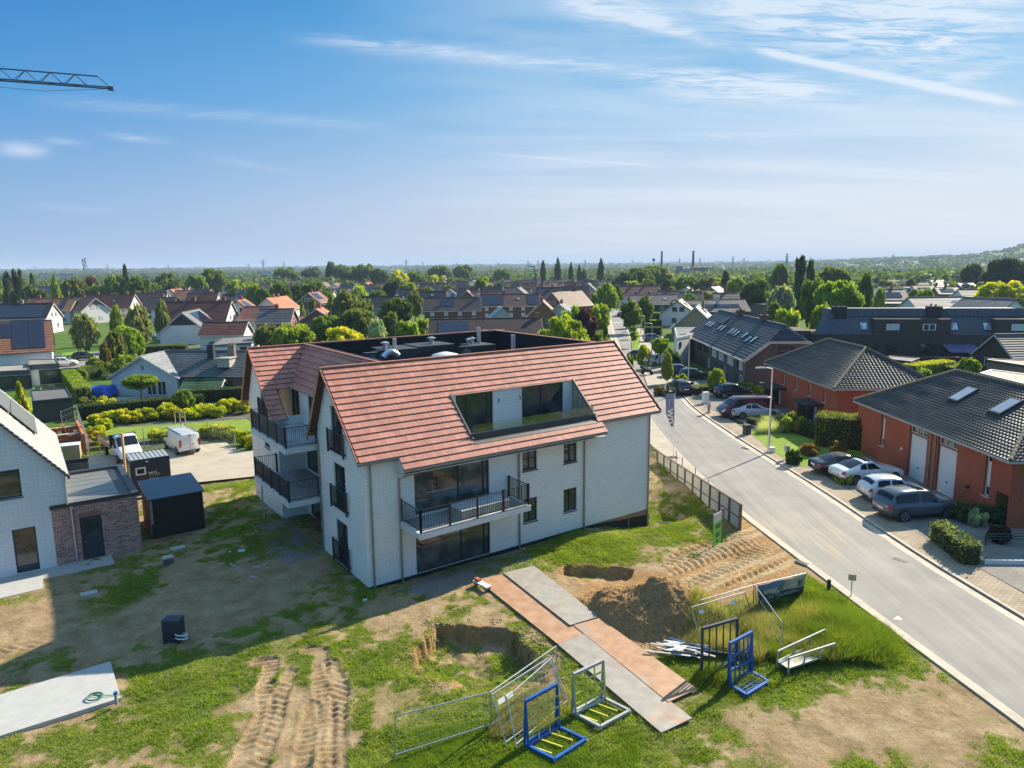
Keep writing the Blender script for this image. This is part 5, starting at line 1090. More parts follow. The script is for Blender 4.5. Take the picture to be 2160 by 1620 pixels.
house((1058, 650), (1050, 645), 6, 5.0, 2.4, (0.5, 0.5, 0.5), (0.40, 0.44, 0.46), 'small pale gable with glassy grey roof behind the dark tiled roof', L=7, chim=())
house((1145, 636), (1150, 625), 8.5, 6.6, 2.6, (0.36, 0.14, 0.07), (0.36, 0.14, 0.08), 'orange brick house with steep gable facing the camera and brick chimney', L=10, render=False, chim=((.3, .1, (0.36, 0.15, 0.08)),))
house((1180, 642), (1196, 636), 7, 5.8, 3, CREAM, (0.10, 0.11, 0.13), 'cream house with dark roof beside the orange brick gable', L=8)
house((1225, 613), (1165, 616), 10, 7.6, 3.2, (0.28, 0.14, 0.09), (0.20, 0.115, 0.075), 'broad brown roofed corner house at the left of the street', render=False, chim=((.2, 0), (.9, 0)))
house((1241, 604), 182, 9, 8.6, 4.6, BRK, (0.17, 0.09, 0.065), 'tall dark red brick house with white balcony behind the corner house', L=9, render=False)
house((1197, 606), 182, 9, 7.9, 4.6, BRK, (0.035, 0.045, 0.06), 'black roofed house behind the broad brown roof', L=11)
house((1321, 597), 182, 10, 8.2, 4.0, WHT, (0.045, 0.06, 0.08), 'white house with tall blue-black roof at the end of the street', L=8, dark=True, chim=())
house((1388, 602), 181, 10, 7.8, 4, WHT, (0.24, 0.10, 0.07), 'white terrace with red-brown roof and skylights right of the street end', L=16, sky=((-1, 3, 2, .9, .9), (-1, 8, 2, .9, .9), (-1, 13, 2, .9, .9)), chim=((.3, 0), (.6, 0)))
house((1424, 622), 181, 10, 6.2, 3.6, DKB, (0.13, 0.115, 0.105), 'dark brick house with flat-pitched grey-brown roof and two bright skylights', L=14, render=False, sky=((-1, 3, 2.5, 1.4, .8), (-1, 8, 2.5, 1.4, .8)), chim=())
house((1430, 635), (1440, 628), 9, 6.4, 3.2, WHT, (0.17, 0.12, 0.09), 'white gabled house with brown roof and dark balcony beside the street', L=13, dark=True, sky=((-1, 5, 3, .8, 1.4), (-1, 6.2, 3, .8, 1.4)), chim=())
house((1467, 648), (1480, 637), 9.6, 6.6, 2.2, TAN, (0.095, 0.095, 0.10), 'tan brick house with steep dark roof and long skylights before the terrace row', L=12, render=False, sky=((-1, 6, 4, .7, 1.6), (-1, 8, 4, .7, 1.6), (-1, 2, 1.4, .7, 1.6)), wins=[], chim=((.9, -.2, (0.40, 0.30, 0.16)),))
house((1568, 632), 181, 10, 6.0, 3.3, DKB, (0.16, 0.145, 0.13), 'wide low brown roofed house with solar film behind the tan gable', L=19, pv=[(-1, 2, 1.5, 10, 1, 1.5, 1.6)], chim=((.4, .4, (0.6, 0.6, 0.58)),))
house((1500, 605), (1520, 603), 10, 7.4, 3.6, (0.30, 0.18, 0.12), (0.19, 0.12, 0.085), 'brown gabled house with tall wide gable among the trees', L=10, render=False)
house((1448, 606), (1455, 603), 8, 6.8, 3.8, WHT, (0.22, 0.18, 0.15), 'white gabled house half hidden by round trees', L=9)
house((1562, 602), 160, 7, 7.5, 4.2, WHT, BRN, 'narrow white gable behind the big round tree', L=8)
flat([(1428, 712), (1456, 706), (1484, 690), (1423, 691)], 4.4, WHT, 'white rendered cube house with dark garage recess at the head of the terrace row', fascia=(0.5, 0.5, 0.48), wins=[(1.0, 2.7, .7, .9, 'd')])
flat([(1583, 641), (1700, 645), (1700, 637), (1583, 636)], 3.6, (0.24, 0.18, 0.14), 'long brown brick flat-roofed shed behind the terrace row', render=False, wins=[(6, 1.4, 1.5, 1.0), (8, 1.4, 1.5, 1.0)], cat='shed', name='brick_shed')
house((2032, 626), 184, 9, 7.0, 4.0, WHT, (0.13, 0.135, 0.145), 'white brick house with grey tiled roof left of the larger one at the right', L=14, chim=(), wins=[('g', -1, 1.2, .8, 1.0)])
house((2142, 631), (2035, 627), 12, 7.4, 4.0, WHT, (0.14, 0.145, 0.155), 'large white brick gabled house with grey roof at the right edge', rows=15, chim=(), dark=True, wins=[('r', 3, 3.0, .8, .9), ('r', 9, 3.0, .8, .9), ('g', -3, 3.2, 1.0, 1.0), ('g', 2, 3.2, 1.0, 1.0)], sky=((-1, 12, 4, 1.0, 1.2),))
house((2172, 610), 184, 9, 7.6, 4.0, WHT, (0.10, 0.10, 0.115), 'dark grey roof cut by the right edge of the view', L=9, chim=())
house((2097, 678), 184, 7, 4.8, 2.6, (0.33, 0.26, 0.21), (0.085, 0.10, 0.10), 'low brick annex with grey roof and white fascia right of the black block', L=5, render=False, chim=(), dark=True)
house((2175, 705), 183, 8, 5.4, 2.4, DKB, (0.075, 0.085, 0.09), 'dark brick bungalow with slate grey roof at the right edge', L=5, render=False, chim=())
flat([(2096, 722), (2200, 735), (2220, 722), (2100, 712)], 2.7, (0.35, 0.37, 0.36), 'grey flat-roofed extension with glass front below the dark bungalow', roofc=(0.36, 0.33, 0.28), wins=[(2, .3, 3, 1.7, 'd'), (6, .3, 3, 1.7, 'd')])
flat([(2083, 758), (2200, 776), (2200, 762), (2095, 756)], 2.6, (0.27, 0.19, 0.15), 'brown brick flat-roofed garage at the right edge', render=False, roofc=(0.33, 0.30, 0.26), cat='garage', name='garage')
flat([(2068, 786), (2200, 818), (2200, 793), (2092, 779)], 2.4, (0.42, 0.42, 0.40), 'pale garden room with white roof edge and dark glazing behind the red house', fascia=(0.6, 0.6, 0.58), roofc=(0.36, 0.32, 0.26), wins=[(4, .3, 2, 1.6, 'd'), (7, .3, 2, 1.6, 'd')], cat='garden room', name='garden_room')
flat([(1862, 755), (1922, 762), (1940, 755), (1880, 750)], 2.3, (0.30, 0.22, 0.18), 'low brick flat-roofed outbuilding before the black block', render=False, cat='shed', name='outbuilding')
flat([(1838, 627), (1925, 624), (1925, 620), (1838, 621)], 3.5, (0.55, 0.52, 0.47), 'pale flat-roofed workshop with white roof behind the conifer', fascia=(0.5, 0.5, 0.5), roofc=(0.55, 0.53, 0.50), cat='workshop', name='workshop')
flat([(1815, 640), (1925, 640), (1925, 633), (1815, 632)], 3.2, (0.25, 0.18, 0.14), 'low brick workshop with dusty flat roof behind the black block', roofc=(0.36, 0.31, 0.25), render=False, cat='workshop', name='workshop')
house((1678, 684), 184, 6, 4.4, 2.4, (0.33, 0.22, 0.17), (0.16, 0.14, 0.125), 'small brick outhouse with tiled roof left of the black block', L=6, render=False, chim=())
# left foreground band: bungalow and annexes
house((299, 752), (352, 741), 8.6, 4.95, 2.45, (0.60, 0.64, 0.66), (0.30, 0.31, 0.30), 'pale rendered bungalow wing with wide gable and glass doors facing the clipped tree', chim=(), wins=[('g', -2.9, .05, 1.2, 1.9), ('g', -1.6, .05, 1.3, 1.9), ('g', -.15, 3.2, .35, .7)], dark=False)
o = house((545, 741), (350, 741), 9.0, 5.0, 2.5, (0.13, 0.10, 0.085), (0.10, 0.115, 0.13), 'dark slate roofed main range of the bungalow with two chimneys and a dormer', chim=((.45, .3, (0.05, 0.055, 0.07)), (.22, .35, (0.24, 0.19, 0.15))), rows=14, wins=[('r', 1.5, .8, 1.6, 1.0), ('r', 9, .6, 1.4, 1.6)], dark=True)
b_ = MB(); b_.box(2.2, 3.8, 2.0, 3.6, 3.4, 4.5); b_.box(2.0, 4.0, 1.9, 3.9, 4.5, 4.6); b_.build('dormer', PLT, o, (0.45, 0.42, 0.36))
flat([(58, 770), (124, 766), (118, 757), (60, 758)], 2.9, WHT, 'white flat-roofed garden annex with dark glazed front and grey fascia', fascia=(0.10, 0.10, 0.10), fh=.7, wins=[(1.2, .1, 4.6, 2.0, 'd')], roofc=(0.24, 0.22, 0.18))
flat([(-20, 784), (62, 780), (60, 768), (-20, 772)], 2.6, WHT, 'lower white flat-roofed annex with dark fascia at the left edge', fascia=(0.08, 0.08, 0.08), fh=.6, wins=[(.5, .1, 4, 1.8, 'd')], roofc=(0.30, 0.28, 0.24))
flat([(447, 728), (530, 722), (552, 706), (470, 712)], 2.9, WHT, 'white flat-roofed extension with dark fascia left of the apartment building', fascia=(0.12, 0.10, 0.10), wins=[(4.6, .2, 1.2, 2.0, 'd'), (6, .2, 1.2, 2.0, 'd')])
flat([(69, 846), (152, 838), (140, 818), (64, 823)], 2.35, (0.085, 0.085, 0.08), 'black timber garden shed with felt roof behind the pale roofed house', fascia=(0.03, 0.03, 0.03), cat='shed', name='garden_shed', roofc=(0.13, 0.125, 0.12), render=False)
house((467, 801), (430, 802), 3.0, 2.2, 1.5, (0.6, 0.6, 0.6), (0.06, 0.12, 0.06), 'little playhouse with green felt roof and white front', cat='playhouse', L=4.0, chim=(), wins=[('g', -.9, .3, .7, .9), ('g', .2, .3, .7, .9)], name='playhouse')

# ---- far rows, each house on its own ---------------------------------------
rng = random.Random(5)
def row(x0, x1, y0, y1, n, desc, group, hrange=(6.6, 8.0), cols=None, Wd=9, he=3.9):
    cols = cols or [(0.24, 0.11, 0.075), (0.18, 0.10, 0.075), (0.30, 0.15, 0.10), (0.12, 0.09, 0.08)]
    for i in range(n):
        px = x0+(x1-x0)*(i+.5)/n+rng.uniform(-.3, .3)*(x1-x0)/n; py = rng.uniform(y0, y1); hr = rng.uniform(*hrange)
        hor = 562+(1080-px)*.0105; D = (CH-hr)*F/max(6, py-hor); ln = max(7, (x1-x0)/n*D/F*1.05); ln = min(ln, 16)
        hd = 180+rng.uniform(-12, 8)+(90 if rng.random() < .22 else 0)
        wc = rng.choice([WHT, WHT, CREAM, BRK, (0.45, 0.3, 0.22)])
        house((px, py), hd, Wd, hr, he, wc, rng.choice(cols), '%s from the left %s' % (ORD[i], desc), L=ln, detail=1, chim=((.5, 0),) if rng.random() < .7 else (),
              pv=[(-1, 1.5, 1, 3, 2, 1.5, 1.5)] if rng.random() < .3 else None, wins=[('r', ln*.2, 1, 1.2, 1.2), ('r', ln*.65, 1, 1.2, 1.2), ('g', -.6, 3.9, 1.2, 1.1), ('g', -1.6, 1, 1.2, 1.2)], group=group)
row(1125, 1300, 588, 600, 17, 'in the distant red roofed estate', 'houses of the distant red roofed estate')
row(905, 1140, 590, 602, 16, 'in the far roofs above the brick terraces', 'houses in the far line of roofs at the centre', (6.6, 7.6))
row(940, 1150, 604, 612, 11, 'in the dark roofs just behind the brick terraces', 'houses in the middle line of roofs at the centre', cols=[(0.06, 0.06, 0.065), (0.10, 0.08, 0.075), (0.19, 0.10, 0.075)])
row(1830, 2110, 588, 597, 13, 'in the far roofs beyond the black block', 'houses beyond the black block', (6, 7), cols=[(0.13, 0.10, 0.09), (0.10, 0.10, 0.11), (0.18, 0.11, 0.09)])
row(1835, 2080, 600, 611, 9, 'in the nearer roofs beyond the black block', 'nearer houses beyond the black block', (6, 7.2), cols=[(0.08, 0.08, 0.09), (0.17, 0.10, 0.08), (0.30, 0.26, 0.22)], Wd=10)
row(500, 900, 583, 592, 15, 'among the trees at the far left centre', 'houses among the trees at the far left centre', (6.5, 7.5), cols=[(0.06, 0.065, 0.075), (0.20, 0.14, 0.11), (0.28, 0.14, 0.09)])
row(300, 520, 592, 606, 8, 'in the scattered roofs left of the tree belt', 'scattered houses left of the tree belt', (6.5, 7.5), cols=[(0.28, 0.13, 0.09), (0.06, 0.06, 0.07), (0.17, 0.09, 0.07)])
row(60, 300, 590, 600, 7, 'half hidden in the trees at the far left', 'houses half hidden at the far left', (6, 7), cols=[(0.10, 0.09, 0.09), (0.2, 0.12, 0.09)])
row(640, 900, 600, 612, 6, 'peeping between the middle trees', 'houses peeping between the middle trees', (6.2, 7.2), cols=[(0.12, 0.10, 0.09), (0.26, 0.15, 0.10)])
row(1590, 1830, 592, 604, 5, 'between the tall trees right of the centre', 'houses between the tall trees right of the centre', (6, 7), cols=[(0.2, 0.12, 0.09), (0.10, 0.10, 0.10)])
OR_ = [(0.42, 0.17, 0.085), (0.30, 0.12, 0.08), (0.22, 0.12, 0.09), (0.09, 0.09, 0.10)]
row(0, 340, 603, 612, 9, 'in the second line of the left village', 'houses in the second line at left', (6.6, 7.6), cols=OR_)
row(330, 560, 607, 616, 7, 'in the orange roofed group right of the maroon roof', 'orange roofed group at left', (6.6, 7.6), cols=OR_)
row(560, 930, 594, 603, 13, 'in the line of roofs behind the middle trees', 'houses behind the middle trees', (6.8, 7.8), cols=OR_)
row(560, 800, 640, 652, 5, 'in the gardens before the middle trees', 'houses before the middle trees', (6.4, 7.2), cols=OR_)
row(1420, 1640, 612, 620, 6, 'behind the wide brown roof right of the street', 'houses behind the wide brown roof', (6.4, 7.2), cols=[(0.2, 0.12, 0.09), (0.12, 0.11, 0.11)])
# ================================================================ vegetation
LEAF = leafmat(); BARK = plain('bark', (0.10, 0.075, 0.05), 0.9, var=0.3, scale=4)
def leaf_quads(P_, size, rg, up=0.25):
    n = len(P_); d = rg.normal(size=(n, 3)); d[:, 2] += up; d /= np.linalg.norm(d, axis=1)[:, None]
    a = np.cross(d, rg.normal(size=(n, 3))); a /= np.linalg.norm(a, axis=1)[:, None]; b = np.cross(d, a)
    s = (size*rg.uniform(.6, 1.35, n))[:, None]; a = a*s; b = b*s*.7
    V_ = np.stack([P_-a, P_+b*.9, P_+a, P_-b*.9], 1).reshape(-1, 3); F_ = np.arange(n*4).reshape(n, 4); return V_, F_
def crown(name, kind, n, size, seed):
    """a leafy crown in a unit box: x,y in -1..1, z in 0..1"""
    rg = np.random.default_rng(seed); K = {'round': 46, 'tall': 50, 'cone': 60, 'poplar': 50, 'bush': 26, 'flat': 46, 'pine': 60, 'weep': 60, 'wide': 60}[kind]
    th = rg.uniform(0, 2*pi, K); u = rg.uniform(-1, 1, K); rr = rg.uniform(.55, 1.0, K)**.6
    if kind in ('round', 'flat', 'bush', 'wide', 'tall'):
        w = np.sqrt(1-u*u); c = np.stack([w*np.cos(th)*rr*.80, w*np.sin(th)*rr*.80, .5+u*rr*.42], 1)
        if kind == 'tall': c[:, :2] *= (1.12-.45*c[:, 2:3])
        if kind == 'bush': c[:, 2] = np.clip(c[:, 2]*.95-.05, .06, 1); c[:, :2] *= 1.1
        cr = rg.uniform(.20, .34, K); fl = .55 if kind != 'flat' else .45
        if kind == 'wide': cr *= .8
    elif kind in ('cone', 'pine'):
        z = rg.uniform(0, 1, K)**1.25; r = (1-z)*.85+.05; 
        if kind == 'pine': r = .45+.4*np.sin(z*9)*.5; r = r*(1-.55*z)
        c = np.stack([r*np.cos(th)*rr, r*np.sin(th)*rr, z*.93+.03], 1); cr = .10+.17*(1-z); fl = .5
    elif kind == 'poplar':
        z = rg.uniform(0, 1, K); r = .75*np.sin(np.clip(z*.92+.10, 0, 1)*pi)**.6; c = np.stack([r*np.cos(th)*rr, r*np.sin(th)*rr, z*.94+.03], 1); cr = np.full(K, .22); fl = .35
    else:
        z = rg.uniform(.1, 1, K); r = .85*np.sqrt(np.clip(1-(z-.55)**2*3.2, .1, 1)); c = np.stack([r*np.cos(th)*rr, r*np.sin(th)*rr, z*.9], 1); cr = np.full(K, .17); fl = 1.0
    vv = rg.uniform(.1, .9, K); ci = rg.integers(0, K, n); dd = rg.normal(size=(n, 3)); dd /= np.linalg.norm(dd, axis=1)[:, None]
    rad = cr[ci]*rg.uniform(.35, 1.12, n)**.7; p = c[ci]+dd*rad[:, None]*np.array([1, 1, fl])
    if kind == 'weep': p[:, 2] -= rg.uniform(0, .2, n); p[:, :2] += rg.normal(0, .06, (n, 2))
    p[:, 2] = np.clip(p[:, 2], 0.0, 1.05)
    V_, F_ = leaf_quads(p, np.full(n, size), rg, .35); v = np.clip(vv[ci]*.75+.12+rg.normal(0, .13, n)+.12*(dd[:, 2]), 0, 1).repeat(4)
    V_[:, 2] = V_[:, 2]*1.0
    # added dark core, inner shade put into its colour, so that gaps do not open right through the middle
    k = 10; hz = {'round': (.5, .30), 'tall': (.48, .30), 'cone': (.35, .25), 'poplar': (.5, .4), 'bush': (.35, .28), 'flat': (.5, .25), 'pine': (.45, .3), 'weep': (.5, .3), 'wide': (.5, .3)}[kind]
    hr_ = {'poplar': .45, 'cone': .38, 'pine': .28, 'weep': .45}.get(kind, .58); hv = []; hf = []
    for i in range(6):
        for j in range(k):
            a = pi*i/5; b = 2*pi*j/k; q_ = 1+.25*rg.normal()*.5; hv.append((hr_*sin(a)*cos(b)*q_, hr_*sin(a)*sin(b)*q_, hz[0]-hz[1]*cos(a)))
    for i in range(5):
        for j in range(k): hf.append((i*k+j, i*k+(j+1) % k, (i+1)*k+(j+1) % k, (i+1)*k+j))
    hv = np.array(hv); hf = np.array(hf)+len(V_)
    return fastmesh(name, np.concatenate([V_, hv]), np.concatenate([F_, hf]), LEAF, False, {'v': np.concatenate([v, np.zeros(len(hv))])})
CRN = {}
def get_crown(kind, near, i):
    key = (kind, near, i)
    if key not in CRN:
        n, s = {2: (9000, .060), 1: (3200, .095), 0: (900, .17)}[near]
        if kind in ('poplar', 'cone'): s *= 1.1
        CRN[key] = crown('crown', kind, n, s, hash(key) % 1000 if False else (sum(map(ord, kind))*7+near*31+i*13))
    return CRN[key]
_trk = {}
def trunk_mesh(i):
    if i not in _trk:
        rg = random.Random(i+50); m = MB(); m.tube([(0, 0, -.05), (.01, .0, .5), (0, .02, 1.05)], [.055, .038, .025], 7, cap=False)
        for k in range(6):
            a = rg.uniform(0, 6.28); z0 = rg.uniform(.75, 1.0); m.tube([(0, 0, z0), (cos(a)*.16, sin(a)*.16, z0+.22), (cos(a)*.3, sin(a)*.3, z0+.40)], [.022, .014, .006], 5, cap=False)
        _trk[i] = m.mesh('trunk', BARK)
    return _trk[i]
GREENS = {'g': (0.125, 0.185, 0.035), 'b': (0.22, 0.30, 0.040), 'd': (0.060, 0.100, 0.030), 'o': (0.150, 0.180, 0.060), 'y': (0.40, 0.42, 0.030), 'p': (0.075, 0.036, 0.042), 'r': (0.20, 0.15, 0.05), 's': (0.32, 0.38, 0.25), 'c': (0.075, 0.115, 0.07), 'f': (0.045, 0.075, 0.035), 'w': (0.23, 0.26, 0.11)}
ntree = 0
def tree(px, top, wpx, dist, kind, col, label, near=None, base=None, group=None, tfrac=None, cat='tree', jit=True):
    global ntree; ntree += 1; r = random.Random(ntree*3+1)
    p = ray(px, 700); p = CAMP+p*(dist/p.y); hor = 562+(1080-px)*.0105; dep = dist
    zt = CH-(top-hor)*dep/F*0.985; zt = max(zt, 1.2); R_ = wpx*dep/F/2*1.04
    if near is None: near = 2 if wpx > 62 else (1 if wpx > 17 else 0)
    bush = kind == 'bush'; tf = tfrac if tfrac is not None else (0.0 if bush else {'cone': .05, 'poplar': .04, 'weep': .15, 'pine': .12, 'flat': .45}.get(kind, .14))
    z0 = gz(p.x, p.y) if FX0 < p.x < FX1 and FY0 < p.y < FY1 else 0.0
    t = thing('bush' if bush else ('tree' if kind not in ('cone', 'pine', 'poplar') else {'cone': 'conifer_tree', 'pine': 'conifer_tree', 'poplar': 'poplar_tree'}[kind]), label, 'bush' if bush else cat, (p.x, p.y, z0), r.uniform(0, 6.28), group)
    c = GREENS[col]; f = r.uniform(.85, 1.18) if jit else 1; c = (c[0]*f*r.uniform(.92, 1.1), c[1]*f, c[2]*f)
    me = get_crown(kind, near, r.randint(0, 2 if near < 2 else 1)); H = zt-z0
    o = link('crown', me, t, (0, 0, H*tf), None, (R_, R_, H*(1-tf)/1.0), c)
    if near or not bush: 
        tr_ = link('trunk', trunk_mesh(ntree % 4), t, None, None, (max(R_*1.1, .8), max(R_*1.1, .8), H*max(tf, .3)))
    return t
def hedge(pts, w, h, col, label, cat='hedge', dens=95, leaf=.075, z=0.0, world=False, ragged=.06):
    """clipped hedge along ground pixels"""
    q_ = [P(*p, z) for p in pts] if not world else [Vector((*p, z)) for p in pts]
    o = q_[0]; t = thing('hedge', label, cat, (o.x, o.y, z)); vs = []; vv = []; hv = MB()
    for a, b in zip(q_[:-1], q_[1:]):
        d = b-a; L = d.length; ux = d/L; n = Vector((ux.y, -ux.x, 0)); a = a-o; N_ = int(dens*(L*w+2*L*h+2*w*h))
        N_ = min(N_, 26000); k = RNG.random(N_); u = RNG.random(N_)*L; s = (RNG.random(N_)-.5)*w; zz = RNG.random(N_)*h
        tot = w+2*h; f = k*tot; top = f < w; lft = (f >= w) & (f < w+h)
        zz = np.where(top, h, zz); s = np.where(top, s, np.where(lft, -w/2, w/2)); endc = RNG.random(N_) < w*h*2/(L*tot+w*h*2); e_ = RNG.random(N_) < .5
        u = np.where(endc, np.where(e_, 0, L), u); s = np.where(endc, (RNG.random(N_)-.5)*w, s); zz = np.where(endc, RNG.random(N_)*h, zz)
        j = RNG.normal(0, ragged, (N_, 3)); hh = h*(.06*(vnoise(u, s, .7, 3)-.5))
        vs.append(np.stack([a.x+ux.x*u+n.x*s, a.y+ux.y*u+n.y*s, zz+hh*(zz/h)], 1)+j); vv.append(np.clip(.45+.4*(fbm(u, zz+s, 1.3, 2, 7)-.5)*2+RNG.normal(0, .16, N_)+.12*top, 0, 1))
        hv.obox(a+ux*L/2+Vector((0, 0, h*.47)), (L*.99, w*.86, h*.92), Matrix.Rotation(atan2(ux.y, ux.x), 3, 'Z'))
    p = np.concatenate(vs); V_, F_ = leaf_quads(p, np.full(len(p), leaf), RNG, .2)
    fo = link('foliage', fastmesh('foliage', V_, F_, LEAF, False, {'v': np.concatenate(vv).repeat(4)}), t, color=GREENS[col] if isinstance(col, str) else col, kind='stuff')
    hb = hv.build('dark_core', plain('hedge_heart', (0.022, 0.030, 0.012), .95, var=.3), t)  # solid dark box, the hedge's inner shade put into its colour
    return t
LAWN = plain('lawn', (0.20, 0.28, 0.04), .95, var=.25, scale=1.2, bmp=.5, spec=.1); LAWND = plain('lawn_shade', (0.085, 0.15, 0.025), .95, var=.3, scale=.8, bmp=.5, spec=.1)
def gsheet(name, pts, z, mat): return sheet(name, [tuple(P(*p, z)[:2]) for p in pts], z, mat)
gsheet('lawn', [(210, 905), (520, 884), (560, 915), (300, 925), (205, 945)], .012, LAWN)
gsheet('lawn', [(205, 853), (400, 845), (400, 868), (190, 878)], .014, LAWN)
gsheet('lawn', [(30, 845), (75, 835), (75, 872), (20, 885)], .014, LAWN); gsheet('lawn', [(130, 745), (185, 738), (205, 748), (135, 758)], .014, LAWN)
gsheet('patio', [(222, 838), (400, 832), (420, 846), (225, 852)], .018, PATC)
gsheet('street', [(95, 770), (330, 740), (420, 722), (420, 714), (300, 728), (90, 757)], .008, ASPH)
gsheet('street', [(95, 800), (180, 790), (330, 745), (300, 740), (95, 768)], .012, ASPH)
CPAV = plain('yard_concrete', (0.42, 0.36, 0.27), .9, var=.14, scale=.6, bmp=.1)
gsheet('yard', [(150, 1010), (185, 960), (330, 950), (475, 932), (506, 951), (545, 950), (552, 1003), (418, 1017), (340, 1040), (240, 1060)], .17, CPAV)
gsheet('pavement', [(1350, 850), (1362, 860), (1376, 888), (1440, 966), (1500, 1020), (1478, 1010), (1425, 980), (1395, 962), (1340, 900)], .052, _MC['pavement_concrete'])
gsheet('pavement', [(1366, 815), (1345, 745), (1330, 690), (1352, 690), (1392, 760), (1425, 812)], .115, _MC.get('pavement_concrete'))
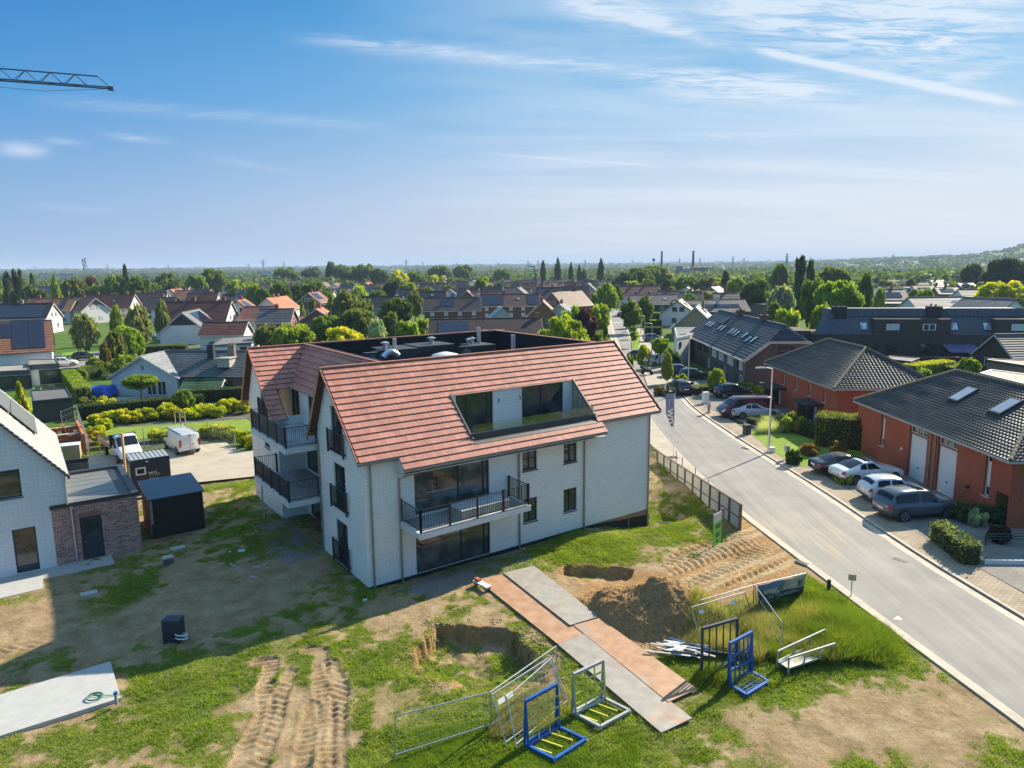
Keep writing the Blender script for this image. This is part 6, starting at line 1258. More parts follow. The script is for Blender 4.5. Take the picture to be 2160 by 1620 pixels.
L_TREES = [
 (5, 590, 36, 320, 'round', 'b', 'bright green tree cut by the left edge of the view'), (28, 576, 34, 270, 'pine', 'c', 'dark conifer nearest the left edge'), (50, 571, 44, 260, 'pine', 'f', 'tall dark conifer with uneven top at the far left'),
 (80, 577, 22, 300, 'cone', 'd', 'narrow dark conifer right of the tall one at the far left'), (66, 600, 44, 290, 'round', 'o', 'broad olive green tree behind the left houses'), (36, 606, 30, 290, 'round', 'g', 'mid green tree behind the cream gable at the far left'), (98, 610, 28, 290, 'round', 'g', 'green tree behind the dark solar roof'),
 (127, 582, 33, 250, 'cone', 'b', 'bright green pointed tree behind the orange roof'), (165, 587, 54, 290, 'round', 'o', 'grey green spreading tree behind the orange roof'), (205, 581, 32, 330, 'round', 'p', 'dark purple-leaved tree left of the pointed conifer'),
 (212, 600, 44, 300, 'round', 'b', 'light green tree behind the brown clad gable'), (276, 562, 26, 300, 'cone', 'd', 'tall pointed conifer standing above the left trees'), (252, 579, 54, 300, 'round', 'g', 'green tree left of the pointed conifer'), (300, 582, 56, 270, 'round', 'g', 'green tree right of the pointed conifer'),
 (332, 597, 44, 300, 'round', 'g', 'bushy green tree behind the long brown roof'), (362, 574, 56, 340, 'wide', 'o', 'broad yellow-green crown above the left village'), (372, 596, 30, 310, 'round', 'd', 'dark round tree under the broad yellow-green crown'), (425, 577, 44, 360, 'round', 'g', 'green tree left of the large far crown'),
 (457, 567, 66, 380, 'wide', 'g', 'largest far green crown over the left village'), (505, 590, 44, 300, 'round', 'b', 'light green tree right of the large far crown'), (178, 663, 56, 132, 'tall', 'w', 'drooping birch in front of the white house with blinds'), (248, 645, 28, 150, 'tall', 'b', 'slim light green tree between the brown roofs'),
 (292, 643, 56, 138, 'tall', 'w', 'airy birch left of the swoop-roofed house'), (345, 633, 32, 152, 'tall', 'w', 'narrow birch behind the swoop-roofed house'), (376, 638, 28, 170, 'round', 'g', 'small green tree behind the black gable triangle'), (216, 720, 24, 106, 'tall', 'r', 'reddish young tree by the side street'),
 (240, 697, 40, 112, 'round', 'o', 'bronze-green tree beside the bright green one'), (266, 688, 66, 118, 'round', 'b', 'bright green bushy tree left of the long hedge'), (245, 745, 60, 104, 'bush', 'b', 'low clipped round shrub by the side street'), (192, 755, 33, 104, 'flat', 'b', 'small lollipop tree on the street corner'),
 (286, 792, 78, 84, 'flat', 'b', 'flat clipped umbrella tree in the bungalow garden'), (375, 826, 48, 76, 'round', 'g', 'loose young tree among the yellow shrubs'), (25, 815, 44, 68, 'cone', 'y', 'yellow-green young conifer by the pale roofed house'), (165, 775, 22, 98, 'bush', 'b', 'small bright shrub beside the parked dark car'),
 (172, 838, 36, 80, 'bush', 'o', 'dull green shrub at the corner of the black shed'), (203, 838, 40, 78, 'bush', 'y', 'yellow-green shrub beside the blue tarpaulin'), (540, 596, 40, 260, 'round', 'b', 'light tree above the orange cottages'),
 (595, 596, 50, 262, 'round', 'g', 'green tree above the small white gables'), (672, 592, 60, 262, 'round', 'g', 'wide green tree behind the solar gable'), (632, 600, 36, 270, 'round', 'd', 'dark tree between two lighter ones left of centre'), (558, 606, 34, 240, 'round', 'g', 'tree behind the bright orange cottage'),
 (640, 635, 20, 185, 'cone', 'b', 'small pointed green tree before the solar gable'), (665, 628, 24, 180, 'round', 'o', 'thin leafy tree beside the solar gable'), (702, 622, 54, 168, 'cone', 'b', 'yellow-green pyramidal conifer left of the tall willow'), (742, 608, 96, 150, 'tall', 'o', 'tallest leafy tree behind the left end of the building'),
 (690, 663, 70, 138, 'round', 'g', 'dense tree below the pyramidal conifer'), (757, 648, 80, 138, 'round', 'o', 'dense olive tree below the tallest leafy tree'), (620, 684, 86, 124, 'round', 'b', 'bright green garden tree above the left end of the roof'), (566, 684, 60, 130, 'round', 'o', 'brown-green tree left of the bright garden tree'),
 (722, 690, 92, 116, 'wide', 'y', 'flat topped lime green tree behind the roof edge'), (797, 672, 44, 124, 'round', 's', 'greyish leaved tree right of the lime green one'), (829, 658, 44, 132, 'round', 'o', 'grey-green tree below the round dark tree'), (860, 674, 52, 126, 'round', 'b', 'bright shrubby tree below the round dark tree'),
 (893, 667, 42, 138, 'bush', 'b', 'low bright tree beside the white shed'), (835, 626, 76, 178, 'round', 'd', 'big round dark green tree in the middle distance'), (877, 612, 40, 205, 'tall', 'o', 'olive pointed tree right of the round dark tree'), (800, 610, 40, 260, 'round', 'g', 'green tree behind the black roofed house'),
 (837, 587, 52, 300, 'wide', 'c', 'blue-green spreading cedar among the far roofs'), (763, 600, 34, 290, 'round', 'b', 'small bright tree left of the cedar'), (870, 596, 44, 280, 'round', 'b', 'light green tree right of the cedar'), (905, 604, 30, 260, 'round', 'g', 'green tree at the head of the dark roofs'),
 (610, 563, 54, 620, 'wide', 'g', 'far green crown on the horizon left of centre'), (665, 563, 46, 620, 'wide', 'c', 'bluish crown on the horizon left of centre'), (706, 553, 30, 560, 'tall', 'd', 'tall dark crown on the horizon'), (735, 558, 60, 560, 'wide', 'g', 'massive green crown on the horizon behind the tall tree'),
 (775, 556, 54, 560, 'wide', 'g', 'second massive crown on the horizon, right of the first'), (805, 566, 44, 500, 'wide', 'd', 'dark crown below the horizon crowns'), (845, 570, 38, 420, 'round', 'y', 'yellow-green round crown near the horizon'), (880, 571, 40, 480, 'wide', 'g', 'green crown right of the yellow-green one'),
 (926, 574, 32, 400, 'bush', 'y', 'low yellow-green crown under the horizon'), (930, 559, 52, 640, 'wide', 'g', 'broad dark crown left of the pair on the horizon'), (980, 558, 46, 640, 'wide', 'g', 'broad dark crown right of the pair on the horizon'), (1022, 584, 40, 280, 'round', 'b', 'tree between the far roofs left of the lamp mast'),
 (1060, 566, 40, 640, 'wide', 'g', 'low crown on the horizon left of the poplars'), (1146, 555, 14, 520, 'poplar', 'f', 'first poplar from the left on the horizon'), (1176, 551, 16, 520, 'poplar', 'f', 'second and tallest poplar from the left'), (1204, 559, 12, 540, 'poplar', 'f', 'third poplar from the left, slimmer than its neighbours'),
 (1221, 562, 10, 560, 'poplar', 'f', 'fourth and smallest poplar from the left'), (1231, 571, 14, 560, 'poplar', 'c', 'short rounded poplar, fifth from the left'), (1266, 551, 17, 520, 'poplar', 'f', 'lone thick poplar, rightmost of the row'), (1318, 574, 54, 380, 'round', 'd', 'dark tree at the left of the dense grove'),
 (1345, 565, 66, 400, 'wide', 'g', 'green crown in the dense grove below the chimneys'), (1378, 560, 74, 420, 'wide', 'o', 'tallest crown of the dense grove below the chimneys'), (1330, 590, 36, 330, 'round', 'b', 'light green tree before the dense grove'), (1403, 585, 24, 300, 'tall', 'd', 'dark upright tree right of the dense grove'), (1362, 588, 40, 330, 'round', 'g', 'bushy tree before the dense grove'),
 (1280, 598, 54, 212, 'tall', 'b', 'bright green tree at the left of the street end'), (1265, 639, 44, 158, 'round', 'b', 'lighter green tree leaning over the street'), (1237, 650, 48, 140, 'round', 'p', 'dark purple-leaved tree left of the street'), (1332, 634, 52, 162, 'round', 'g', 'green street tree on the right of the bend'),
 (1360, 624, 38, 180, 'tall', 'g', 'taller street tree behind the one on the bend'), (1205, 636, 42, 150, 'bush', 'b', 'bright bush behind the orange gable'), (1192, 664, 118, 98, 'wide', 'b', 'large bright green tree behind the right end of the roof'), (1337, 700, 17, 134, 'flat', 'b', 'nearest lollipop tree on the street verge'),
 (1335, 687, 15, 150, 'flat', 'b', 'second lollipop tree on the street verge'), (1333, 677, 13, 168, 'flat', 'b', 'third lollipop tree on the street verge'), (1331, 670, 12, 185, 'flat', 'b', 'farthest lollipop tree on the street verge'), (1277, 675, 12, 128, 'poplar', 'g', 'slim columnar tree on the left pavement'),
 (1269, 697, 22, 114, 'bush', 'o', 'shrubby young tree beside the columnar one'), (1393, 711, 36, 108, 'flat', 'b', 'round-headed bright tree in the front gardens'), (1410, 746, 26, 92, 'tall', 'b', 'slim oval street tree before the terrace row'), (1515, 781, 42, 84, 'tall', 'b', 'oval street tree before the end terrace'),
 (1359, 729, 32, 106, 'tall', 'y', 'thin yellow-green tree beside the street lamp'), (1418, 731, 36, 104, 'bush', 'd', 'dark evergreen bush in the front gardens'), (1450, 618, 38, 210, 'round', 'g', 'round tree behind the brown roofed white house'), (1485, 612, 34, 230, 'round', 'o', 'olive tree behind the solar film roof'),
 (1549, 583, 40, 262, 'wide', 'b', 'light green spreading tree above the wide brown roof'), (1592, 588, 66, 222, 'round', 'g', 'large round green tree left of the tall pine'), (1526, 573, 24, 300, 'poplar', 'f', 'dark columnar tree above the brown gable'), (1445, 582, 54, 360, 'wide', 'g', 'wide tree in the band right of the grove'),
 (1490, 583, 46, 360, 'wide', 'o', 'olive crown in the band right of the grove'), (1610, 578, 44, 330, 'wide', 'g', 'crown behind the large round tree'), (1639, 557, 40, 300, 'tall', 'g', 'tall green tree left of the dark pine'), (1680, 545, 50, 200, 'pine', 'c', 'very tall dark pine right of centre'),
 (1703, 552, 36, 205, 'pine', 'c', 'second dark pine touching the tall one'), (1752, 561, 80, 240, 'wide', 'o', 'broad rounded crown behind the big maple'), (1762, 588, 98, 150, 'round', 'b', 'big light green maple left of the black block'), (1714, 590, 66, 158, 'round', 'g', 'green tree between pine and maple'),
 (1735, 640, 56, 136, 'wide', 'b', 'low spreading boughs under the big maple'), (1819, 577, 36, 188, 'tall', 'g', 'pointed oval tree right of the maple'), (1645, 601, 54, 188, 'round', 's', 'silver-grey round tree left of the pine'), (1632, 636, 34, 148, 'round', 'g', 'small green tree behind the terrace chimneys'),
 (1657, 648, 54, 128, 'round', 'b', 'bright round tree behind the end of the terrace row'), (2042, 556, 50, 330, 'round', 'f', 'dark round tree left of the largest far one at right'), (2110, 545, 90, 290, 'wide', 'f', 'largest dark crown at the far right'), (2108, 592, 104, 198, 'wide', 'y', 'wide yellow-green crown above the white houses at right'),
 (1948, 609, 42, 188, 'round', 'b', 'green tree behind the grey tiled white house'), (1850, 606, 24, 200, 'round', 'b', 'small tree by the workshop roofs'), (2050, 757, 46, 92, 'round', 'b', 'bright round garden tree right of the red house'), (2130, 680, 26, 128, 'cone', 'b', 'small pale young tree before the big white gable'),
 (1880, 780, 84, 74, 'round', 's', 'silvery willow-leaved tree between the two red brick houses'), (1680, 872, 46, 64, 'bush', 'b', 'tall light shrub at the left end of the beech hedge'), (1650, 884, 36, 66, 'bush', 'o', 'small olive shrub beside the pampas grass'), (1722, 952, 38, 56, 'bush', 'r', 'rose bush with orange blooms behind the black convertible'),
 (1688, 958, 34, 53.5, 'bush', 'd', 'low dark rose shrub left of the orange roses'), (1787, 938, 34, 55, 'bush', 'r', 'dark rose bush with red blooms by the porch'), (1802, 1020, 42, 48.5, 'bush', 'b', 'clump of green grass between the two white cars'), (2155, 1168, 46, 37.5, 'bush', 'p', 'purple-leaved bush at the right edge'),
 (2068, 1125, 60, 41, 'bush', 'o', 'brownish shrub in the corner garden'), (2110, 1105, 60, 43, 'bush', 'c', 'dark green shrub in the corner garden'), (2145, 1140, 60, 40.5, 'bush', 'c', 'spreading shrub behind the low garden wall'), (2100, 1150, 40, 40, 'bush', 's', 'grey-leaved shrub in the corner garden'),
 (1300, 600, 24, 250, 'round', 'g', 'tree behind the blue-black roofed white house'), (1945, 775, 50, 88, 'bush', 'b', 'bright shrub behind the silvery tree'), (1330, 745, 16, 100, 'bush', 'g', 'low shrub by the small dark car'), (1395, 826, 30, 84, 'bush', 'r', 'dry ornamental grass clump beside the black hatchback'),
 (2095, 690, 30, 130, 'bush', 'g', 'shrub before the low brick annex'), (1575, 815, 60, 86, 'bush', 'b', 'green ornamental grasses behind the burgundy van'), (1620, 820, 50, 84, 'bush', 'y', 'yellow-green grasses behind the burgundy van, right part'), (1440, 790, 30, 92, 'bush', 'b', 'bright shrub beside the blue car')]
for a in L_TREES: tree(*a)
# golden shrub rows behind the yard
GS = [(185, 880, 40, 71), (212, 872, 46, 72), (240, 866, 40, 72), (262, 872, 38, 71.5), (285, 862, 44, 72.5), (312, 858, 46, 73), (338, 852, 40, 74), (355, 860, 36, 73), (395, 860, 44, 73.5), (418, 852, 40, 74.5), (440, 856, 40, 74), (462, 845, 42, 76), (485, 840, 44, 77), (505, 848, 36, 76), (200, 895, 36, 68.5), (180, 905, 34, 66),
      (185, 922, 40, 63), (205, 935, 40, 61.5), (312, 910, 40, 63.5), (335, 912, 34, 63.5), (420, 905, 40, 65), (440, 902, 38, 65), (462, 905, 40, 64.5), (482, 908, 36, 63.5), (500, 915, 40, 61.5), (520, 920, 40, 60)]
for i, (px, top, w, d) in enumerate(GS):
    tree(px, top, w, d, 'bush', 'y', '%s golden-leaved shrub from the left in the %s row behind the yard' % (ORD[i if i < 16 else i-16], 'upper' if i < 16 else 'lower'), near=1, group='golden shrubs behind the yard')
# hedges
hedge([(165, 885), (362, 866)], 1.1, 1.5, 'd', 'long dark clipped hedge below the bungalow lawn')
hedge([(362, 864), (428, 855)], 1.1, 1.3, 'd', 'short hedge continuing right of the loose young tree')
hedge([(405, 848), (520, 842)], 1.2, 1.5, 'd', 'hedge in front of the playhouse')
hedge([(178, 850), (145, 805)], 1.6, 1.9, 'b', 'bright hedge running back beside the black garden shed')
hedge([(158, 808), (250, 783)], 1.0, 1.9, 'g', 'hedge between the side street and the bungalow')
hedge([(285, 748), (395, 744)], 2.0, 1.6, 'g', 'broad hedge below the swoop-roofed white house')
hedge([(1722, 938), (1832, 950)], 2.0, 2.8, (0.15, 0.18, 0.04), 'tall beech hedge with sunlit tips between the red brick houses', leaf=.09)
hedge([(1655, 905), (1722, 925)], 1.0, 1.4, 'd', 'lower dark hedge before the far red brick house')
hedge([(1578, 895), (1640, 905)], .9, .7, 'd', 'low clipped hedge beside the silver saloon')
hedge([(1915, 800), (2000, 790)], 2.0, 2.0, 'y', 'yellow clipped hedge behind the red brick houses')
hedge([(2003, 797), (2040, 790)], 1.5, 1.5, 'b', 'green hedge beside the bright round garden tree')
hedge([(1978, 1142), (2048, 1195)], .9, 1.15, (0.13, 0.17, 0.06), 'hedge with pale new tips at the corner of the paved forecourt', leaf=.09)
hedge([(2020, 1100), (2200, 1110)], 1.0, 1.0, 'd', 'dark hedge along the porch of the near red brick house')
hedge([(1360, 708), (1395, 709)], 2, 2.0, 'd', 'dark hedge beside the street lamps'); hedge([(1355, 690), (1395, 690)], 1.5, 1.8, 'b', 'bright hedge right of the street bend'); hedge([(1357, 674), (1396, 674)], 1.5, 2.0, 'b', 'farther bright hedge right of the street bend')
hedge([(1262, 722), (1268, 690)], 1.5, 1.6, 'g', 'hedge along the left pavement of the street')
hedge([(1450, 830), (1530, 826)], 1.6, .9, 'g', 'low planting strip before the terrace row')
gsheet('lawn', [(1580, 910), (1655, 905), (1720, 930), (1830, 945), (1835, 958), (1770, 975), (1690, 985), (1625, 950)], PAVE_H+.012, LAWN)
gsheet('driveway', [(1650, 968), (1700, 985), (1700, 960), (1860, 945), (2100, 1100), (2200, 1120), (2260, 1330), (2160, 1250), (1960, 1140), (1750, 1005)], PAVE_H+.008, PAVED)
gsheet('driveway', [(1468, 852), (1600, 905), (1680, 870), (1660, 840), (1520, 800), (1440, 800), (1400, 760), (1378, 770), (1420, 818)], PAVE_H+.006, PAVED)
gsheet('lawn', [(1343, 745), (1351, 720), (1348, 700), (1337, 690), (1330, 700), (1334, 745)], .13, LAWN)
# scattered village trees, alike at this distance
rg = random.Random(21)
GT = []
for i in range(150):
    px = rg.uniform(-20, 2180); d = rg.uniform(230, 560); h = rg.uniform(4, 8.5)
    if 1290 < px < 1350 and d < 330: continue
    GT.append((px, d, h, rg.uniform(3.5, 7.5), rg.choice(['round', 'round', 'wide', 'tall', 'bush']), rg.choice('gggobcdb')))
GT.sort(); cnt = {}
for px, d, h, w, kd, c in GT:
    k = cnt[(kd, c)] = cnt.get((kd, c), -1)+1; hor = 562+(1080-px)*.0105
    tree(px, hor+(CH-h)*F/d, w*F/d, d, kd, c, '%s from the left of the %s %s garden trees among the distant roofs' % (ORD[k], {'g': 'mid green', 'o': 'olive', 'b': 'bright green', 'c': 'blue-green', 'd': 'dark green'}[c], {'round': 'rounded', 'wide': 'spreading', 'tall': 'upright', 'bush': 'low bushy'}[kd]), near=0 if d > 330 else 1, group='garden trees among the distant roofs')
# ---- far woodland, fields' tree belts out to the horizon (nobody could count it)
def woods(name, n, dmin, dmax, hm, xr=(-60, 2220), seed=1, bias=1.0, col=(0.085, 0.13, 0.045), elev=None):
    rgn = np.random.default_rng(seed); d = dmin*(dmax/dmin)**(rgn.random(n)**bias); px = rgn.uniform(*xr, n)
    az_ = (px-CX)/F; x = d*az_/np.sqrt(1+az_**2)*1.0; y = d/np.sqrt(1+az_**2)
    keep = vnoise(x, y, 1/220.0, seed) > .33; x, y, d = x[keep], y[keep], d[keep]; n = len(x)
    R_ = rgn.uniform(4, 8, n)*np.clip(d/900, 1, 5)**.55; H_ = rgn.uniform(.6, 1.1, n)*hm*np.clip(d/1500, 1, 3)**.25
    ez_ = elev(x, y) if elev else np.zeros(n); k = 34; q = rgn.normal(size=(n, k, 3)); q /= np.linalg.norm(q, axis=2)[..., None]; q[..., 2] = q[..., 2]*.5+.5
    p = np.stack([x[:, None]+q[..., 0]*R_[:, None], y[:, None]+q[..., 1]*R_[:, None], ez_[:, None]+q[..., 2]*H_[:, None]], 2).reshape(-1, 3)
    V_, F_ = leaf_quads(p, (R_*.34).repeat(k), rgn, .6); v = (rgn.uniform(.15, .8, n).repeat(k)+rgn.normal(0, .1, n*k)+.2*(q[..., 2].ravel()-.5)).clip(0, 1).repeat(4)
    o = link(name, fastmesh(name, V_, F_, LEAF, False, {'v': v}), color=col); o['kind'] = 'stuff'; o['label'] = 'far woodland and hedgerow trees reaching to the horizon'; o['category'] = 'woodland'; return o
def hill_z(x, y):
    a_ = np.arctan2(x, y); d = np.hypot(x, y); px = CX+F*np.tan(np.clip(a_, -1.2, 1.2))
    h = 24*sstep(1500, 2100, px)*sstep(1500, 2600, d)+70*sstep(2010, 2330, px)*sstep(1400, 2300, d)*sstep(5200, 3200, d)+10*sstep(2000, 3500, d)
    return h+18*sstep(3500, 7000, d)*(.4+fbm(x, y, 1/2600.0, 3, 77))
woods('woodland', 2600, 520, 1300, 8, seed=3); woods('woodland', 3400, 1100, 5200, 9, seed=4, elev=hill_z, col=(0.07, 0.11, 0.05)); woods('woodland', 1500, 4000, 12000, 10, seed=5, elev=hill_z, col=(0.06, 0.095, 0.055))
# rising ground and the wooded hill at the right
hx = np.linspace(-9000, 9000, 150); hy = np.concatenate([np.linspace(1300, 6000, 90), np.linspace(6300, 14000, 26)]); HX, HY = np.meshgrid(hx, hy); x_, y_ = HX.ravel(), HY.ravel()
zz_ = hill_z(x_, y_); zz_[(y_ < 1310)] = -1; zz_ = zz_+.05; ii = np.arange(len(hx)*len(hy)).reshape(len(hy), len(hx))
qq = np.stack([ii[:-1, :-1].ravel(), ii[:-1, 1:].ravel(), ii[1:, 1:].ravel(), ii[1:, :-1].ravel()], 1)
hm_, N, b = material('far_fields'); g = N.n('ShaderNodeNewGeometry').outputs['Position']; vo = N.n('ShaderNodeTexVoronoi'); N.put(vo.inputs['Vector'], g); vo.inputs['Scale'].default_value = .0035; vs_ = N.n('ShaderNodeSeparateColor'); N.put(vs_.inputs[0], vo.outputs['Color'])
N.put(b.inputs['Base Color'], N.mix(1.0, N.ramp(vs_.outputs[0], [(0, (0.045, 0.09, 0.02)), (.55, (0.10, 0.15, 0.04)), (.9, (0.24, 0.21, 0.10))]), N.ramp(N.noise(g, .02, 4), [(.3, .8), (.7, 1.15)]), 'MULTIPLY')); b.inputs['Roughness'].default_value = 1
link('hills', fastmesh('hills', np.stack([x_, y_, zz_], 1), qq, hm_, True), kind='structure')
# ================================================================ vehicles
RUB = plain('tyre_rubber', (0.018, 0.018, 0.018), .85, var=.2); RIM = plain('alloy_rim', (0.42, 0.43, 0.45), .3, .8, var=.05); DRK = plain('black_plastic', (0.02, 0.02, 0.022), .6, var=.1)
CARG = plain('car_glass', (0.010, 0.013, 0.02), .04, var=.1, spec=.5); LRED = plain('tail_lamp', (0.42, 0.012, 0.015), .25, coat=.5); LWH = plain('head_lamp', (0.75, 0.77, 0.8), .12, spec=.9); PLATE = plain('number_plate', (0.75, 0.75, 0.72), .5, var=.03)
def paint():
    if 'car_paint' in _MC: return _MC['car_paint']
    m, N, b = material('car_paint'); N.put(b.inputs['Base Color'], obj_tint(N)); b.inputs['Roughness'].default_value = .28; b.inputs['Metallic'].default_value = .1; b.inputs['Coat Weight'].default_value = .9; b.inputs['Coat Roughness'].default_value = .04
    _MC['car_paint'] = m; return m
CARP = paint()
_w = MB(); _w.tube([(0, -.11, 0), (0, -.10, 0), (0, .10, 0), (0, .11, 0)], [.27, .33, .33, .27], 26); WHEEL = _w.mesh('tyre', RUB)
_w = MB(); _w.tube([(0, -.118, 0), (0, -.10, 0)], [.215, .235], 20); RIMD = MB(); RIMD.tube([(0, -.115, 0), (0, -.10, 0)], [.20, .22], 20)
for k in range(5): a = 2*pi*k/5; _w.bar((cos(a)*.03, -.125, sin(a)*.03), (cos(a)*.22, -.122, sin(a)*.22), .05, .02)
_r = MB(); _r.tube([(0, -.112, 0), (0, -.06, 0)], [.20, .20], 20, 1)
for k in range(5):
    a = 2*pi*k/5+.3; 
    for da in (-.13, .13): _r.bar((cos(a)*.03, -.125, sin(a)*.03), (cos(a+da)*.225, -.122, sin(a+da)*.225), .032, .025, 0)
for k in range(20): a = 2*pi*k/20; b2 = 2*pi*(k+1)/20; _r.bar((cos(a)*.225, -.118, sin(a)*.225), (cos(b2)*.225, -.118, sin(b2)*.225), .03, .03, 0)
RIMM = _r.mesh('rim', [RIM, DRK])
# stations: (x, z_low, z_belt, z_top, half_w_belt, half_w_top)
SHAPES = {
 'suv': dict(L=4.65, st=[(0, .42, .86, .92, .70, .52), (.12, .30, .98, 1.06, .86, .66), (.38, .26, 1.02, 1.56, .91, .66), (.75, .26, 1.03, 1.70, .92, .66), (2.0, .26, 1.02, 1.74, .93, .68), (2.65, .26, 1.0, 1.68, .93, .66), (3.35, .26, .99, 1.14, .92, .72), (3.6, .26, .98, 1.08, .91, .74), (4.2, .27, .90, .99, .88, .66), (4.52, .32, .76, .84, .80, .58), (4.65, .42, .62, .66, .66, .46)], ws=(5, 6), rw=(1, 2), sw=[(2.1, 3.9), (4.05, 5.6)], wx=(.93, 3.76)),
 'hatch': dict(L=3.75, st=[(0, .42, .80, .86, .66, .50), (.10, .30, .92, .98, .78, .60), (.42, .24, .95, 1.36, .82, .58), (.8, .24, .96, 1.47, .84, .59), (1.6, .24, .94, 1.48, .84, .60), (2.1, .24, .92, 1.42, .84, .58), (2.85, .24, .90, 1.00, .83, .64), (3.1, .24, .86, .95, .82, .64), (3.5, .26, .74, .82, .76, .55), (3.68, .32, .62, .68, .68, .46), (3.75, .40, .54, .56, .56, .38)], ws=(5, 6), rw=(1, 2), sw=[(2.2, 3.6), (3.75, 5.55)], wx=(.68, 3.08)),
 'coupe': dict(L=4.6, st=[(0, .42, .78, .84, .68, .50), (.12, .30, .86, .93, .82, .62), (.55, .24, .89, .99, .86, .66), (1.25, .22, .90, 1.26, .89, .60), (1.75, .22, .88, 1.36, .90, .58), (2.35, .22, .87, 1.35, .90, .58), (3.05, .22, .86, .98, .90, .68), (3.4, .22, .83, .92, .89, .70), (4.0, .23, .74, .84, .86, .64), (4.45, .28, .62, .70, .76, .52), (4.6, .38, .52, .55, .62, .42)], ws=(5, 6), rw=(2, 3.7), sw=[(3.0, 4.0), (4.1, 5.65)], wx=(.95, 3.72)),
 'minivan': dict(L=5.0, st=[(0, .42, 1.02, 1.3, .86, .70), (.08, .32, 1.05, 1.78, .92, .72), (.3, .28, 1.06, 1.90, .95, .74), (2.0, .28, 1.06, 1.92, .95, .75), (3.4, .28, 1.04, 1.88, .95, .74), (3.75, .28, 1.03, 1.72, .95, .72), (4.35, .28, 1.02, 1.20, .94, .76), (4.6, .28, .96, 1.06, .90, .70), (4.9, .32, .74, .80, .82, .58), (5.0, .42, .62, .66, .68, .46)], ws=(5, 6), rw=(.4, 1), sw=[(1.6, 2.5), (2.55, 3.2), (3.3, 5.4)], wx=(.85, 3.95)),
 'van': dict(L=5.1, st=[(0, .42, 1.05, 1.86, .90, .80), (.04, .34, 1.08, 1.93, .95, .82), (.3, .30, 1.10, 1.96, .96, .83), (2.0, .30, 1.10, 1.98, .96, .84), (3.4, .30, 1.08, 1.94, .96, .82), (3.85, .30, 1.06, 1.76, .96, .76), (4.45, .30, 1.04, 1.20, .94, .78), (4.7, .30, .96, 1.06, .90, .70), (5.0, .34, .74, .80, .82, .58), (5.1, .44, .62, .66, .68, .46)], ws=(5, 6), rw=None, sw=[(4.05, 5.5)], wx=(.95, 4.05)),
 'truck': dict(L=2.3, st=[(0, .42, 1.20, 2.0, .94, .80), (.05, .40, 1.22, 2.12, .97, .82), (.5, .40, 1.24, 2.20, .98, .82), (.95, .40, 1.24, 2.12, .98, .80), (1.55, .40, 1.20, 1.34, .96, .80), (1.85, .40, 1.06, 1.16, .93, .74), (2.2, .42, .82, .88, .86, .62), (2.3, .46, .66, .70, .72, .5)], ws=(3, 4), rw=None, sw=[(1.0, 1.7), (1.8, 3.6)], wx=(-2.2, 1.55)),
}
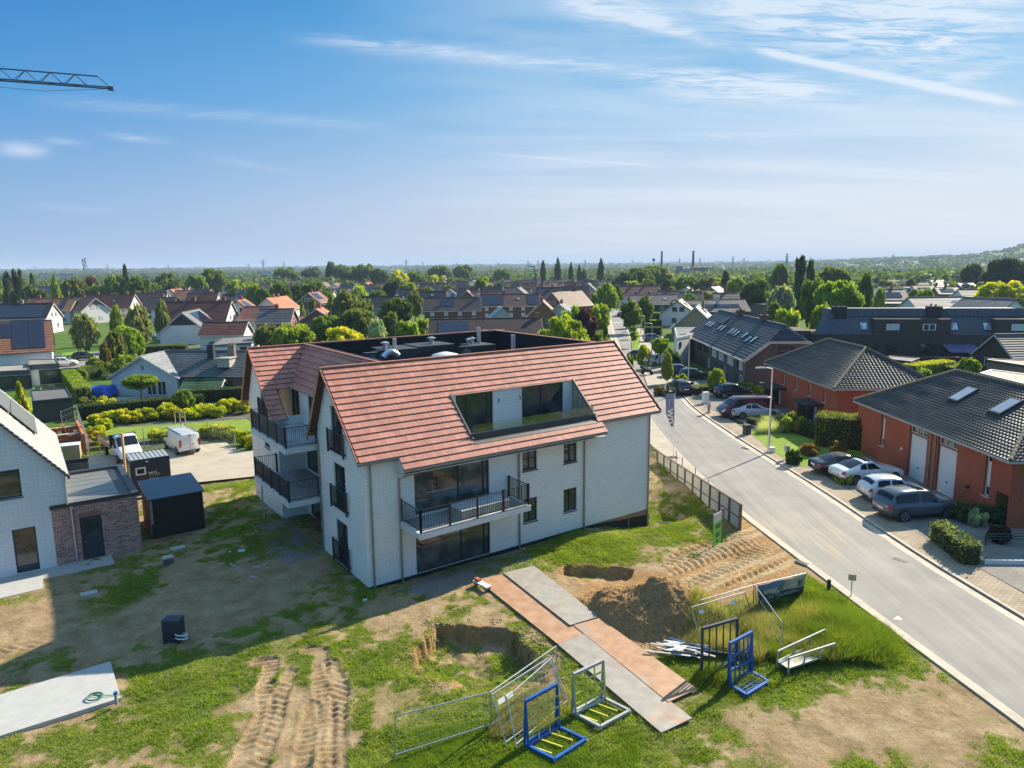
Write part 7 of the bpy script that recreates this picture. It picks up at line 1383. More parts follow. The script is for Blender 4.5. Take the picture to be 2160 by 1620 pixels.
def car(kind, label, loc, rz, colr, scale=1.0, cat='car', name='parked_car', roofc=None, group=None):
    S = SHAPES[kind]; st = S['st']; n = len(st)
    def prof(i):
        i = min(max(i, 0), n-1); a = int(min(i, n-2)); f = i-a; f2 = f
        A, B = st[a], st[a+1]; v = [A[k]*(1-f2)+B[k]*f2 for k in range(6)]; x, zl, zb, zt, wb, wt = v; dz = zb-zl
        return [(x, wb*.90, zl), (x, wb*.985, zl+dz*.16), (x, wb, zl+dz*.55), (x, wb*.975, zl+dz*.86), (x, wb*.93, zb), (x, wt+(wb*.93-wt)*.12, zt-(zt-zb)*.12), (x, wt*.92, zt-.01), (x, wt*.5, zt+.02), (x, 0, zt+.03)]
    def SP(u, v):
        p = prof(u); v = min(max(v, 0), 8); a = int(min(v, 7)); f = v-a; return Vector(p[a]).lerp(Vector(p[a+1]), f)
    t = thing(name, label, cat, loc, rz, group); t.scale = (scale,)*3
    # skin
    us = []
    for i in range(n-1): us += [i, i+.34, i+.67]
    us.append(n-1); vs_ = [0, 1, 2, 3, 4, 5, 6, 7, 8]; m = MB(); m.sm = True; g = []
    for u in us: g.append([SP(u, v) for v in vs_])
    Lx = S['L']/2; V_ = []; Fc = []; nv = 17
    for row_ in g:
        V_ += [(p.x-Lx, p.y, p.z) for p in row_]+[(p.x-Lx, -p.y, p.z) for p in row_[-2::-1]]
    for i in range(len(us)-1):
        for j in range(nv-1): Fc.append((i*nv+j, (i+1)*nv+j, (i+1)*nv+j+1, i*nv+j+1))
        Fc.append((i*nv+nv-1, (i+1)*nv+nv-1, (i+1)*nv, i*nv))
    Fc.append(tuple(range(nv))); Fc.append(tuple(len(us)*nv-nv+j for j in range(nv))[::-1]); m.add(V_, Fc); body = m.build('body', CARP, t, colr)
    def patch(nm, u0, u1, v0, v1, mat, both=True, nu=6, nvv=3, off=.012, color=None, u0t=None, u1t=None):
        """a panel lying on the body skin; u0t,u1t give the upper ends for slanted edges"""
        for sg in (1, -1):
            pb = MB(); pb.sm = True; vs2 = []
            for i in range(nu+1):
                for j in range(nvv+1):
                    fj = j/nvv; a = u0+(u0t-u0)*fj if u0t is not None else u0; b2 = u1+(u1t-u1)*fj if u1t is not None else u1
                    u = a+(b2-a)*i/nu; v = v0+(v1-v0)*fj; p = SP(u, v); e = .05; nn = (SP(u+e, v)-SP(u-e, v)).cross(SP(u, v+e)-SP(u, v-e))
                    if nn.length < 1e-9: nn = Vector((0, 1, 1))
                    nn.normalize()
                    if nn.dot(Vector((0, p.y, p.z-.6))) < 0: nn = -nn
                    q_ = p+nn*off; vs2.append((q_.x-Lx, sg*q_.y, q_.z))
            pb.add(vs2, [(i*(nvv+1)+j, (i+1)*(nvv+1)+j, (i+1)*(nvv+1)+j+1, i*(nvv+1)+j+1) for i in range(nu) for j in range(nvv)]); pb.build(nm, mat, t, color)
    a, b2 = S['ws']
    def cross(nm, u0, u1, mat, vs0=5.3): # across the car
        pb = MB(); pb.sm = True; rows_ = []; vl = [vs0+(8-vs0)*k/4 for k in range(5)]
        for i in range(5):
            u = u0+(u1-u0)*i/4; r = [SP(u, v) for v in vl]; e = .05; nn = Vector((0, 0, 1)); d_ = SP(u+e, 8)-SP(u-e, 8); nn = Vector((-d_.z, 0, d_.x)).normalized()
            if nn.z < 0: nn = -nn
            r = [p+nn*.014 for p in r]; rows_.append([(p.x-Lx, p.y, p.z) for p in r]+[(p.x-Lx, -p.y, p.z) for p in r[-2::-1]])
        k = len(rows_[0]); pb.add([p for r in rows_ for p in r], [(i*k+j, (i+1)*k+j, (i+1)*k+j+1, i*k+j+1) for i in range(4) for j in range(k-1)]); return pb.build(nm, mat, t)
    cross('windscreen', a+.08, b2-.06, CARG)
    if S['rw']: cross('rear_window', S['rw'][0]+(.35 if kind in ('suv', 'hatch') else .1), S['rw'][1]-.08, CARG)
    for u0, u1 in S['sw']:
        last = u1 > a; patch('side_window', u0, u1, 4.12, 4.92, CARG, u1t=(u1-.75 if last else None), u0t=(u0+.25 if (u0, u1) == S['sw'][0] and kind in ('coupe', 'hatch') else None))
    if roofc: cross('soft_top', S['rw'][1]-1.2, a+.1, plain('soft_top', (0.012, 0.012, 0.014), .9), 4.9)
    elif kind in ('suv', 'coupe') : cross('sunroof', a-1.1 if kind == 'suv' else a-.9, a-.35, CARG, 6.2)
    # lower cladding, wheels, arches
    patch('sill', .6, n-1.6, .02, .8, DRK, off=.006, nu=14)
    for x in S['wx']:
        if kind == 'truck' and x < 0: continue
        wr = .90 if kind not in ('suv', 'van', 'truck', 'minivan') else 1.02; w_ = max(s_[4] for s_ in st)
        for sg in (1, -1):
            ar = MB(); ar.tube([(x-Lx, sg*(w_-.04), .34*wr), (x-Lx, sg*(w_+.006), .34*wr)], .40*wr, 22); ar.build('wheel_arch', DRK, t)
            wh = link('wheel', WHEEL, t, (x-Lx, sg*(w_-.09), .33*wr), 0 if sg < 0 else pi, wr); link('rim', RIMM, wh)
    for sg in (1, -1):
        u_ = a+.55; p = SP(u_, 4.1); mm = MB(); mm.obox((p.x-Lx, sg*(p.y+.10), p.z+.08), (.10, .20, .13)); mm.build('mirror', CARP if kind not in ('van', 'truck') else DRK, t, colr)
    zr = st[1][2]; wb = st[1][4]
    for sg in (1, -1):
        if kind in ('van', 'minivan'): mm = MB(); mm.box(-Lx-.015, -Lx+.10, sg*.80-.07, sg*.80+.09 if sg < 0 else sg*.80+.11, .85, 1.42); mm.build('tail_light', LRED, t)
        if kind not in ('van', 'minivan', 'truck'):
            if sg > 0: patch('tail_light', .12, 1.25, 2.35, 3.9, LRED, off=.02, nu=4)
        
        if sg > 0: patch('headlight', n-2.9, n-1.7, 2.7, 3.9, LWH, off=.015, nu=4)
    if kind != 'truck': mm = MB(); mm.box(-Lx-.015, -Lx+.02, -.26, .26, .62 if kind != 'van' else .56, .73 if kind != 'van' else .67); mm.build('number_plate', PLATE, t)
    mm = MB(); mm.box(Lx-.04, Lx+.012, -.30, .30, .40, .50); mm.build('number_plate', PLATE, t)
    mm = MB(); mm.box(Lx-.10, Lx-.005, -.36, .36, .50, .62); mm.build('grille', DRK, t)
    mm = MB(); mm.box(-Lx-.02, -Lx+.10, -st[0][4]*.95, st[0][4]*.95, .34, .46); mm.build('bumper', DRK, t)
    hd_ = MB()
    for x in ([S['wx'][1]-Lx-1.5] if kind in ('coupe', 'van', 'truck') else [S['wx'][1]-Lx-1.55, S['wx'][1]-Lx-2.35]):
        for sg in (1, -1): w_ = max(s_[4] for s_ in st)*.985; q2 = MB(); q2.box(x-.09, x+.09, sg*w_-.02, sg*w_+.02, st[4][2]-.16, st[4][2]-.13); q2.build('door_handle', CARP, t, tuple(c*.8 for c in colr))
    return t
def by_wheels(kind, rear, front, side, z=PAVE_H, sc=None, hd=None):
    """centre, heading, scale from the ground contact pixels of the two wheels on the seen side"""
    r = P(*rear, z) if rear else None; f = P(*front, z) if front else None; S = SHAPES[kind]; wb = S['wx'][1]-S['wx'][0]; w_ = max(s_[4] for s_ in S['st'])-.1
    if hd is None: hd = atan2(f.y-r.y, f.x-r.x)
    if sc is None: sc = (f-r).length/wb
    ux = Vector((cos(hd), sin(hd), 0)); n = Vector((-ux.y, ux.x, 0))
    c = (r+ux*(S['L']/2-S['wx'][0])*sc) if r else (f-ux*(S['wx'][1]-S['L']/2)*sc)
    c = c+n*side*w_*sc; c.z = z+.01; return c, hd, sc
def pcar(kind, label, rear, front, side, col, **k):
    kw = {a: k.pop(a) for a in ('z', 'sc', 'hd') if a in k}; c, h, s = by_wheels(kind, rear, front, side, **kw); return car(kind, label, c, h, col, s, **k)
SILV = (0.55, 0.57, 0.60); WHC = (0.72, 0.73, 0.74)
pcar('suv', 'dark grey seven-seat estate parked nearest the camera before the garage doors', (1905, 1100), (1996, 1093), 1, (0.065, 0.085, 0.10))
pcar('coupe', 'white two-door coupe with sunroof parked between the convertible and the grey grass clump', (1804, 1022), (1885, 1016), 1, WHC)
pcar('hatch', 'small white hatchback parked right beside the dark grey estate', (1855, 1062), None, 1, (0.62, 0.63, 0.65), sc=1.08, hd=radians(2))
pcar('coupe', 'black convertible with closed soft top parked by the orange roses', (1753, 1004), None, 1, (0.012, 0.013, 0.016), sc=1.06, hd=radians(4), roofc=True)
pcar('coupe', 'silver fastback saloon beside the burgundy van', (1566, 884), None, 1, (0.42, 0.46, 0.52), sc=1.12, hd=radians(6))
pcar('minivan', 'burgundy passenger van facing the street on the forecourt', None, (1531, 875), 1, (0.07, 0.012, 0.018), sc=1.10, hd=radians(183), cat='van')
car('hatch', 'black hatchback parked on the pavement behind the flag', (*P(1432, 829, .1)[:2], .11), radians(101), (0.012, 0.014, 0.018), 1.15)
car('hatch', 'dark blue hatchback in the terrace front garden', (*P(1432, 793, .1)[:2], .11), radians(8), (0.012, 0.035, 0.09), 1.15); car('hatch', 'near-black small car partly behind the dark blue hatchback', (*P(1462, 800, .1)[:2], .11), radians(5), (0.01, 0.012, 0.016), 1.05)
car('van', 'white camper van nose-out among the front gardens', (*P(1391, 770, .1)[:2], .11), radians(200), WHC, .95, cat='van', name='camper_van')
car('hatch', 'small dark car at the kerb behind the right end of the roof', (*P(1342, 756, .02)[:2], .03), radians(115), (0.03, 0.035, 0.05), 1.0); car('hatch', 'blue-grey car before the street hedges', (*P(1378, 720, .1)[:2], .11), radians(5), (0.05, 0.08, 0.14), 1.1)
car('hatch', 'white car at the left of the street before the zebra crossing', (*P(1270, 672, 0)[:2], .03), radians(95), WHC, 1.0); car('hatch', 'dark car partly behind the oval street tree', (*P(1545, 838, .1)[:2], .11), radians(6), (0.015, 0.018, 0.025), 1.15)
car('hatch', 'dark car beside the street bend under the round tree', (*P(1315, 668, 0)[:2], .03), radians(15), (0.03, 0.035, 0.045), 1.0)
car('hatch', 'white hatchback parked on the side street at left', (*P(138, 772, .02)[:2], .03), radians(18), (0.7, 0.71, 0.73), 1.0); car('hatch', 'black car parked behind the white hatchback at left', (*P(178, 759, .02)[:2], .03), radians(20), (0.012, 0.014, 0.018), 1.0); car('hatch', 'dark grey car standing on the side street, nearest of the three', (*P(145, 796, .02)[:2], .03), radians(80), (0.03, 0.034, 0.04), 1.0)
car('hatch', 'pale car parked beside the birches', (*P(306, 712, .02)[:2], .03), radians(20), SILV, 1.0); car('hatch', 'white car under the purple-leaved tree', (*P(1252, 716, .02)[:2], .03), radians(20), WHC, .9)
# white van and flatbed in the yard
v = car('van', 'white panel van with roof rack seen from behind in the yard', (*LW(8.95, 22.0)[:2], .18), AN+radians(97), (0.74, 0.74, 0.72), .93, cat='van', name='panel_van')
for k in range(9): m = MB(); m.bar((-2.3+k*.45, -.78, 2.06), (-2.3+k*.45, .78, 2.06), .06, .03); m.build('rack_bar', WHF, v)
for s in (-.8, .8): m = MB(); m.bar((-2.45, s, 2.04), (1.4, s, 2.04), .05, .05); m.build('rack_rail', DRK, v)
m = MB(); m.box(-2.575, -2.56, -.005, .005, .5, 1.9); m.box(-2.60, -2.55, -.12, .12, 1.82, 1.88, 0); m.box(-2.585, -2.565, -.35, -.15, .95, 1.0); m.build('door_seam', DRK, v)
for s in (-1, 1): m = MB(); m.box(-2.59, -2.52, s*.86-.05, s*.86+.05, .8, 1.5); m.build('tail_light', LRED, v)
v = car('truck', 'white crew-cab flatbed truck facing the camera in the yard', (*LW(4.75, 20.9)[:2], .18), AN-radians(82), (0.74, 0.75, 0.76), .96, cat='truck', name='flatbed_truck')
m = MB(); m.box(-4.4, -1.25, -1.02, 1.02, .95, 1.03); m.build('load_bed', plain('bed_boards', (0.24, 0.19, 0.13), .8, var=.3), v)
for a in ((-4.4, -1.25, -1.04, -1.01), (-4.4, -1.25, 1.01, 1.04), (-4.42, -4.39, -1.04, 1.04)): m = MB(); m.box(*a, 1.0, 1.42); m.build('drop_side', plain('alu_side', (0.33, 0.31, 0.28), .5, .4, var=.2), v)
m = MB(); m.box(-1.30, -1.24, -1.04, 1.04, 1.0, 2.15); m.build('headboard', DRK, v)
for s in (-1, 1): wh = link('wheel', WHEEL, v, (-3.4, s*.85, .35), 0 if s < 0 else pi, 1.05); link('rim', RIMM, wh)
m = MB(); m.box(-.35, .05, -.55, -.2, 2.27, 2.31); m.build('roof_hatch', plain('purple_film', (0.12, 0.08, 0.28), .3), v)
# ================================================================ things on and around the site
STEEL = plain('galvanised_tube', (0.42, 0.44, 0.46), .4, .6, var=.15); BLU = plain('blue_paint', (0.012, 0.10, 0.36), .45, var=.25); YEL = plain('yellow_green_paint', (0.58, 0.56, 0.09), .5, var=.2); GRYP = plain('grey_paint', (0.38, 0.39, 0.38), .5, .2, var=.2); DGRN = plain('dark_green_paint', (0.03, 0.06, 0.06), .5, var=.2)
TIM = _MC['raw_timber']
def rack(label, pl, pb, pf, H, cf, cb, nh, nv, plain_base=False):
    """A-frame glass stillage: upright grid between pl and pb, foot frame reaching to pf"""
    a, b, c = G(*pl), G(*pb), G(*pf); z0 = (a.z+b.z+c.z)/3; a.z = b.z = c.z = z0+.12; t = thing('glass_rack', label, 'rack', (a.x, a.y, z0)); o = Vector((a.x, a.y, z0))
    a, b, c = a-o, b-o, c-o; d = c-a; u = b-a; up = Vector((0, 0, 1)); lean = -d.normalized()*.10
    def part(nm, segs, w, mat):
        for p, q_ in segs: m = MB(); m.bar(p, q_, w); m.build(nm, mat, t)
    top = up*H+lean
    part('post', [(a, a+top), (b, b+top), (a-d*.14, a+top*.98), (b-d*.14, b+top*.98)], .085, cf)
    part('cross_beam', [(a+top, b+top), (a, b), (a-d*.14, b-d*.14)], .10, cf)
    part('foot', [(a-d*.14, c), (b-d*.14, b+d), (c, b+d)], .10, cf)
    if plain_base:
        part('slat', [(a+d*k/5, b+d*k/5) for k in (1, 2, 3, 4)]+[(a.lerp(b, k/4), a.lerp(b, k/4)+d) for k in (1, 2, 3)], .03, cb)
    else: part('slat', [(a.lerp(b, k/3)+u*.02, a.lerp(b, k/3)+d*.75+u*.12) for k in (0, 1, 2)], .045, cb)
    part('grid_bar', [(a+top*k/nh+d*.03, b+top*k/nh+d*.03) for k in range(1, nh)]+[(a.lerp(b, k/nv)+d*.03, a.lerp(b, k/nv)+top+d*.03) for k in range(0, nv+1)], .045, cb)
    if not plain_base:
        for p in (c, b+d, a-d*.14): m = MB(); m.tube([p+Vector((0, -.02, -.04)), p+Vector((0, .03, -.04))], .06, 10); m.build('castor', WHF, t)
    return t
rack('blue trolley rack with yellow grid, nearest the camera among the glass racks', (1114, 1580), (1180, 1540), (1170, 1610), 1.55, BLU, YEL, 4, 3)
rack('grey trolley rack with faded yellow grid standing beside the steel plates', (1214, 1512), (1276, 1480), (1266, 1541), 1.45, GRYP, YEL, 4, 3)
rack('tall dark green open rack behind the blue one at right', (1480, 1424), (1553, 1402), (1487, 1436), 1.75, DGRN, DGRN, 1, 5)
rack('solid blue L-shaped rack with slatted foot right of the steel plates', (1540, 1450), (1586, 1423), (1574, 1473), 1.6, BLU, BLU, 3, 5, True)
def mesh_panel(label, bl, br, tl, tr, h, wires=(14, 5), group='loose mesh fence panels', noground=False):
    A_, B_ = G(*bl), G(*br); C_, D_ = P(*tl, A_.z+h), P(*tr, B_.z+h); o = A_.copy(); t = thing('wire_fence', label, 'fence panel', o, 0, group); A_, B_, C_, D_ = A_-o, B_-o, C_-o, D_-o
    for p, q_ in ((A_, C_), (B_, D_), (C_, D_), (A_.lerp(C_, .12), B_.lerp(D_, .12))): m = MB(); m.tube([p, q_], .022, 7); m.build('tube', STEEL, t)
    m = MB()
    for k in range(1, wires[0]): f = k/wires[0]; m.bar(A_.lerp(B_, f), C_.lerp(D_, f), .005)
    for k in range(1, wires[1]): f = k/wires[1]; m.bar(A_.lerp(C_, f), B_.lerp(D_, f), .005)
    m.build('wire_mesh', STEEL, t)['kind'] = 'stuff'
    return t, (A_, B_, C_, D_)
mesh_panel('fence panel with a bent top tube, leftmost of the left group', (832, 1604), (1037, 1536), (834, 1510), (1034, 1460), 1.5)
mesh_panel('fence panel behind the blue rack, reaching farthest back', (1037, 1536), (1176, 1440), (1034, 1460), (1173, 1363), 1.55)
mesh_panel('fence panel leaning towards the blue and yellow rack', (1091, 1584), (1202, 1490), (1069, 1471), (1163, 1388), 1.45)
t_, c_ = mesh_panel('fence panel with two white tags, leaning outside the group', (1070, 1580), (1196, 1488), (1038, 1465), (1158, 1387), 1.5)
A_, B_, C_, D_ = c_; u_ = (D_-C_).normalized(); dn = (A_-C_).normalized()
for f in (.15, .55): p = C_+u_*f+dn*.25; m = MB(); m.slab([p, p+u_*.32, p+u_*.32+dn*.16, p+dn*.16], .01); m.build('tag_plate', WHF, t_)
mesh_panel('fence panel along the back of the dry grass, left of the banner', (1479, 1331), (1588, 1285), (1479, 1266), (1590, 1234), 1.45)
t_, c_ = mesh_panel('fence panel leaning over the dry grass with two white tags', (1483, 1372), (1588, 1302), (1458, 1281), (1571, 1249), 1.5)
A_, B_, C_, D_ = c_; u_ = (D_-C_).normalized(); dn = (A_-C_).normalized()
for f in (.3, 2.0): p = C_+u_*f+dn*.2; m = MB(); m.slab([p, p+u_*.24, p+u_*.24+dn*.14, p+dn*.14], .01); m.build('tag_plate', WHF, t_)
mesh_panel('fence panel seen edge-on right of the banner post', (1597, 1292), (1652, 1388), (1593, 1235), (1649, 1312), 1.6, (8, 3))
tb, cb_ = mesh_panel('fence panel at the road side that carries the printed banner', (1590, 1286), (1692, 1257), (1590, 1234), (1700, 1209), 1.5)
A_, B_, C_, D_ = cb_
def quadpt(u, v): return (A_.lerp(B_, u)).lerp(C_.lerp(D_, u), v)
ban = thing('banner', 'printed mesh banner with a house picture and pale lettering tied to the road side fence', 'banner', tb.location.copy())
m = MB(); n = 14; fv = Vector((0, -1, 0)); ux = (B_-A_).normalized(); nr = ux.cross(Vector((0, 0, 1)))
if nr.y > 0: nr = -nr
vs_ = []
for j in range(6):
    for i in range(n+1): u = .06+.92*i/n; v = (.12+.84*j/5)+.05*sin(u*9)*(j/5-.6)*(1-j/5); vs_.append(quadpt(u, v)+nr*(.05+.03*sin(u*14+j)))
m.sm = True; m.add(vs_, [(j*(n+1)+i, j*(n+1)+i+1, (j+1)*(n+1)+i+1, (j+1)*(n+1)+i) for j in range(5) for i in range(n)], 0)
for k in range(5): pass
BM, N, b = material('banner_print'); g = N.n('ShaderNodeTexCoord').outputs['Object']; s_ = N.n('ShaderNodeSeparateXYZ'); N.put(s_.inputs[0], g)
uu = N.maprange(s_.outputs[0], 0.0, B_.x); vv = N.maprange(s_.outputs[2], .1, 1.6)
colb = N.mix(N.math('GREATER_THAN', vv, .80), N.mix(N.math('GREATER_THAN', vv, .42), (0.05, 0.07, 0.065, 1), N.mix(N.math('GREATER_THAN', uu, .55), (0.20, 0.26, 0.16, 1), (0.34, 0.33, 0.30, 1))), (0.10, 0.22, 0.50, 1))
colb = N.mix(N.math('MULTIPLY', N.math('GREATER_THAN', uu, .52), N.math('GREATER_THAN', vv, .42)), colb, (0.45, 0.44, 0.40, 1))
N.put(b.inputs['Base Color'], N.mix(1.0, colb, N.ramp(N.noise(g, 2.2, 4), [(.3, .7), (.7, 1.25)]), 'MULTIPLY')); b.inputs['Roughness'].default_value = .6
m.build('cloth', BM, ban)
for (u0, u1, v0, v1, c) in ((.16, .42, .56, .74, (0.5, 0.5, 0.48)), (.20, .30, .52, .64, (0.12, 0.12, 0.13)), (.33, .48, .50, .60, (0.45, 0.46, 0.44)), (.12, .5, .44, .50, (0.12, 0.24, 0.06)), (.64, .82, .62, .72, (0.62, 0.61, 0.58)), (.84, .92, .55, .8, (0.15, 0.15, 0.16))):
    q2 = MB(); q2.add([quadpt(u0, v0)+nr*.10, quadpt(u1, v0)+nr*.10, quadpt(u1, v1)+nr*.10, quadpt(u0, v1)+nr*.10], [(0, 1, 2, 3)]); q2.build('printed_shape', PLT, ban, c)
def text(parent, body, loc, ux, uy, size, mat, name='lettering'):
    cu = bpy.data.curves.new(name, 'FONT'); cu.body = body; cu.size = size; cu.extrude = .002; cu.materials.append(mat); q0 = bpy.data.objects.new(name, cu); COL.objects.link(q0); bpy.context.view_layer.update(); me = bpy.data.meshes.new_from_object(q0.evaluated_get(bpy.context.evaluated_depsgraph_get())); bpy.data.objects.remove(q0); o = link(name, me, parent)
    ux = Vector(ux).normalized(); uy = (Vector(uy)-ux*Vector(uy).dot(ux)).normalized(); M = Matrix((ux, uy, ux.cross(uy))).transposed().to_4x4(); M.translation = Vector(loc); o.matrix_basis = M; return o
WTX = plain('white_lettering', (0.66, 0.67, 0.64), .7, var=.05)
up_ = (quadpt(.1, .9)-quadpt(.1, .1)); text(ban, 'JOUW THUISGEVOEL', quadpt(.10, .31)+nr*.11, ux, up_, .27, WTX); text(ban, 'OP MAAT', quadpt(.10, .16)+nr*.11, ux, up_, .25, WTX)
# aluminium walkway frame lying in the grass
a, b_, c, d = G(1639, 1409), G(1662, 1425), G(1759, 1393), G(1738, 1363); o = a.copy(); t = thing('scaffold_tray', 'long aluminium tray frame with pale board floor lying in the tall grass', 'scaffold frame', o)
a, b_, c, d = [Vector((p.x-o.x, p.y-o.y, .28)) for p in (a, b_, c, d)]
m = MB(); m.slab([a, b_, c, d], .03); m.build('board', plain('dusty_board', (0.50, 0.45, 0.38), .8, var=.3, scale=1.5), t)
for p, q_ in ((a, d), (b_, c)):
    for z in (0, .42): m = MB(); m.bar(p+Vector((0, 0, z)), q_+Vector((0, 0, z)), .06); m.build('rail', GRYP, t)
    for k in range(4): m = MB(); s = p.lerp(q_, k/3); m.bar(s, s+Vector((0, 0, .42)), .05); m.build('stanchion', GRYP, t)
    for k in (0, 1): m = MB(); s = p.lerp(q_, k); m.bar(s+Vector((0, 0, -.30)), s, .06); m.build('leg', GRYP, t)
# scrap timber heap
o = G(1425, 1385); o.z += .12; t = thing('timber_heap', 'heap of pale planks, torn sheeting and blue slats beside the steel plates', 'planks', o); r_ = random.Random(3)
for k in range(14):
    a = radians(-25+r_.uniform(-14, 14)); L = r_.uniform(.9, 1.9); c = Vector((r_.uniform(-.5, .7), r_.uniform(-.35, .4), .05+k*.018)); dv = Vector((cos(a), sin(a), r_.uniform(-.04, .08)))*L/2; m = MB(); m.bar(c-dv, c+dv, .09, .025); m.build('plank', [plain('bleached_plank', (0.46, 0.43, 0.40), .8, var=.3), BLU, plain('pale_blue_slat', (0.35, 0.45, 0.50), .6)][k % 7 % 3 if k > 8 else 0], t)
for k in range(4): m = MB(); m.add([(r_.uniform(-.6, .5), r_.uniform(-.4, .4), .28+r_.uniform(0, .1)) for _ in range(3)]+[(r_.uniform(-.3, .6), r_.uniform(-.4, .4), .34)], [(0, 1, 2), (0, 2, 3)]); m.build('torn_sheet', _MC['white_film'], t)
for a, b in (((1.0, .1, .12), (2.9, -.35, .10)), ((1.5, .75, .1), (3.0, -.1, .16))): m = MB(); m.bar(a, b, .10, .03); m.build('plank', _MC['bleached_plank'], t)
# steel road plates
SPM, N, b = material('rusty_steel_plate'); g = N.n('ShaderNodeNewGeometry').outputs['Position']; n1 = N.noise(g, .55, 6, .65, .6); n2 = N.noise(g, 2.2, 5, .6)
N.put(b.inputs['Base Color'], N.mix(N.maprange(N.math('ADD', n1, N.math('MULTIPLY', N.math('SUBTRACT', obj_tint(N), 0.5), .5)), .44, .60), N.ramp(n2, [(.3, (0.27, 0.245, 0.21)), (.7, (0.38, 0.345, 0.295))]), N.ramp(n2, [(.3, (0.34, 0.175, 0.09)), (.7, (0.48, 0.295, 0.175))])))
b.inputs['Roughness'].default_value = .6; b.inputs['Metallic'].default_value = .15; bump(N, b, n2, .2, .01)
for i, (pts, z, tint, lab) in enumerate((([(-.54, 33.95), (1.05, 34.81), (3.74, 29.32), (2.40, 28.55)], .15, .35, 'dull grey steel road plate nearest the building, lapping the rusty ones'), ([(-1.84, 33.34), (-.54, 33.95), (2.94, 27.92), (1.78, 27.14)], .09, .95, 'rust-orange steel road plate below the white building front'),
      ([(2.56, 28.62), (3.77, 29.22), (6.67, 23.86), (5.46, 23.10)], .12, .80, 'half rusted steel road plate in the middle of the track'), ([(1.78, 27.14), (2.93, 27.88), (6.08, 22.21), (4.87, 21.50)], .08, .30, 'pale grey steel road plate nearest the camera'))):
    cxx = sum(p[0] for p in pts)/4; cyy = sum(p[1] for p in pts)/4; m = MB(); m.prism([(x-cxx, y-cyy) for x, y in pts][::-1], -.02, .02); o = m.build('steel_plate', SPM, color=(tint, tint, tint)); o.location = (cxx, cyy, z); o.rotation_euler = (radians(.4*(i-1)), radians(.5*(1-i)), 0); tag(o, lab, 'steel plate', 'steel road plates')
# bricks on a board
o = G(1017, 1241); t = thing('board_with_bricks', 'short white board resting on bricks at the head of the steel plates', 'board', (o.x, o.y, .10), radians(-50)); m = MB(); m.box(-.55, .55, -.16, .16, .14, .20); m.build('board', _MC['white_film'], t)
for x in (-.4, .4): m = MB(); m.box(x-.1, x+.1, -.14, .14, 0, .139); m.build('brick', RBRICK, t)
m = MB(); m.box(-.5, -.2, -.1, .1, .201, .33); m.build('brick', plain('red_block', (0.42, 0.12, 0.06), .8), t)
# outdoor unit, covers, box
o = G(367, 1352); t = thing('outdoor_unit', 'dark blue heat pump unit on feet with coiled white hoses on the bare ground', 'heat pump', o, AN-radians(35))
m = MB(); m.box(-.36, .36, -.2, .32, .1, 1.0); m.build('casing', plain('navy_casing', (0.018, 0.028, 0.045), .5), t)
for x in (-.3, .3): m = MB(); m.box(x-.04, x+.04, -.26, .38, 0, .1); m.build('foot', ANTF, t)
for k in range(7): m = MB(); m.box(-.30, .20, -.21, -.2, .25+k*.09, .28+k*.09); m.build('louvre', ANTF, t)
m = MB(); m.tube([(.38+.25*sin(k*.8), -.1+.18*cos(k*.8), .14+.02*k) for k in range(14)], .03, 6); m.build('hose', WHF, t)
def slabthing(name, label, cat, px, py, w, d, h, rz, mat, z=0.02, group=None):
    o = G(px, py); m = MB(); m.box(-w/2, w/2, -d/2, d/2, -.05, h); q2 = m.build(name, mat); q2.location = (o.x, o.y, o.z+z); q2.rotation_euler = (0, 0, rz); tag(q2, label, cat, group); return q2
COVM = plain('cover_concrete', (0.42, 0.43, 0.42), .8, var=.15)
slabthing('manhole_cover', 'pale rectangular inspection cover near the brick annex', 'manhole cover', 375, 1157, .75, .45, .05, AN, COVM); slabthing('manhole_cover', 'pale rectangular inspection cover in the shade left of the outdoor unit', 'manhole cover', 188, 1253, .72, .42, .05, AN, COVM)
t = thing('inspection_chamber', 'grey plastic inspection chamber with pale lid standing out of the ground', 'inspection chamber', G(355, 1188), AN); m = MB(); m.box(-.22, .22, -.2, .2, -.05, .32); m.build('body', plain('grey_plastic', (0.09, 0.10, 0.10), .6), t); m = MB(); m.box(-.27, .27, -.23, .23, .32, .37); m.build('lid', plain('rusty_pale_lid', (0.5, 0.42, 0.36), .7, var=.3), t)
for i, (px, py, w, d, a) in enumerate(((510, 1163, .35, .2, 20), (534, 1218, .42, .08, -15), (490, 1193, .55, .07, -40), (502, 1199, .25, .06, 30), (448, 1200, .2, .1, 50), (560, 1192, .35, .08, 70), (485, 1165, .1, .1, 0), (770, 1267, .2, .12, 10), (540, 1197, .4, .07, 5))):
    slabthing('rubble_scrap', '%s pale scrap on the shaded ground before the left gable' % ['long', 'flat', 'slanting', 'short', 'dark edged', 'thin', 'tiny white', 'square', 'broken'][i], 'scrap', px, py, w, d, .04, radians(a), _MC['white_film'] if i in (0, 6, 7) else _MC['bleached_plank'])
for i, (px, py) in enumerate(((804, 1232), (1013, 1176))): slabthing('loose_brick', ['two loose red bricks by the drain pipe at the front corner', 'loose red brick below the ground floor window'][i], 'brick', px, py, .32, .2, .12, .3, _MC['red_block'])
hz_ = LO+DA*(-.8)+DB*(-14.1); t = thing('garden_hose', 'coiled green garden hose on the concrete slab', 'hose', (P(200, 1472, .15)[0], P(200, 1472, .15)[1], .16)); m = MB(); m.tube([(.27*cos(k*.5)*(1+.02*(k % 3)), .24*sin(k*.5), .015+.0012*k) for k in range(44)]+[(.5, .1, .02), (.9, .2, .02), (1.05, .15, .03)], .014, 6); m.build('coil', plain('green_hose', (0.01, 0.22, 0.10), .5), t)
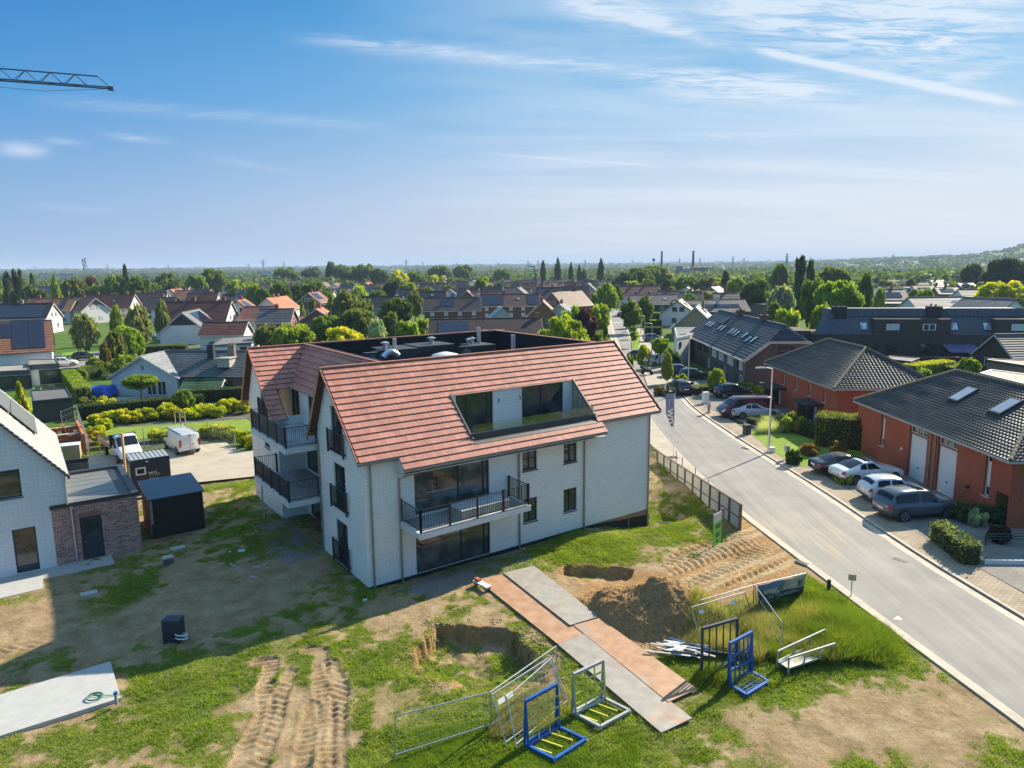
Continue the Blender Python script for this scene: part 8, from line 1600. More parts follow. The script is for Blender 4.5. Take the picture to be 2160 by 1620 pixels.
p = P(246, 1484, .15); t = thing('pipe_stub', 'grey standpipe with blue cap at the corner of the concrete slab', 'pipe', (p.x, p.y, .14)); m = MB(); m.tube([(0, 0, 0), (0, 0, .38)], .055, 12); m.build('pipe', GRYP, t); m = MB(); m.tube([(0, 0, .38), (0, 0, .46)], .07, 12); m.build('cap', BLU, t)
# container, black cabin, timber post, pallet, skip, unfinished walls
t = thing('site_container', 'dark navy site container with ribbed pale roof, small window and white lettering', 'container', LW(3.72, 10.3), AN)
NAVY = plain('container_navy', (0.022, 0.034, 0.050), .5, var=.12); w_, d_, h_ = 2.47, 2.35, 2.6
m = MB(); m.box(0, w_, 0, d_, .1, h_); m.build('body', NAVY, t)
for k in range(9): m = MB(); m.box(.1+k*.27, .24+k*.27, .05, d_-.05, h_+.005, h_+.045); m.build('roof_rib', GRYP, t)
m = MB(); m.box(0, w_, 0, d_, h_, h_+.01); m.build('roof_sheet', plain('roof_sheet', (0.34, 0.36, 0.36), .5, .3), t)
for a in ((0, w_, -.03, .03), (0, w_, d_-.03, d_+.03)): m = MB(); m.box(a[0], a[1], a[2], a[3], h_-.06, h_+.06); m.box(a[0], a[1], a[2], a[3], .02, .16); m.build('frame_rail', NAVY, t)
m = MB()
for a in ((.28, .92, 1.72, 1.82), (.28, .92, 2.16, 2.26), (.28, .38, 1.82, 2.16), (.82, .92, 1.82, 2.16)): m.box(a[0], a[1], -.05, -.03, a[2]-.15, a[3]-.15)
wf = m.build('window', WHF, t); m = MB(); m.box(.38, .82, -.045, -.035, 1.67, 2.01); m.build('pane', GLS, wf)
text(t, 'wn', (1.05, -.035, 1.50), (1, 0, 0), (0, 0, 1), .46, WTX); m = MB(); m.box(1.52, 1.78, -.036, -.032, 1.50, 1.53); m.box(1.05, 1.78, -.036, -.032, 1.40, 1.415); m.box(1.05, 1.62, -.036, -.032, 1.20, 1.225); m.box(1.05, 1.4, -.036, -.032, 1.12, 1.145); m.box(1.05, 1.55, -.036, -.032, 1.04, 1.065); m.build('printed_line', WTX, t); m = MB(); m.box(.95, 1.12, -.05, -.03, 2.42, 2.50); m.build('lamp', WHF, t)
m = MB(); m.box(-.03, -.01, .3, 1.1, .3, 2.2); m.build('door', plain('pale_plywood', (0.45, 0.38, 0.26), .8, var=.2), t)
t = thing('timber_cabin', 'black sheeted site cabin with glossy dark roof beside the brick annex', 'site cabin', LW(3.60, 1.95), AN); m = MB(); m.box(0, 2.85, 0, 2.9, 0, 2.35); m.build('body', plain('bitumen_board', (0.018, 0.017, 0.013), .75, var=.3, scale=.8), t); m = MB(); m.slab([(-.12, -.85, 2.42), (2.95, -.85, 2.42), (2.95, 3.0, 2.62), (-.12, 3.0, 2.62)], .08); m.build('roof', plain('shiny_felt', (0.05, 0.055, 0.07), .3, var=.15), t)
m = MB(); m.box(0, 2.85, -.75, 0, 0, 2.3); m.build('body', _MC['bitumen_board'], t); m = MB(); m.box(-.05, -.01, -.6, .2, .1, 2.2); m.build('door', _MC['pale_plywood'], t); m = MB(); m.box(-.04, .08, -.80, -.76, .9, 2.3); m.build('corner_board', TIM, t)
t = thing('timber_post', 'upright yellow timber post beside the container', 'post', P(266, 1003, .1)); m = MB(); m.box(-.07, .07, -.07, .07, 0, 3.3); m.build('post', plain('yellow_timber', (0.46, 0.30, 0.12), .7, var=.2), t)
t = thing('brick_pallet', 'film-wrapped pallet of tan bricks behind the pale roofed house', 'brick pallet', P(147, 972, .2), AN-.15); m = MB()
for k in range(4):
    for i in range(4):
        for j in range(2): q2 = MB(); q2.box(-.85+i*.425, -.85+i*.425+.415, -.6+j*.6, -.6+j*.6+.59, .15+k*.3, .15+k*.3+.29); q2.build('brick_bundle', plain('tan_block', (0.50, 0.34, 0.16), .7, var=.15), t)
m = MB(); m.box(-.88, .86, -.62, .6, 1.36, 1.40); m.build('wrapping', _MC['white_film'], t)
t = thing('skip', 'open dark steel skip below the brick pallet', 'skip', P(158, 996, .2), AN-.1); m = MB(); m.box(-1.0, 1.0, -.7, -.66, 0, .85); m.box(-1.0, 1.0, .66, .7, 0, .85); m.box(-1.0, -.96, -.66, .66, 0, .85); m.box(.96, 1.0, -.66, .66, 0, .85); m.box(-.96, .96, -.66, .66, 0, .1); m.build('body', plain('dark_skip_paint', (0.04, 0.06, 0.06), .6, var=.3), t)
OBR = plain('orange_block', (0.46, 0.15, 0.065), .85, var=.2, scale=2)
t = thing('unfinished_walls', 'half-built orange block walls of a new house behind the pale roofed house', 'building site', P(150, 960, .2), AN)
r_ = random.Random(8)
for (x0, y0, x1, y1, n) in ((.9, -.6, 1.1, 6.5, 7), (-1.2, 2.6, .9, 2.8, 4), (-1.2, 5.0, .9, 5.2, 5), (-1.3, 2.6, -1.1, 6.5, 5), (-.2, 5.2, 0, 8.5, 5)):
    L = max(x1-x0, y1-y0)
    for k in range(n+r_.randint(-1, 0)):
        u = 0
        while u < L-.1:
            w = min(.6, L-u)
            if k < n-2 or r_.random() < .6:
                m = MB()
                if x1-x0 > y1-y0: m.box(x0+u+.01, x0+u+w-.01, y0, y1, k*.3, k*.3+.285)
                else: m.box(x0, x1, y0+u+.01, y0+u+w-.01, k*.3, k*.3+.285)
                m.build('block', OBR, t)
            u += .6
m = MB(); m.box(-1.1, .9, 5.3, 6.5, 1.2, 1.28); m.box(-1.1, .9, 2.8, 3.2, 1.2, 1.28); m.build('floor_plank', _MC['dusty_board'] if 'dusty_board' in _MC else TIM, t)
t = thing('tarpaulin', 'crumpled bright blue tarpaulin stretched over stored things beside the bungalow', 'tarpaulin', P(208, 838, 0)); n = 16; vs_ = []
for j in range(n+1):
    for i in range(n+1): x = -2.0+4.0*i/n; y = -1.3+2.6*j/n; e = min(1, min(i, n-i, j, n-j)/2.5); vs_.append((x, y, .25+1.0*e**.6+.28*float(vnoise(np.array([x]), np.array([y]), 1.4, 5)[0])+.10*sin(x*4+y*3)))
m = MB(); m.sm = True; m.add(vs_, [(j*(n+1)+i, j*(n+1)+i+1, (j+1)*(n+1)+i+1, (j+1)*(n+1)+i) for j in range(n) for i in range(n)]); m.build('cloth', plain('blue_tarpaulin', (0.02, 0.09, 0.50), .4, var=.6, scale=1.4), t)
for x, y in ((-1.8, -1.1), (1.8, -1.1), (-1.8, 1.1), (1.8, 1.1)): m = MB(); m.bar((x, y, 0), (x, y, .9), .06); m.build('leg', TIM, t)
for i, px in enumerate((82, 112)):
    t = thing('garden_chair', ['left', 'right'][i]+' of the two grey garden chairs on the annex terrace', 'chair', P(px, 828, 0), radians(200)); m = MB(); m.box(-.3, .3, -.3, .3, .38, .44); m.build('seat', GRYP, t); m = MB(); m.slab([(-.3, .3, .44), (.3, .3, .44), (.3, .5, 1.05), (-.3, .5, 1.05)], .04); m.build('backrest', GRYP, t)
    for x in (-.27, .27):
        for y in (-.27, .27): m = MB(); m.bar((x, y, 0), (x, y, .38), .035); m.build('leg', GRYP, t)
# mesh fence round the yard
def yard_fence(pts, label):
    q_ = [P(*p, .0) for p in pts]; o = q_[0]; t = thing('mesh_fence', label, 'fence', o); m = MB()
    for a, b in zip(q_[:-1], q_[1:]):
        a, b = a-o, b-o
        for z in (.1, .6, 1.2, 1.75): m.bar(a+Vector((0, 0, z)), b+Vector((0, 0, z)), .012)
        n_ = int((b-a).length/.35)
        for k in range(n_): c = a.lerp(b, k/n_); m.bar(c, c+Vector((0, 0, 1.75)), .008)
    m.build('wire_mesh', STEEL, t)['kind'] = 'stuff'
    for p in q_: m = MB(); m.tube([p-o, p-o+Vector((0, 0, 1.85))], .035, 7); m.build('post', STEEL, t)
yard_fence([(212, 958), (305, 945), (385, 932), (440, 925), (498, 950)], 'thin steel mesh fence between the yard and the lower golden shrubs')
yard_fence([(132, 905), (165, 890), (178, 930), (190, 965)], 'leaning mesh fence around the half-built block walls')
# garden bench / sapling stakes by the meadow
t = thing('sapling_stakes', 'three timber stakes with a cross rail round the young tree by the meadow', 'stakes', P(381, 900, 0))
for x in (-.5, 0, .5): m = MB(); m.bar((x, 0, 0), (x, 0, 1.5), .07); m.build('stake', TIM, t)
m = MB(); m.bar((-.5, 0, 1.5), (.5, 0, 1.5), .08); m.build('rail', TIM, t)
# concrete panel fence at the road side
t = thing('concrete_fence', 'grey concrete panel fence with brown posts between the building and the road', 'fence', (0, 0, 0)); a, b = P(1387, 996, -.75), P(1560, 1122, -.15); N_ = 10; HF = 1.72
PANM = plain('concrete_panel', (0.50, 0.49, 0.45), .85, var=.12, scale=1.2); POSTM = plain('fence_post', (0.16, 0.115, 0.085), .85, var=.25)
for k in range(N_+1):
    p = a.lerp(b, k/N_); m = MB(); m.bar(p+Vector((0, 0, -.3)), p+Vector((0, 0, HF)), .15); m.build('post', POSTM, t)
    if k < N_:
        q_ = a.lerp(b, (k+1)/N_); d = (q_-p)
        for z in (.02, .86): A1, B1 = p+d*.06, q_-d*.06; m = MB(); m.slab([A1+Vector((0, 0, z)), B1+Vector((0, 0, z)), B1+Vector((0, 0, z+.80)), A1+Vector((0, 0, z+.80))], .05); m.build('panel', PANM, t)
        m = MB(); m.bar(p+Vector((0, 0, HF-.02)), q_+Vector((0, 0, HF-.02)), .12, .08); m.build('top_rail', POSTM, t); m = MB(); m.bar(p+Vector((0, 0, .85)), q_+Vector((0, 0, .85)), .09, .06); m.build('mid_rail', POSTM, t)
t = thing('lattice_screen', 'weathered timber lattice standing between the building corner and the concrete fence', 'lattice', P(1378, 988, -.8), radians(100))
for k in range(7): m = MB(); m.bar((-.9+k*.3, 0, 0), (-.9+k*.3, 0, 1.8), .05, .03); m.build('lath', POSTM, t); m = MB(); m.bar((-.95, .04, .1+k*.27), (.95, .04, .1+k*.27), .05, .03); m.build('lath', POSTM, t)
m = MB(); h_ = LB(19.9, -.6, -1.0); t = thing('drain_hose', 'ribbed grey drain hose curling on the grass at the building corner', 'hose', (h_.x, h_.y, h_.z)); m.tube([(0, 0, .05), (.6, -.1, .08), (1.1, -.3, .1), (1.25, -.7, .12), (.9, -1.0, .15), (.3, -.9, .15)], .06, 8); m.build('tube', ZINC, t)
# rope stakes along the pavement
for i, (px, py) in enumerate(((1426, 975), (1439, 990), (1466, 1013), (1493, 1040), (1517, 1062))):
    t = thing('rope_stake', '%s thin stake from the flag, standing between pavement and concrete fence' % ORD[i], 'stake', P(px, py, 0), 0, 'thin stakes beside the pavement'); m = MB(); m.bar((0, 0, -.1), (0, 0, .95), .05); m.build('stake', POSTM, t)
# flag
p = P(1420, 966, 0); t = thing('banner_flag', 'tall slate blue advertising flag with white letters at the kerb', 'flag', p); m = MB(); m.tube([(0, 0, 0), (0, 0, 3.0), (.0, 0, 5.35)], [.035, .03, .02], 8); m.build('pole', WHF, t); m = MB(); m.tube([(0, 0, 5.33), (-.72, 0, 5.2)], .015, 6); m.build('arm', STEEL, t); m = MB(); m.box(-.35, .35, -.35, .35, 0, .07); m.build('foot', ANTF, t)
n = 12; vs_ = []
for j in range(n+1):
    f = j/n; z = 5.25-2.65*f; w = .72-.10*f-.42*max(0, f-.55)/.45
    for i in range(4): vs_.append((-.03-w*i/3, .07*sin(f*7+i), z-.06*i*(1-f)))
m = MB(); m.sm = True; m.add(vs_, [(j*4+i, j*4+i+1, (j+1)*4+i+1, (j+1)*4+i) for j in range(n) for i in range(3)]); m.build('cloth', plain('slate_cloth', (0.15, 0.16, 0.27), .75, var=.15), t)
text(t, 'wn', (-.62, -.10, 4.1), (.06, 0, -1), (1, 0, .06), 1.05, WTX)
for k in range(8): m = MB(); m.box(-.46, -.42, -.10, -.095, 4.35+k*.07, 4.39+k*.07); m.build('small_letter', WTX, t)
# green site board
a, b = G(1503, 1157), G(1521, 1146); t = thing('site_board', 'narrow green and white site board on a post at the sandy exit', 'sign', a, atan2(b.y-a.y, b.x-a.x)); L = (b-a).length
m = MB(); m.box(0, L, -.02, .02, .05, 1.45); m.build('green_panel', plain('lime_green', (0.12, 0.52, 0.04), .5, var=.05), t); m = MB(); m.box(0, L, -.02, .02, 1.45, 1.95); m.build('white_panel', plain('greyish_board', (0.48, 0.50, 0.46), .5, var=.2, scale=4), t)
m = MB(); m.box(.3*L, .7*L, -.03, -.021, .55, .8); m.box(.25*L, .8*L, -.03, -.021, 1.05, 1.3); m.box(.35*L, .6*L, -.03, -.021, .25, .38); m.build('printed_mark', plain('dark_green', (0.02, 0.12, 0.02), .5), t); m = MB(); m.box(L, L+.12, -.06, .06, 0, 2.05); m.build('post', POSTM, t)
# road side post, bollard, signs
t = thing('sign_post', 'small yellowish plate on a thin post in the verge beside the road', 'sign', P(1795, 1257, 0), radians(-20)); m = MB(); m.tube([(0, 0, -.1), (0, 0, 1.0)], .025, 7); m.build('post', STEEL, t); m = MB(); m.box(-.17, .17, -.03, -.01, .78, 1.08); m.build('plate', plain('faded_yellow', (0.46, 0.38, 0.20), .6, var=.15), t)
t = thing('bollard', 'dark wooden bollard in the grass verge', 'bollard', P(1748, 1243, 0)); m = MB(); m.tube([(0, 0, -.1), (0, 0, .46), (0, 0, .50)], [.09, .09, .05], 10); m.build('post', plain('tarred_wood', (0.035, 0.03, 0.025), .8), t)
for i, (px, py) in enumerate(((1900, 1181), (1572, 946), (1692, 1187))):
    p = P(px, py, .014); q_ = MB()
    for k in range(9): q_.box(-.32+k*.08, -.28+k*.08, -.15, .15, 0, .02)
    q_.box(-.36, .36, -.19, .19, -.012, .004); o = q_.build('drain_grate', ANTF); o.location = p; o.rotation_euler = (0, 0, radians(123)); tag(o, ['cast drain grate in the right gutter below the parked estate', 'cast drain grate in the right gutter where the lamp shadow crosses', 'cast drain grate in the left kerb by the sandy exit'][i], 'drain grate')
sheet('road_marking', [tuple(P(*p, .01)[:2]) for p in ((1884, 1306), (1904, 1307), (1894, 1299))], .011, plain('pale_blue_paint', (0.50, 0.62, 0.72), .6))
for k in range(7):
    f = k/7; a = P(1287+f*27, 681-f*1, .01); w = P(1290+f*27, 681-f*1, .01); d = Vector((-.1, 1, 0))*2.4
    sheet('zebra_stripe', [(a.x, a.y), (w.x, w.y), (w.x+d.x, w.y+d.y), (a.x+d.x, a.y+d.y)], .012, WHF)
# street lamps
def lamp(px, py, top, label, arm=1.3, rz=0.0, z=PAVE_H):
    p = P(px, py, z); D = sqrt(p.x**2+p.y**2); hor = 562+(1080-px)*.0105; H = CH-(top-hor)*p.y/F*1.0-z
    t = thing('street_lamp', label, 'street lamp', p, rz); m = MB(); m.tube([(0, 0, 0), (0, 0, H*.3), (0, 0, H)], [.10, .085, .05], 10); m.build('pole', ALU, t); m = MB(); m.tube([(0, 0, H-.05), (-arm*.6, 0, H+.05), (-arm, 0, H+.06)], .04, 7); m.build('arm', ALU, t); m = MB(); m.obox((-arm-.15, 0, H+.06), (.75, .26, .12)); m.build('lamp_head', plain('lamp_grey', (0.40, 0.42, 0.43), .4), t); return t
lamp(1621, 953, 776, 'grey street lamp before the beech hedge, its long shadow crossing the road', .9, radians(8)); lamp(1451, 828, 704, 'grey street lamp before the dark terrace row, right of the black hatchback', .7, radians(10)); lamp(1374, 773, 681, 'street lamp beside the thin yellow-green tree', .7, radians(15)); lamp(1359, 722, 665, 'street lamp right of the nearest lollipop tree', .7, radians(15)); lamp(1352, 704, 650, 'farthest street lamp above the lollipop trees', .7, radians(15))
m = MB(); m.box(-.25, .25, -.2, .2, 0, .42); o = m.build('cable_box', WHF); o.location = P(1621, 951, PAVE_H)+Vector((.1, -.35, 0)); tag(o, 'small white box at the foot of the nearest street lamp', 'cable box')
a, b = PD(1144, 640, 150), PD(1127, 562, 150); t = thing('leaning_mast', 'dark leaning lamp mast rising above the brick terraces', 'mast', (a.x, a.y, 0)); m = MB(); m.tube([(0, 0, 0), (b.x-a.x, b.y-a.y, b.z)], [.16, .07], 7); m.build('pole', ANTF, t); m = MB(); m.bar((b.x-a.x, b.y-a.y, b.z), (b.x-a.x-1.1, b.y-a.y, b.z+.1), .3, .15); m.build('lamp_head', ANTF, t)
# bins, boxes, mail posts
def box_thing(name, label, cat, p, w, d, h, mat, lid=None, rz=.35):
    t = thing(name, label, cat, p, rz); m = MB(); m.box(-w/2, w/2, -d/2, d/2, 0, h); m.build('body', mat, t); m = MB(); m.box(-w/2-.02, w/2+.02, -d/2-.02, d/2+.02, h, h+.06); m.build('lid', lid or mat, t)
box_thing('wheelie_bin', 'dark grey bin standing alone on the pavement before the front lawn', 'bin', P(1575, 916, PAVE_H), .55, .5, .85, plain('bin_grey', (0.035, 0.045, 0.055), .5)); box_thing('wheelie_bin', 'black bin just right of the terrace street lamp', 'bin', P(1456, 823, PAVE_H), .6, .6, 1.0, DRK); box_thing('wheelie_bin', 'black bin at the driveway edge right of the lamp', 'bin', P(1470, 833, PAVE_H), .5, .5, .8, DRK)
box_thing('utility_cabinet', 'white cabinet on the pavement behind the standing person', 'cabinet', P(1488, 851, PAVE_H), .65, .45, 1.25, WHF); p = P(1659, 968, PAVE_H); t = thing('mail_box', 'grey mail box on a post beside the driveway', 'mail box', p, .3); m = MB(); m.bar((0, 0, 0), (0, 0, .6), .06); m.build('post', STEEL, t); m = MB(); m.box(-.16, .16, -.14, .14, .6, .95); m.tube([(-.0, -.14, .95), (0, .14, .95)], .16, 10); m.build('box', GRYP, t)
t = thing('planter_edge', 'low pale concrete edging round the corner garden', 'garden edging', P(2075, 1190, PAVE_H), radians(-3)); m = MB(); m.box(0, 3.0, -.06, .06, 0, .25); m.build('edging', CONC, t); t = thing('garden_bench', 'green slatted bench behind the corner hedge', 'bench', P(2110, 1150, PAVE_H), 0); 
for k in range(3): m = MB(); m.bar((-.9, 0, .35+k*.15), (1.6, 0, .35+k*.15), .09, .03); m.build('slat', plain('green_slat', (0.05, 0.10, 0.07), .6), t)
for x in (-.8, 1.4): m = MB(); m.bar((x, 0, 0), (x, 0, .75), .06); m.build('leg', ANTF, t)
# moped with box and warning sign
p = P(1364, 790, PAVE_H); t = thing('moped', 'black scooter with windscreen parked on the pavement', 'moped', p, radians(-30)); m = MB(); m.obox((0, 0, .55), (1.1, .32, .4)); m.obox((-.35, 0, .85), (.6, .3, .14)); m.bar((.55, 0, .4), (.75, 0, 1.1), .12); m.build('body', DRK, t)
for x in (-.6, .75): wh = link('wheel', WHEEL, t, (x, 0, .27), 0, .8)
m = MB(); m.slab([(.75, -.25, 1.0), (.75, .25, 1.0), (.6, .2, 1.6), (.6, -.2, 1.6)], .02); m.build('windscreen', clearglass(), t); m = MB(); m.bar((.68, -.32, 1.1), (.68, .32, 1.1), .04); m.build('handlebar', DRK, t); m = MB(); m.obox((-.7, 0, 1.05), (.4, .4, .35)); m.build('top_box', DRK, t)
t = thing('warning_sign', 'triangular warning sign on a pole behind the scooter', 'sign', P(1361, 783, PAVE_H), radians(-5)); m = MB(); m.tube([(0, 0, 0), (0, 0, 2.1)], .03, 7); m.build('pole', STEEL, t); m = MB(); m.add([(-.42, -.04, 1.5), (.42, -.04, 1.5), (0, -.04, 2.2)], [(0, 1, 2)]); m.build('plate', WHF, t); m = MB(); m.bar((-.45, -.06, 1.48), (.45, -.06, 1.48), .07, .02); m.bar((.45, -.06, 1.48), (0, -.06, 2.25), .07, .02); m.bar((0, -.06, 2.25), (-.45, -.06, 1.48), .07, .02); m.build('red_border', LRED, t)
# person standing on the pavement
p = P(1495, 871, PAVE_H); t = thing('person', 'person in light shirt and grey trousers standing on the pavement beside the burgundy van', 'person', p, radians(200), scale=.88)
def skin(name, verts, edges, rad, mat, parent, root=0):
    me = bpy.data.meshes.new(name); me.from_pydata(verts, edges, []); me.materials.append(mat); o = link(name, me, parent); o.modifiers.new('skin', 'SKIN'); 
    for i, r in enumerate(rad): me.skin_vertices[0].data[i].radius = (r, r) if not isinstance(r, tuple) else r
    me.skin_vertices[0].data[root].use_root = True; s = o.modifiers.new('sub', 'SUBSURF'); s.levels = 2; s.render_levels = 2; return o
SK = plain('skin', (0.45, 0.26, 0.18), .6, var=.05)
bv = [(0, 0, .92), (0, 0, 1.12), (0, 0, 1.38), (0, 0, 1.52), (.03, 0, 1.60), (.02, 0, 1.70), (0, .19, 1.42), (.03, .25, 1.15), (.12, .22, .92), (.14, .21, .84), (0, -.19, 1.42), (.0, -.26, 1.15), (.14, -.24, .96), (.18, -.23, .88), (0, .10, .88), (.02, .11, .50), (0, .12, .09), (.14, .14, .05), (0, -.10, .88), (.0, -.13, .50), (-.03, -.16, .09), (.11, -.18, .05)]
be = [(0, 1), (1, 2), (2, 3), (3, 4), (4, 5), (2, 6), (6, 7), (7, 8), (8, 9), (2, 10), (10, 11), (11, 12), (12, 13), (0, 14), (14, 15), (15, 16), (16, 17), (0, 18), (18, 19), (19, 20), (20, 21)]
br = [(.13, .15), (.12, .14), (.12, .17), .055, .085, .08, .065, .045, .035, .038, .065, .045, .035, .038, .09, .062, .042, .04, .09, .062, .042, .04]
skin('body', bv, be, br, SK, t)
skin('shirt', [bv[i] for i in (0, 1, 2, 6, 7, 10, 11)], [(0, 1), (1, 2), (2, 3), (3, 4), (2, 5), (5, 6)], [(.15, .17), (.14, .16), (.14, .19), .08, .065, .08, .065], plain('pale_shirt', (0.55, 0.52, 0.60), .8), t)
skin('trousers', [bv[i] for i in (0, 14, 15, 16, 18, 19, 20)], [(0, 1), (1, 2), (2, 3), (0, 4), (4, 5), (5, 6)], [(.145, .165), .11, .08, .062, .11, .08, .062], plain('grey_trousers', (0.22, 0.24, 0.28), .85), t)
m = MB(); m.sm = True; m.tube([(0, 0, 1.66), (-.01, 0, 1.73), (-.01, 0, 1.785), (-.01, 0, 1.80)], [.088, .092, .06, .02], 12); m.build('hair', plain('grey_hair', (0.16, 0.14, 0.13), .9), t)
for s in (1, -1): m = MB(); m.sm = True; m.tube([(.085, s*.035, 1.64), (.10, s*.035, 1.64)], .012, 6); m.build('eye', DRK, t); m = MB(); m.obox((.08, s*(.14 if s > 0 else .17), .04), (.27, .10, .08)); m.build('shoe', DRK, t)
m = MB(); m.obox((.105, 0, 1.61), (.04, .025, .05)); m.build('nose', SK, t)

# ================================================================ grass, weeds and clods
def blades(name, cx_, cy_, nb, hgt_, spread, wid, col, v0, label=None, lean=.35):
    n = len(cx_); rg = np.random.default_rng(len(cx_)); X_ = cx_.repeat(nb)+rg.normal(0, 1, n*nb)*spread; Y_ = cy_.repeat(nb)+rg.normal(0, 1, n*nb)*spread
    hh = np.asarray(hgt_).repeat(nb)*rg.uniform(.5, 1.2, n*nb) if np.ndim(hgt_) else hgt_*rg.uniform(.5, 1.2, n*nb); Z0 = hgt(X_, Y_)-.02; a = rg.uniform(0, 2*pi, n*nb); w = wid*rg.uniform(.6, 1.3, n*nb)
    dx, dy = np.cos(a), np.sin(a); la = rg.normal(0, lean, (n*nb, 2))+np.array([-.12, -.1])
    p0 = np.stack([X_-dx*w, Y_-dy*w, Z0], 1); p1 = np.stack([X_+dx*w, Y_+dy*w, Z0], 1); p2 = np.stack([X_+la[:, 0]*hh+dx*w*.5, Y_+la[:, 1]*hh+dy*w*.5, Z0+hh], 1)
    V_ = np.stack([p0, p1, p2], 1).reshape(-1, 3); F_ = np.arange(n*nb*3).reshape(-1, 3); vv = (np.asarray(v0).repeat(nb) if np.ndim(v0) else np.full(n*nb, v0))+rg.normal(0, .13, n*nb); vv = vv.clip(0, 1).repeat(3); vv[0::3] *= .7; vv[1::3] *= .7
    o = link(name, fastmesh(name, V_, F_, LEAF, False, {'v': vv}), color=col); o['kind'] = 'stuff'; o['label'] = label or name; o['category'] = 'grass'; return o
R2 = np.random.default_rng(77)
def scatter(n, poly=None, box=None):
    if poly is not None: xs = [p[0] for p in poly]; ys = [p[1] for p in poly]; box = (min(xs), max(xs), min(ys), max(ys))
    x = R2.uniform(box[0], box[1], n); y = R2.uniform(box[2], box[3], n)
    if poly is not None: k = inpoly(x, y, poly); x, y = x[k], y[k]
    return x, y
SITE = pxpoly((-200, 1700), (-200, 1120), (300, 1060), (540, 1010), (700, 1100), (1370, 960), (1400, 985), (1560, 1120), (1700, 1190), (1900, 1345), (2160, 1530), (2260, 1640), (2200, 1700))
FOOT = [tuple(LB(-.1, -.1)[:2]), tuple(LB(19.6, -.1)[:2]), tuple(LB(19.6, 20)[:2]), tuple(LB(-.5, 20)[:2])]
x, y = scatter(230000, SITE); ga = grass_amount(x, y)
for p_ in (PIT1, PIT2): pass
plm = np.zeros(len(x), bool)
for pts in PLATES+[FOOT, [tuple(LW(-9, -15.6)[:2]), tuple(LW(0, -15.6)[:2]), tuple(LW(0, -12.5)[:2]), tuple(LW(-9, -12.5)[:2])], [tuple(LW(-9, -3)[:2]), tuple(LW(1.3, -3)[:2]), tuple(LW(3, 0)[:2]), tuple(LW(3, 8)[:2]), tuple(LW(-9, 8)[:2])]]: plm |= inpoly(x, y, pts)
trm = np.zeros(len(x), bool)
for tr in TR[:5]: trm |= segdist(x, y, tr, False) < .30
keep = (ga > .30+.35*R2.random(len(x))) & ~plm & ~trm & (segdist(x, y, ROADPOLY) > .25) & ~inpoly(x, y, ROADPOLY) & (np.hypot(x-PILE.x, y-PILE.y) > 3.0)
x, y = x[keep], y[keep]; ga = ga[keep]
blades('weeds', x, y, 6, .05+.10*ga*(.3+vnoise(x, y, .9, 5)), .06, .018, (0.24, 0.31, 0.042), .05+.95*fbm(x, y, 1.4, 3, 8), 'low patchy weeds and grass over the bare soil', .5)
TG = pxpoly((1700, 1205), (1745, 1240), (1800, 1268), (1845, 1300), (1900, 1345), (1915, 1385), (1870, 1420), (1770, 1428), (1640, 1445), (1560, 1480), (1470, 1455), (1400, 1410), (1440, 1340), (1470, 1290), (1590, 1262), (1650, 1240))
x, y = scatter(60000, TG); k = segdist(x, y, ROADPOLY) > .2; x, y = x[k], y[k]; dm = sstep(.5, .62, fbm(x, y, .5, 3, 15)); edge_ = sstep(0, 1.2, segdist(x, y, TG)); cg = P(1790, 1350); tall = np.exp(-((x-cg.x)**2+(y-cg.y)**2)/9)
h_ = (.16+.46*tall+.30*vnoise(x, y, 1.1, 9))*(.35+.65*edge_); kk = R2.random(len(x)) > .45*(1-edge_); x, y, h_, dm = x[kk], y[kk], h_[kk], dm[kk]
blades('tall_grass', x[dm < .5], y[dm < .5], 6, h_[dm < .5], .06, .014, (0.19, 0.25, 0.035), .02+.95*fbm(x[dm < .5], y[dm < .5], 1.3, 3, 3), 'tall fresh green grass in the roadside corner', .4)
DG = pxpoly((1470, 1300), (1600, 1268), (1640, 1300), (1760, 1290), (1800, 1340), (1770, 1400), (1690, 1395), (1640, 1350), (1600, 1400), (1540, 1380), (1440, 1370))
x, y = scatter(26000, DG); k = fbm(x, y, .6, 3, 25) > .42; x, y = x[k], y[k]; blades('dry_grass', x, y, 6, .38+.3*vnoise(x, y, .8, 2), .06, .010, (0.36, 0.33, 0.15), .1+.85*fbm(x, y, 1.6, 3, 6), 'dry straw-coloured grass standing in the roadside corner', .35)
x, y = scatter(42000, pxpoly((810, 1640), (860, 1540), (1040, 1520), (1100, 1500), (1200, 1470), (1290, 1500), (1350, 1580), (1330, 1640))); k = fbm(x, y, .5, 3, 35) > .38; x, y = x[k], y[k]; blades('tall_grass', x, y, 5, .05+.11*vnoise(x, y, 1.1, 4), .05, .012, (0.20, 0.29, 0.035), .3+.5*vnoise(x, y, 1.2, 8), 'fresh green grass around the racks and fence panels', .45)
x, y = scatter(9000, pxpoly((1040, 1560), (1060, 1500), (1170, 1440), (1210, 1470), (1160, 1540))); blades('dry_grass', x, y, 5, .32, .06, .010, (0.36, 0.32, 0.14), .5, 'dry grass behind the blue and yellow rack', .35)
x, y = scatter(5000, pxpoly((1600, 918), (1612, 893), (1650, 893), (1652, 915))); blades('pampas_grass', x, y, 6, .9, .08, .012, (0.42, 0.46, 0.30), .7, 'pale feathery ornamental grass beside the street lamp', .25)
x, y = scatter(30000, pxpoly((1386, 1000), (1560, 1130), (1470, 1190), (1380, 1110), (1150, 1150), (1180, 1185), (1400, 1200))); k = (fbm(x, y, .9, 4, 45) > .50) & ~inpoly(x, y, FOOT); blades('tall_grass', x[k], y[k], 5, .07+.08*vnoise(x[k], y[k], 1, 3), .05, .014, (0.23, 0.28, 0.05), .3+.5*vnoise(x[k], y[k], 1.1, 8), 'rough grass on the mound between the building and the fence', .5)
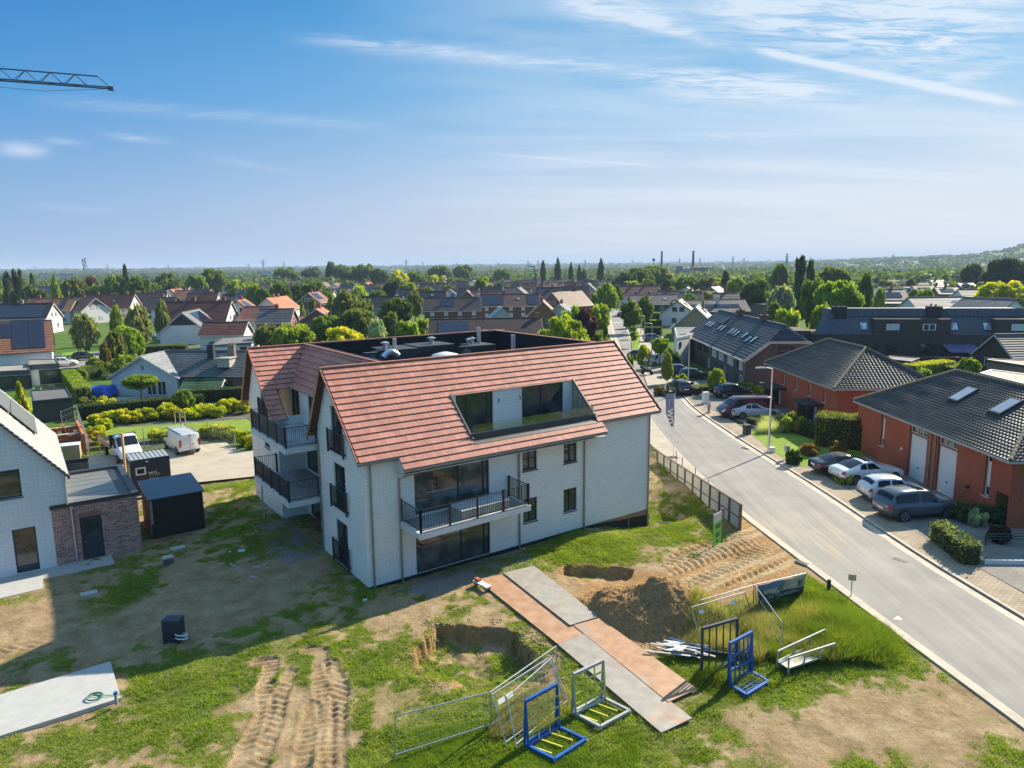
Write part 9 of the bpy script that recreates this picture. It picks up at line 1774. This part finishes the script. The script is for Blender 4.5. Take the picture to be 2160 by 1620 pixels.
# clods and stones
def clods_(name, x, y, r0, r1, col, label):
    n = len(x); rg = np.random.default_rng(n); z = hgt(x, y); r = rg.uniform(r0, r1, n)*rg.uniform(.5, 1, n); base_ = np.array([(1, 0, 0), (0, 1, 0), (-1, 0, 0), (0, -1, 0), (0, 0, 1), (0, 0, -1)], float)
    f = np.array([(0, 1, 4), (1, 2, 4), (2, 3, 4), (3, 0, 4), (1, 0, 5), (2, 1, 5), (3, 2, 5), (0, 3, 5)]); V_ = (base_[None]+rg.normal(0, .28, (n, 6, 3)))*r[:, None, None]; V_[..., 2] *= .7; V_ += np.stack([x, y, z+r*.3], 1)[:, None]
    F_ = (f[None]+(np.arange(n)*6)[:, None, None]).reshape(-1, 3); o = link(name, fastmesh(name, V_.reshape(-1, 3), F_, col)); o['kind'] = 'stuff'; o['label'] = label; o['category'] = 'soil'; return o
SOILC = plain('clod', (0.40, 0.245, 0.11), .95, var=.35, scale=5, bmp=.4); SOILL = plain('dry_clod', (0.38, 0.27, 0.15), .95, var=.3, scale=5, bmp=.4)
a = R2.uniform(0, 2*pi, 4200); r = 3.5*np.sqrt(R2.random(4200)); clods_('clods', PILE.x+r*np.cos(a)*1.05, PILE.y+r*np.sin(a)*.85, .008, .06, SOILC, 'loose clods of fresh brown soil on the spoil heap')
x, y = scatter(26000, SITE); k = (fbm(x, y, 1.2, 3, 55) > .5) & (segdist(x, y, ROADPOLY) > .4); 
for pts in PLATES+[FOOT]: k &= ~inpoly(x, y, pts)
clods_('clods', x[k], y[k], .008, .032, SOILL, 'small dry clods and pebbles over the site')
for p_ in (PIT1,): x, y = scatter(9000, box=(min(p[0] for p in p_)-.6, max(p[0] for p in p_)+.6, min(p[1] for p in p_)-.3, max(p[1] for p in p_)+.5)); k = (segdist(x, y, p_) < 1.0) & (fbm(x, y, 1.5, 3, 91) > .56); clods_('clods', x[k], y[k], .008, .06, SOILL, 'crumbled clods along the rim of the pit')
# ================================================================ crane, masts and works on the skyline
CRM = plain('crane_paint', (0.05, 0.06, 0.10), .5, var=.2)
z_ = 34.0; tip = P(236, 186, z_); rt = P(-140, 158, z_); dj = (tip-rt); Lj = dj.length; t = thing('tower_crane', 'dark lattice crane jib reaching into the sky at the upper left', 'crane', (rt.x, rt.y, 0), atan2(dj.y, dj.x))
jw, jh = .75, 1.05; px_m = 1
for y, z in ((-jw/2, 0), (jw/2, 0), (0, jh)): m = MB(); m.bar((0, y, z_+z), (Lj-(1.2 if z else 0), y, z_+z), .11); m.build('chord', CRM, t)
n = int(Lj/1.9)
for k in range(n):
    x0, x1 = k*Lj/n, (k+1)*Lj/n; xm = (x0+x1)/2
    if x1 > Lj-.6: continue
    for y in (-jw/2, jw/2): m = MB(); m.bar((x0, y, z_), (xm, 0, z_+jh), .05); m.bar((xm, 0, z_+jh), (x1, y, z_), .05); m.build('lacing', CRM, t)
    m = MB(); m.bar((x0, -jw/2, z_), (x1, jw/2, z_), .04); m.bar((x0, -jw/2, z_), (x0, jw/2, z_), .04); m.build('brace', CRM, t)
m = MB(); m.bar((Lj-1.2, 0, z_+jh), (Lj-.1, 0, z_), .06); m.obox((Lj-.1, 0, z_-.05), (.5, jw, .3)); m.build('tip_pulley', CRM, t)
m = MB(); m.tube([(Lj-.4, 0, z_-.1), (Lj*.6, 0, z_-.75), (0, 0, z_-.6)], .02, 5); m.build('cable', CRM, t)
for x, y in ((-.6, -.6), (.6, -.6), (.6, .6), (-.6, .6)): m = MB(); m.bar((x, y, 0), (x, y, z_+1.2), .14); m.build('mast_leg', CRM, t)
m = MB()
for k in range(18): m.bar((-.6, -.6, k*1.9), (.6, -.6, k*1.9+1.9), .06); m.bar((.6, .6, k*1.9), (-.6, .6, k*1.9+1.9), .06); m.bar((-.6, .6, k*1.9), (-.6, -.6, k*1.9+1.9), .06); m.bar((.6, -.6, k*1.9), (.6, .6, k*1.9+1.9), .06)
m.build('mast_lacing', CRM, t)
def top_z(px, top, d): hor = 562+(1080-px)*.0105; return CH-(top-hor)*(d/sqrt(1+((px-CX)/F)**2))/F
PYM = plain('pylon_grey', (0.16, 0.17, 0.18), .6, .3)
def pylon_mesh():
    m = MB(); H = 1.0
    for sx, sy in ((-1, -1), (1, -1), (1, 1), (-1, 1)): m.bar((sx*.09, sy*.09, 0), (sx*.018, sy*.018, .82), .014); m.bar((sx*.018, sy*.018, .82), (0, 0, 1), .012)
    for k in range(7):
        z0, z1 = k*.115, (k+1)*.115; w0, w1 = .09-.0878*z0/1.0, .09-.0878*z1
        for s in (-1, 1): m.bar((-w0, s*w0, z0), (w1, s*w1, z1), .008); m.bar((w0, s*w0, z0), (-w1, s*w1, z1), .008)
    for z, w in ((.70, .16), (.80, .21), (.90, .14)): m.bar((-w, 0, z), (w, 0, z), .012); m.bar((-w, 0, z), (0, 0, z+.05), .008); m.bar((w, 0, z), (0, 0, z+.05), .008)
    return m.mesh('lattice', PYM)
PME = pylon_mesh()
for i, (px, top, d) in enumerate(((78, 561, 3200), (230, 557, 3000), (358, 557, 3000), (430, 561, 3600), (527, 555, 2800), (558, 547, 2200), (601, 552, 3000), (858, 547, 2200), (893, 551, 3000), (964, 553, 3200), (1052, 553, 3200), (1114, 549, 2600), (1135, 548, 2600), (1234, 547, 2600), (1333, 548, 2700), (1432, 545, 2600), (1475, 544, 2400), (1544, 540, 2000), (1567, 543, 2600), (1657, 534, 1300), (1880, 536, 2400), (2039, 532, 2600))):
    p = PD(px, 600, d); H = top_z(px, top, d); t = thing('pylon', ('%s electricity pylon from the left on the horizon' % ORD[i]) if i != 19 else 'tall near electricity pylon left of the dark pine', 'pylon', (p.x, p.y, 0), .6, 'electricity pylons on the horizon'); link('lattice', PME, t, None, None, (H, H, H))
p = PD(183, 600, 700); H = top_z(183, 545, 700); t = thing('telecom_mast', 'telecom lattice mast with stacked aerials above the left trees', 'mast', (p.x, p.y, 0)); m = MB()
for sx, sy in ((-1, -1), (1, -1), (0, 1)): m.bar((sx*.9, sy*.9, 0), (sx*.7, sy*.7, H), .22)
for k in range(12): m.bar((-.8, -.8, k*H/12), (.8, -.8, (k+1)*H/12), .14); m.bar((.8, -.8, k*H/12), (-.8, -.8, (k+1)*H/12), .14)
m.build('lattice', PYM, t)
for k in range(10): m = MB(); a = k*1.9; m.box(cos(a)*1.5-.25, cos(a)*1.5+.25, sin(a)*1.5-.25, sin(a)*1.5+.25, H-1.5-k*.9, H+.4-k*.9); m.build('aerial', PYM, t)
CHM = plain('chimney_brick', (0.12, 0.07, 0.055), .9, var=.2)
for px, top, w, d, lab in ((1394.5, 531, 4.2, 900, 'left of the two tall brick factory chimneys on the skyline'), (1460.5, 530, 4.8, 900, 'right of the two tall brick factory chimneys, beside the old works'), (1407, 555, 2.0, 950, 'short slim chimney between the two tall ones')):
    p = PD(px, 600, d); H = top_z(px, top, d); r = w*d/F/2; t = thing('factory_chimney', lab, 'chimney', (p.x, p.y, 0)); m = MB(); m.tube([(0, 0, 0), (0, 0, H-.9), (0, 0, H)], [r*1.25, r*.85, r*.85], 14); m.build('stack', CHM, t); m = MB(); m.tube([(0, 0, H-1), (0, 0, H-.2)], r*1.02, 14); m.build('crown_band', CHM, t)
p = PD(1378, 600, 900); H = top_z(1378, 545, 900); t = thing('water_tower', 'round water tower on a slim shaft left of the factory chimneys', 'water tower', (p.x, p.y, 0)); m = MB(); m.tube([(0, 0, 0), (0, 0, H-3.4)], .5, 10); m.build('shaft', CHM, t); m = MB(); m.sm = True; m.tube([(0, 0, H-4.2), (0, 0, H-3.2), (0, 0, H-1.0), (0, 0, H-.2), (0, 0, H)], [.6, 1.7, 1.8, 1.1, .2], 16); m.build('tank', PYM, t)
for x0, x1, ty, h_, lab, c in ((1457, 1492, 561, 0, 'long brick works hall right of the right factory chimney', (0.13, 0.08, 0.065)), (1424, 1457, 563, 0, 'pale roofed works hall between the chimneys', (0.28, 0.27, 0.26)), (1425, 1440, 558, 0, 'dark works block left of the right chimney', (0.10, 0.09, 0.09))):
    a, b = PD(x0, 600, 890), PD(x1, 600, 890); H = top_z(x0, ty, 890); t = thing('factory_hall', lab, 'factory', (a.x, a.y, 0), atan2(b.y-a.y, b.x-a.x)); L = (b-a).length; m = MB(); m.box(0, L, 0, 12, 0, H*.8); m.build('wall', PLT, t, c); m = MB()
    for k in range(3): m.slab([(k*L/3, -.2, H*.8), ((k+1)*L/3, -.2, H*.8), ((k+.5)*L/3, 12.2, H), ((k+.5)*L/3-.1, 12.2, H)], .2)
    m.box(0, L, 0, 12, H*.8, H*.86); m.build('roof', PLT, t, (c[0]*1.2, c[1]*1.2, c[2]*1.2))
    for k in range(5): m = MB(); m.box(L*(k+.2)/5, L*(k+.6)/5, -.15, 0, H*.3, H*.6); m.build('window', GLS, t)
# pale far sheds near the horizon
for i, (px, ty, w, d) in enumerate(((95, 577, 18, 900), (140, 578, 26, 800), (330, 583, 30, 700), (20, 582, 24, 700), (565, 573, 20, 900), (1015, 572, 22, 1100), (1305, 572, 14, 1000), (1900, 566, 26, 1100), (1760, 560, 20, 1300))):
    a, b = PD(px-w/2, 600, d), PD(px+w/2, 600, d); H = max(4, top_z(px, ty, d)); t = thing('industrial_shed', '%s pale industrial shed from the left in the far plain' % ORD[sorted([95, 140, 330, 20, 565, 1015, 1305, 1900, 1760]).index(px)], 'shed', (a.x, a.y, 0), atan2(b.y-a.y, b.x-a.x), 'pale sheds in the far plain'); L = (b-a).length; m = MB(); m.box(0, L, 0, 20, 0, H); m.build('wall', PLT, t, (0.55, 0.55, 0.55)); m = MB(); m.box(-.3, L+.3, -.3, 20.3, H, H+.5); m.build('roof', PLT, t, (0.35, 0.36, 0.38))
# ================================================================ the air
hz = bpy.data.materials.new('haze'); hz.use_nodes = True; t_ = hz.node_tree; t_.nodes.clear(); pv_ = t_.nodes.new('ShaderNodeVolumePrincipled'); pv_.inputs['Color'].default_value = (0.62, 0.78, 1.0, 1); pv_.inputs['Density'].default_value = 0.00016; pv_.inputs['Anisotropy'].default_value = 0.0
o_ = t_.nodes.new('ShaderNodeOutputMaterial'); t_.links.new(pv_.outputs[0], o_.inputs['Volume'])
m = MB(); m.box(-31000, 31000, -400, 36000, -4, 110); link('haze', m.mesh('haze', hz), kind='stuff')
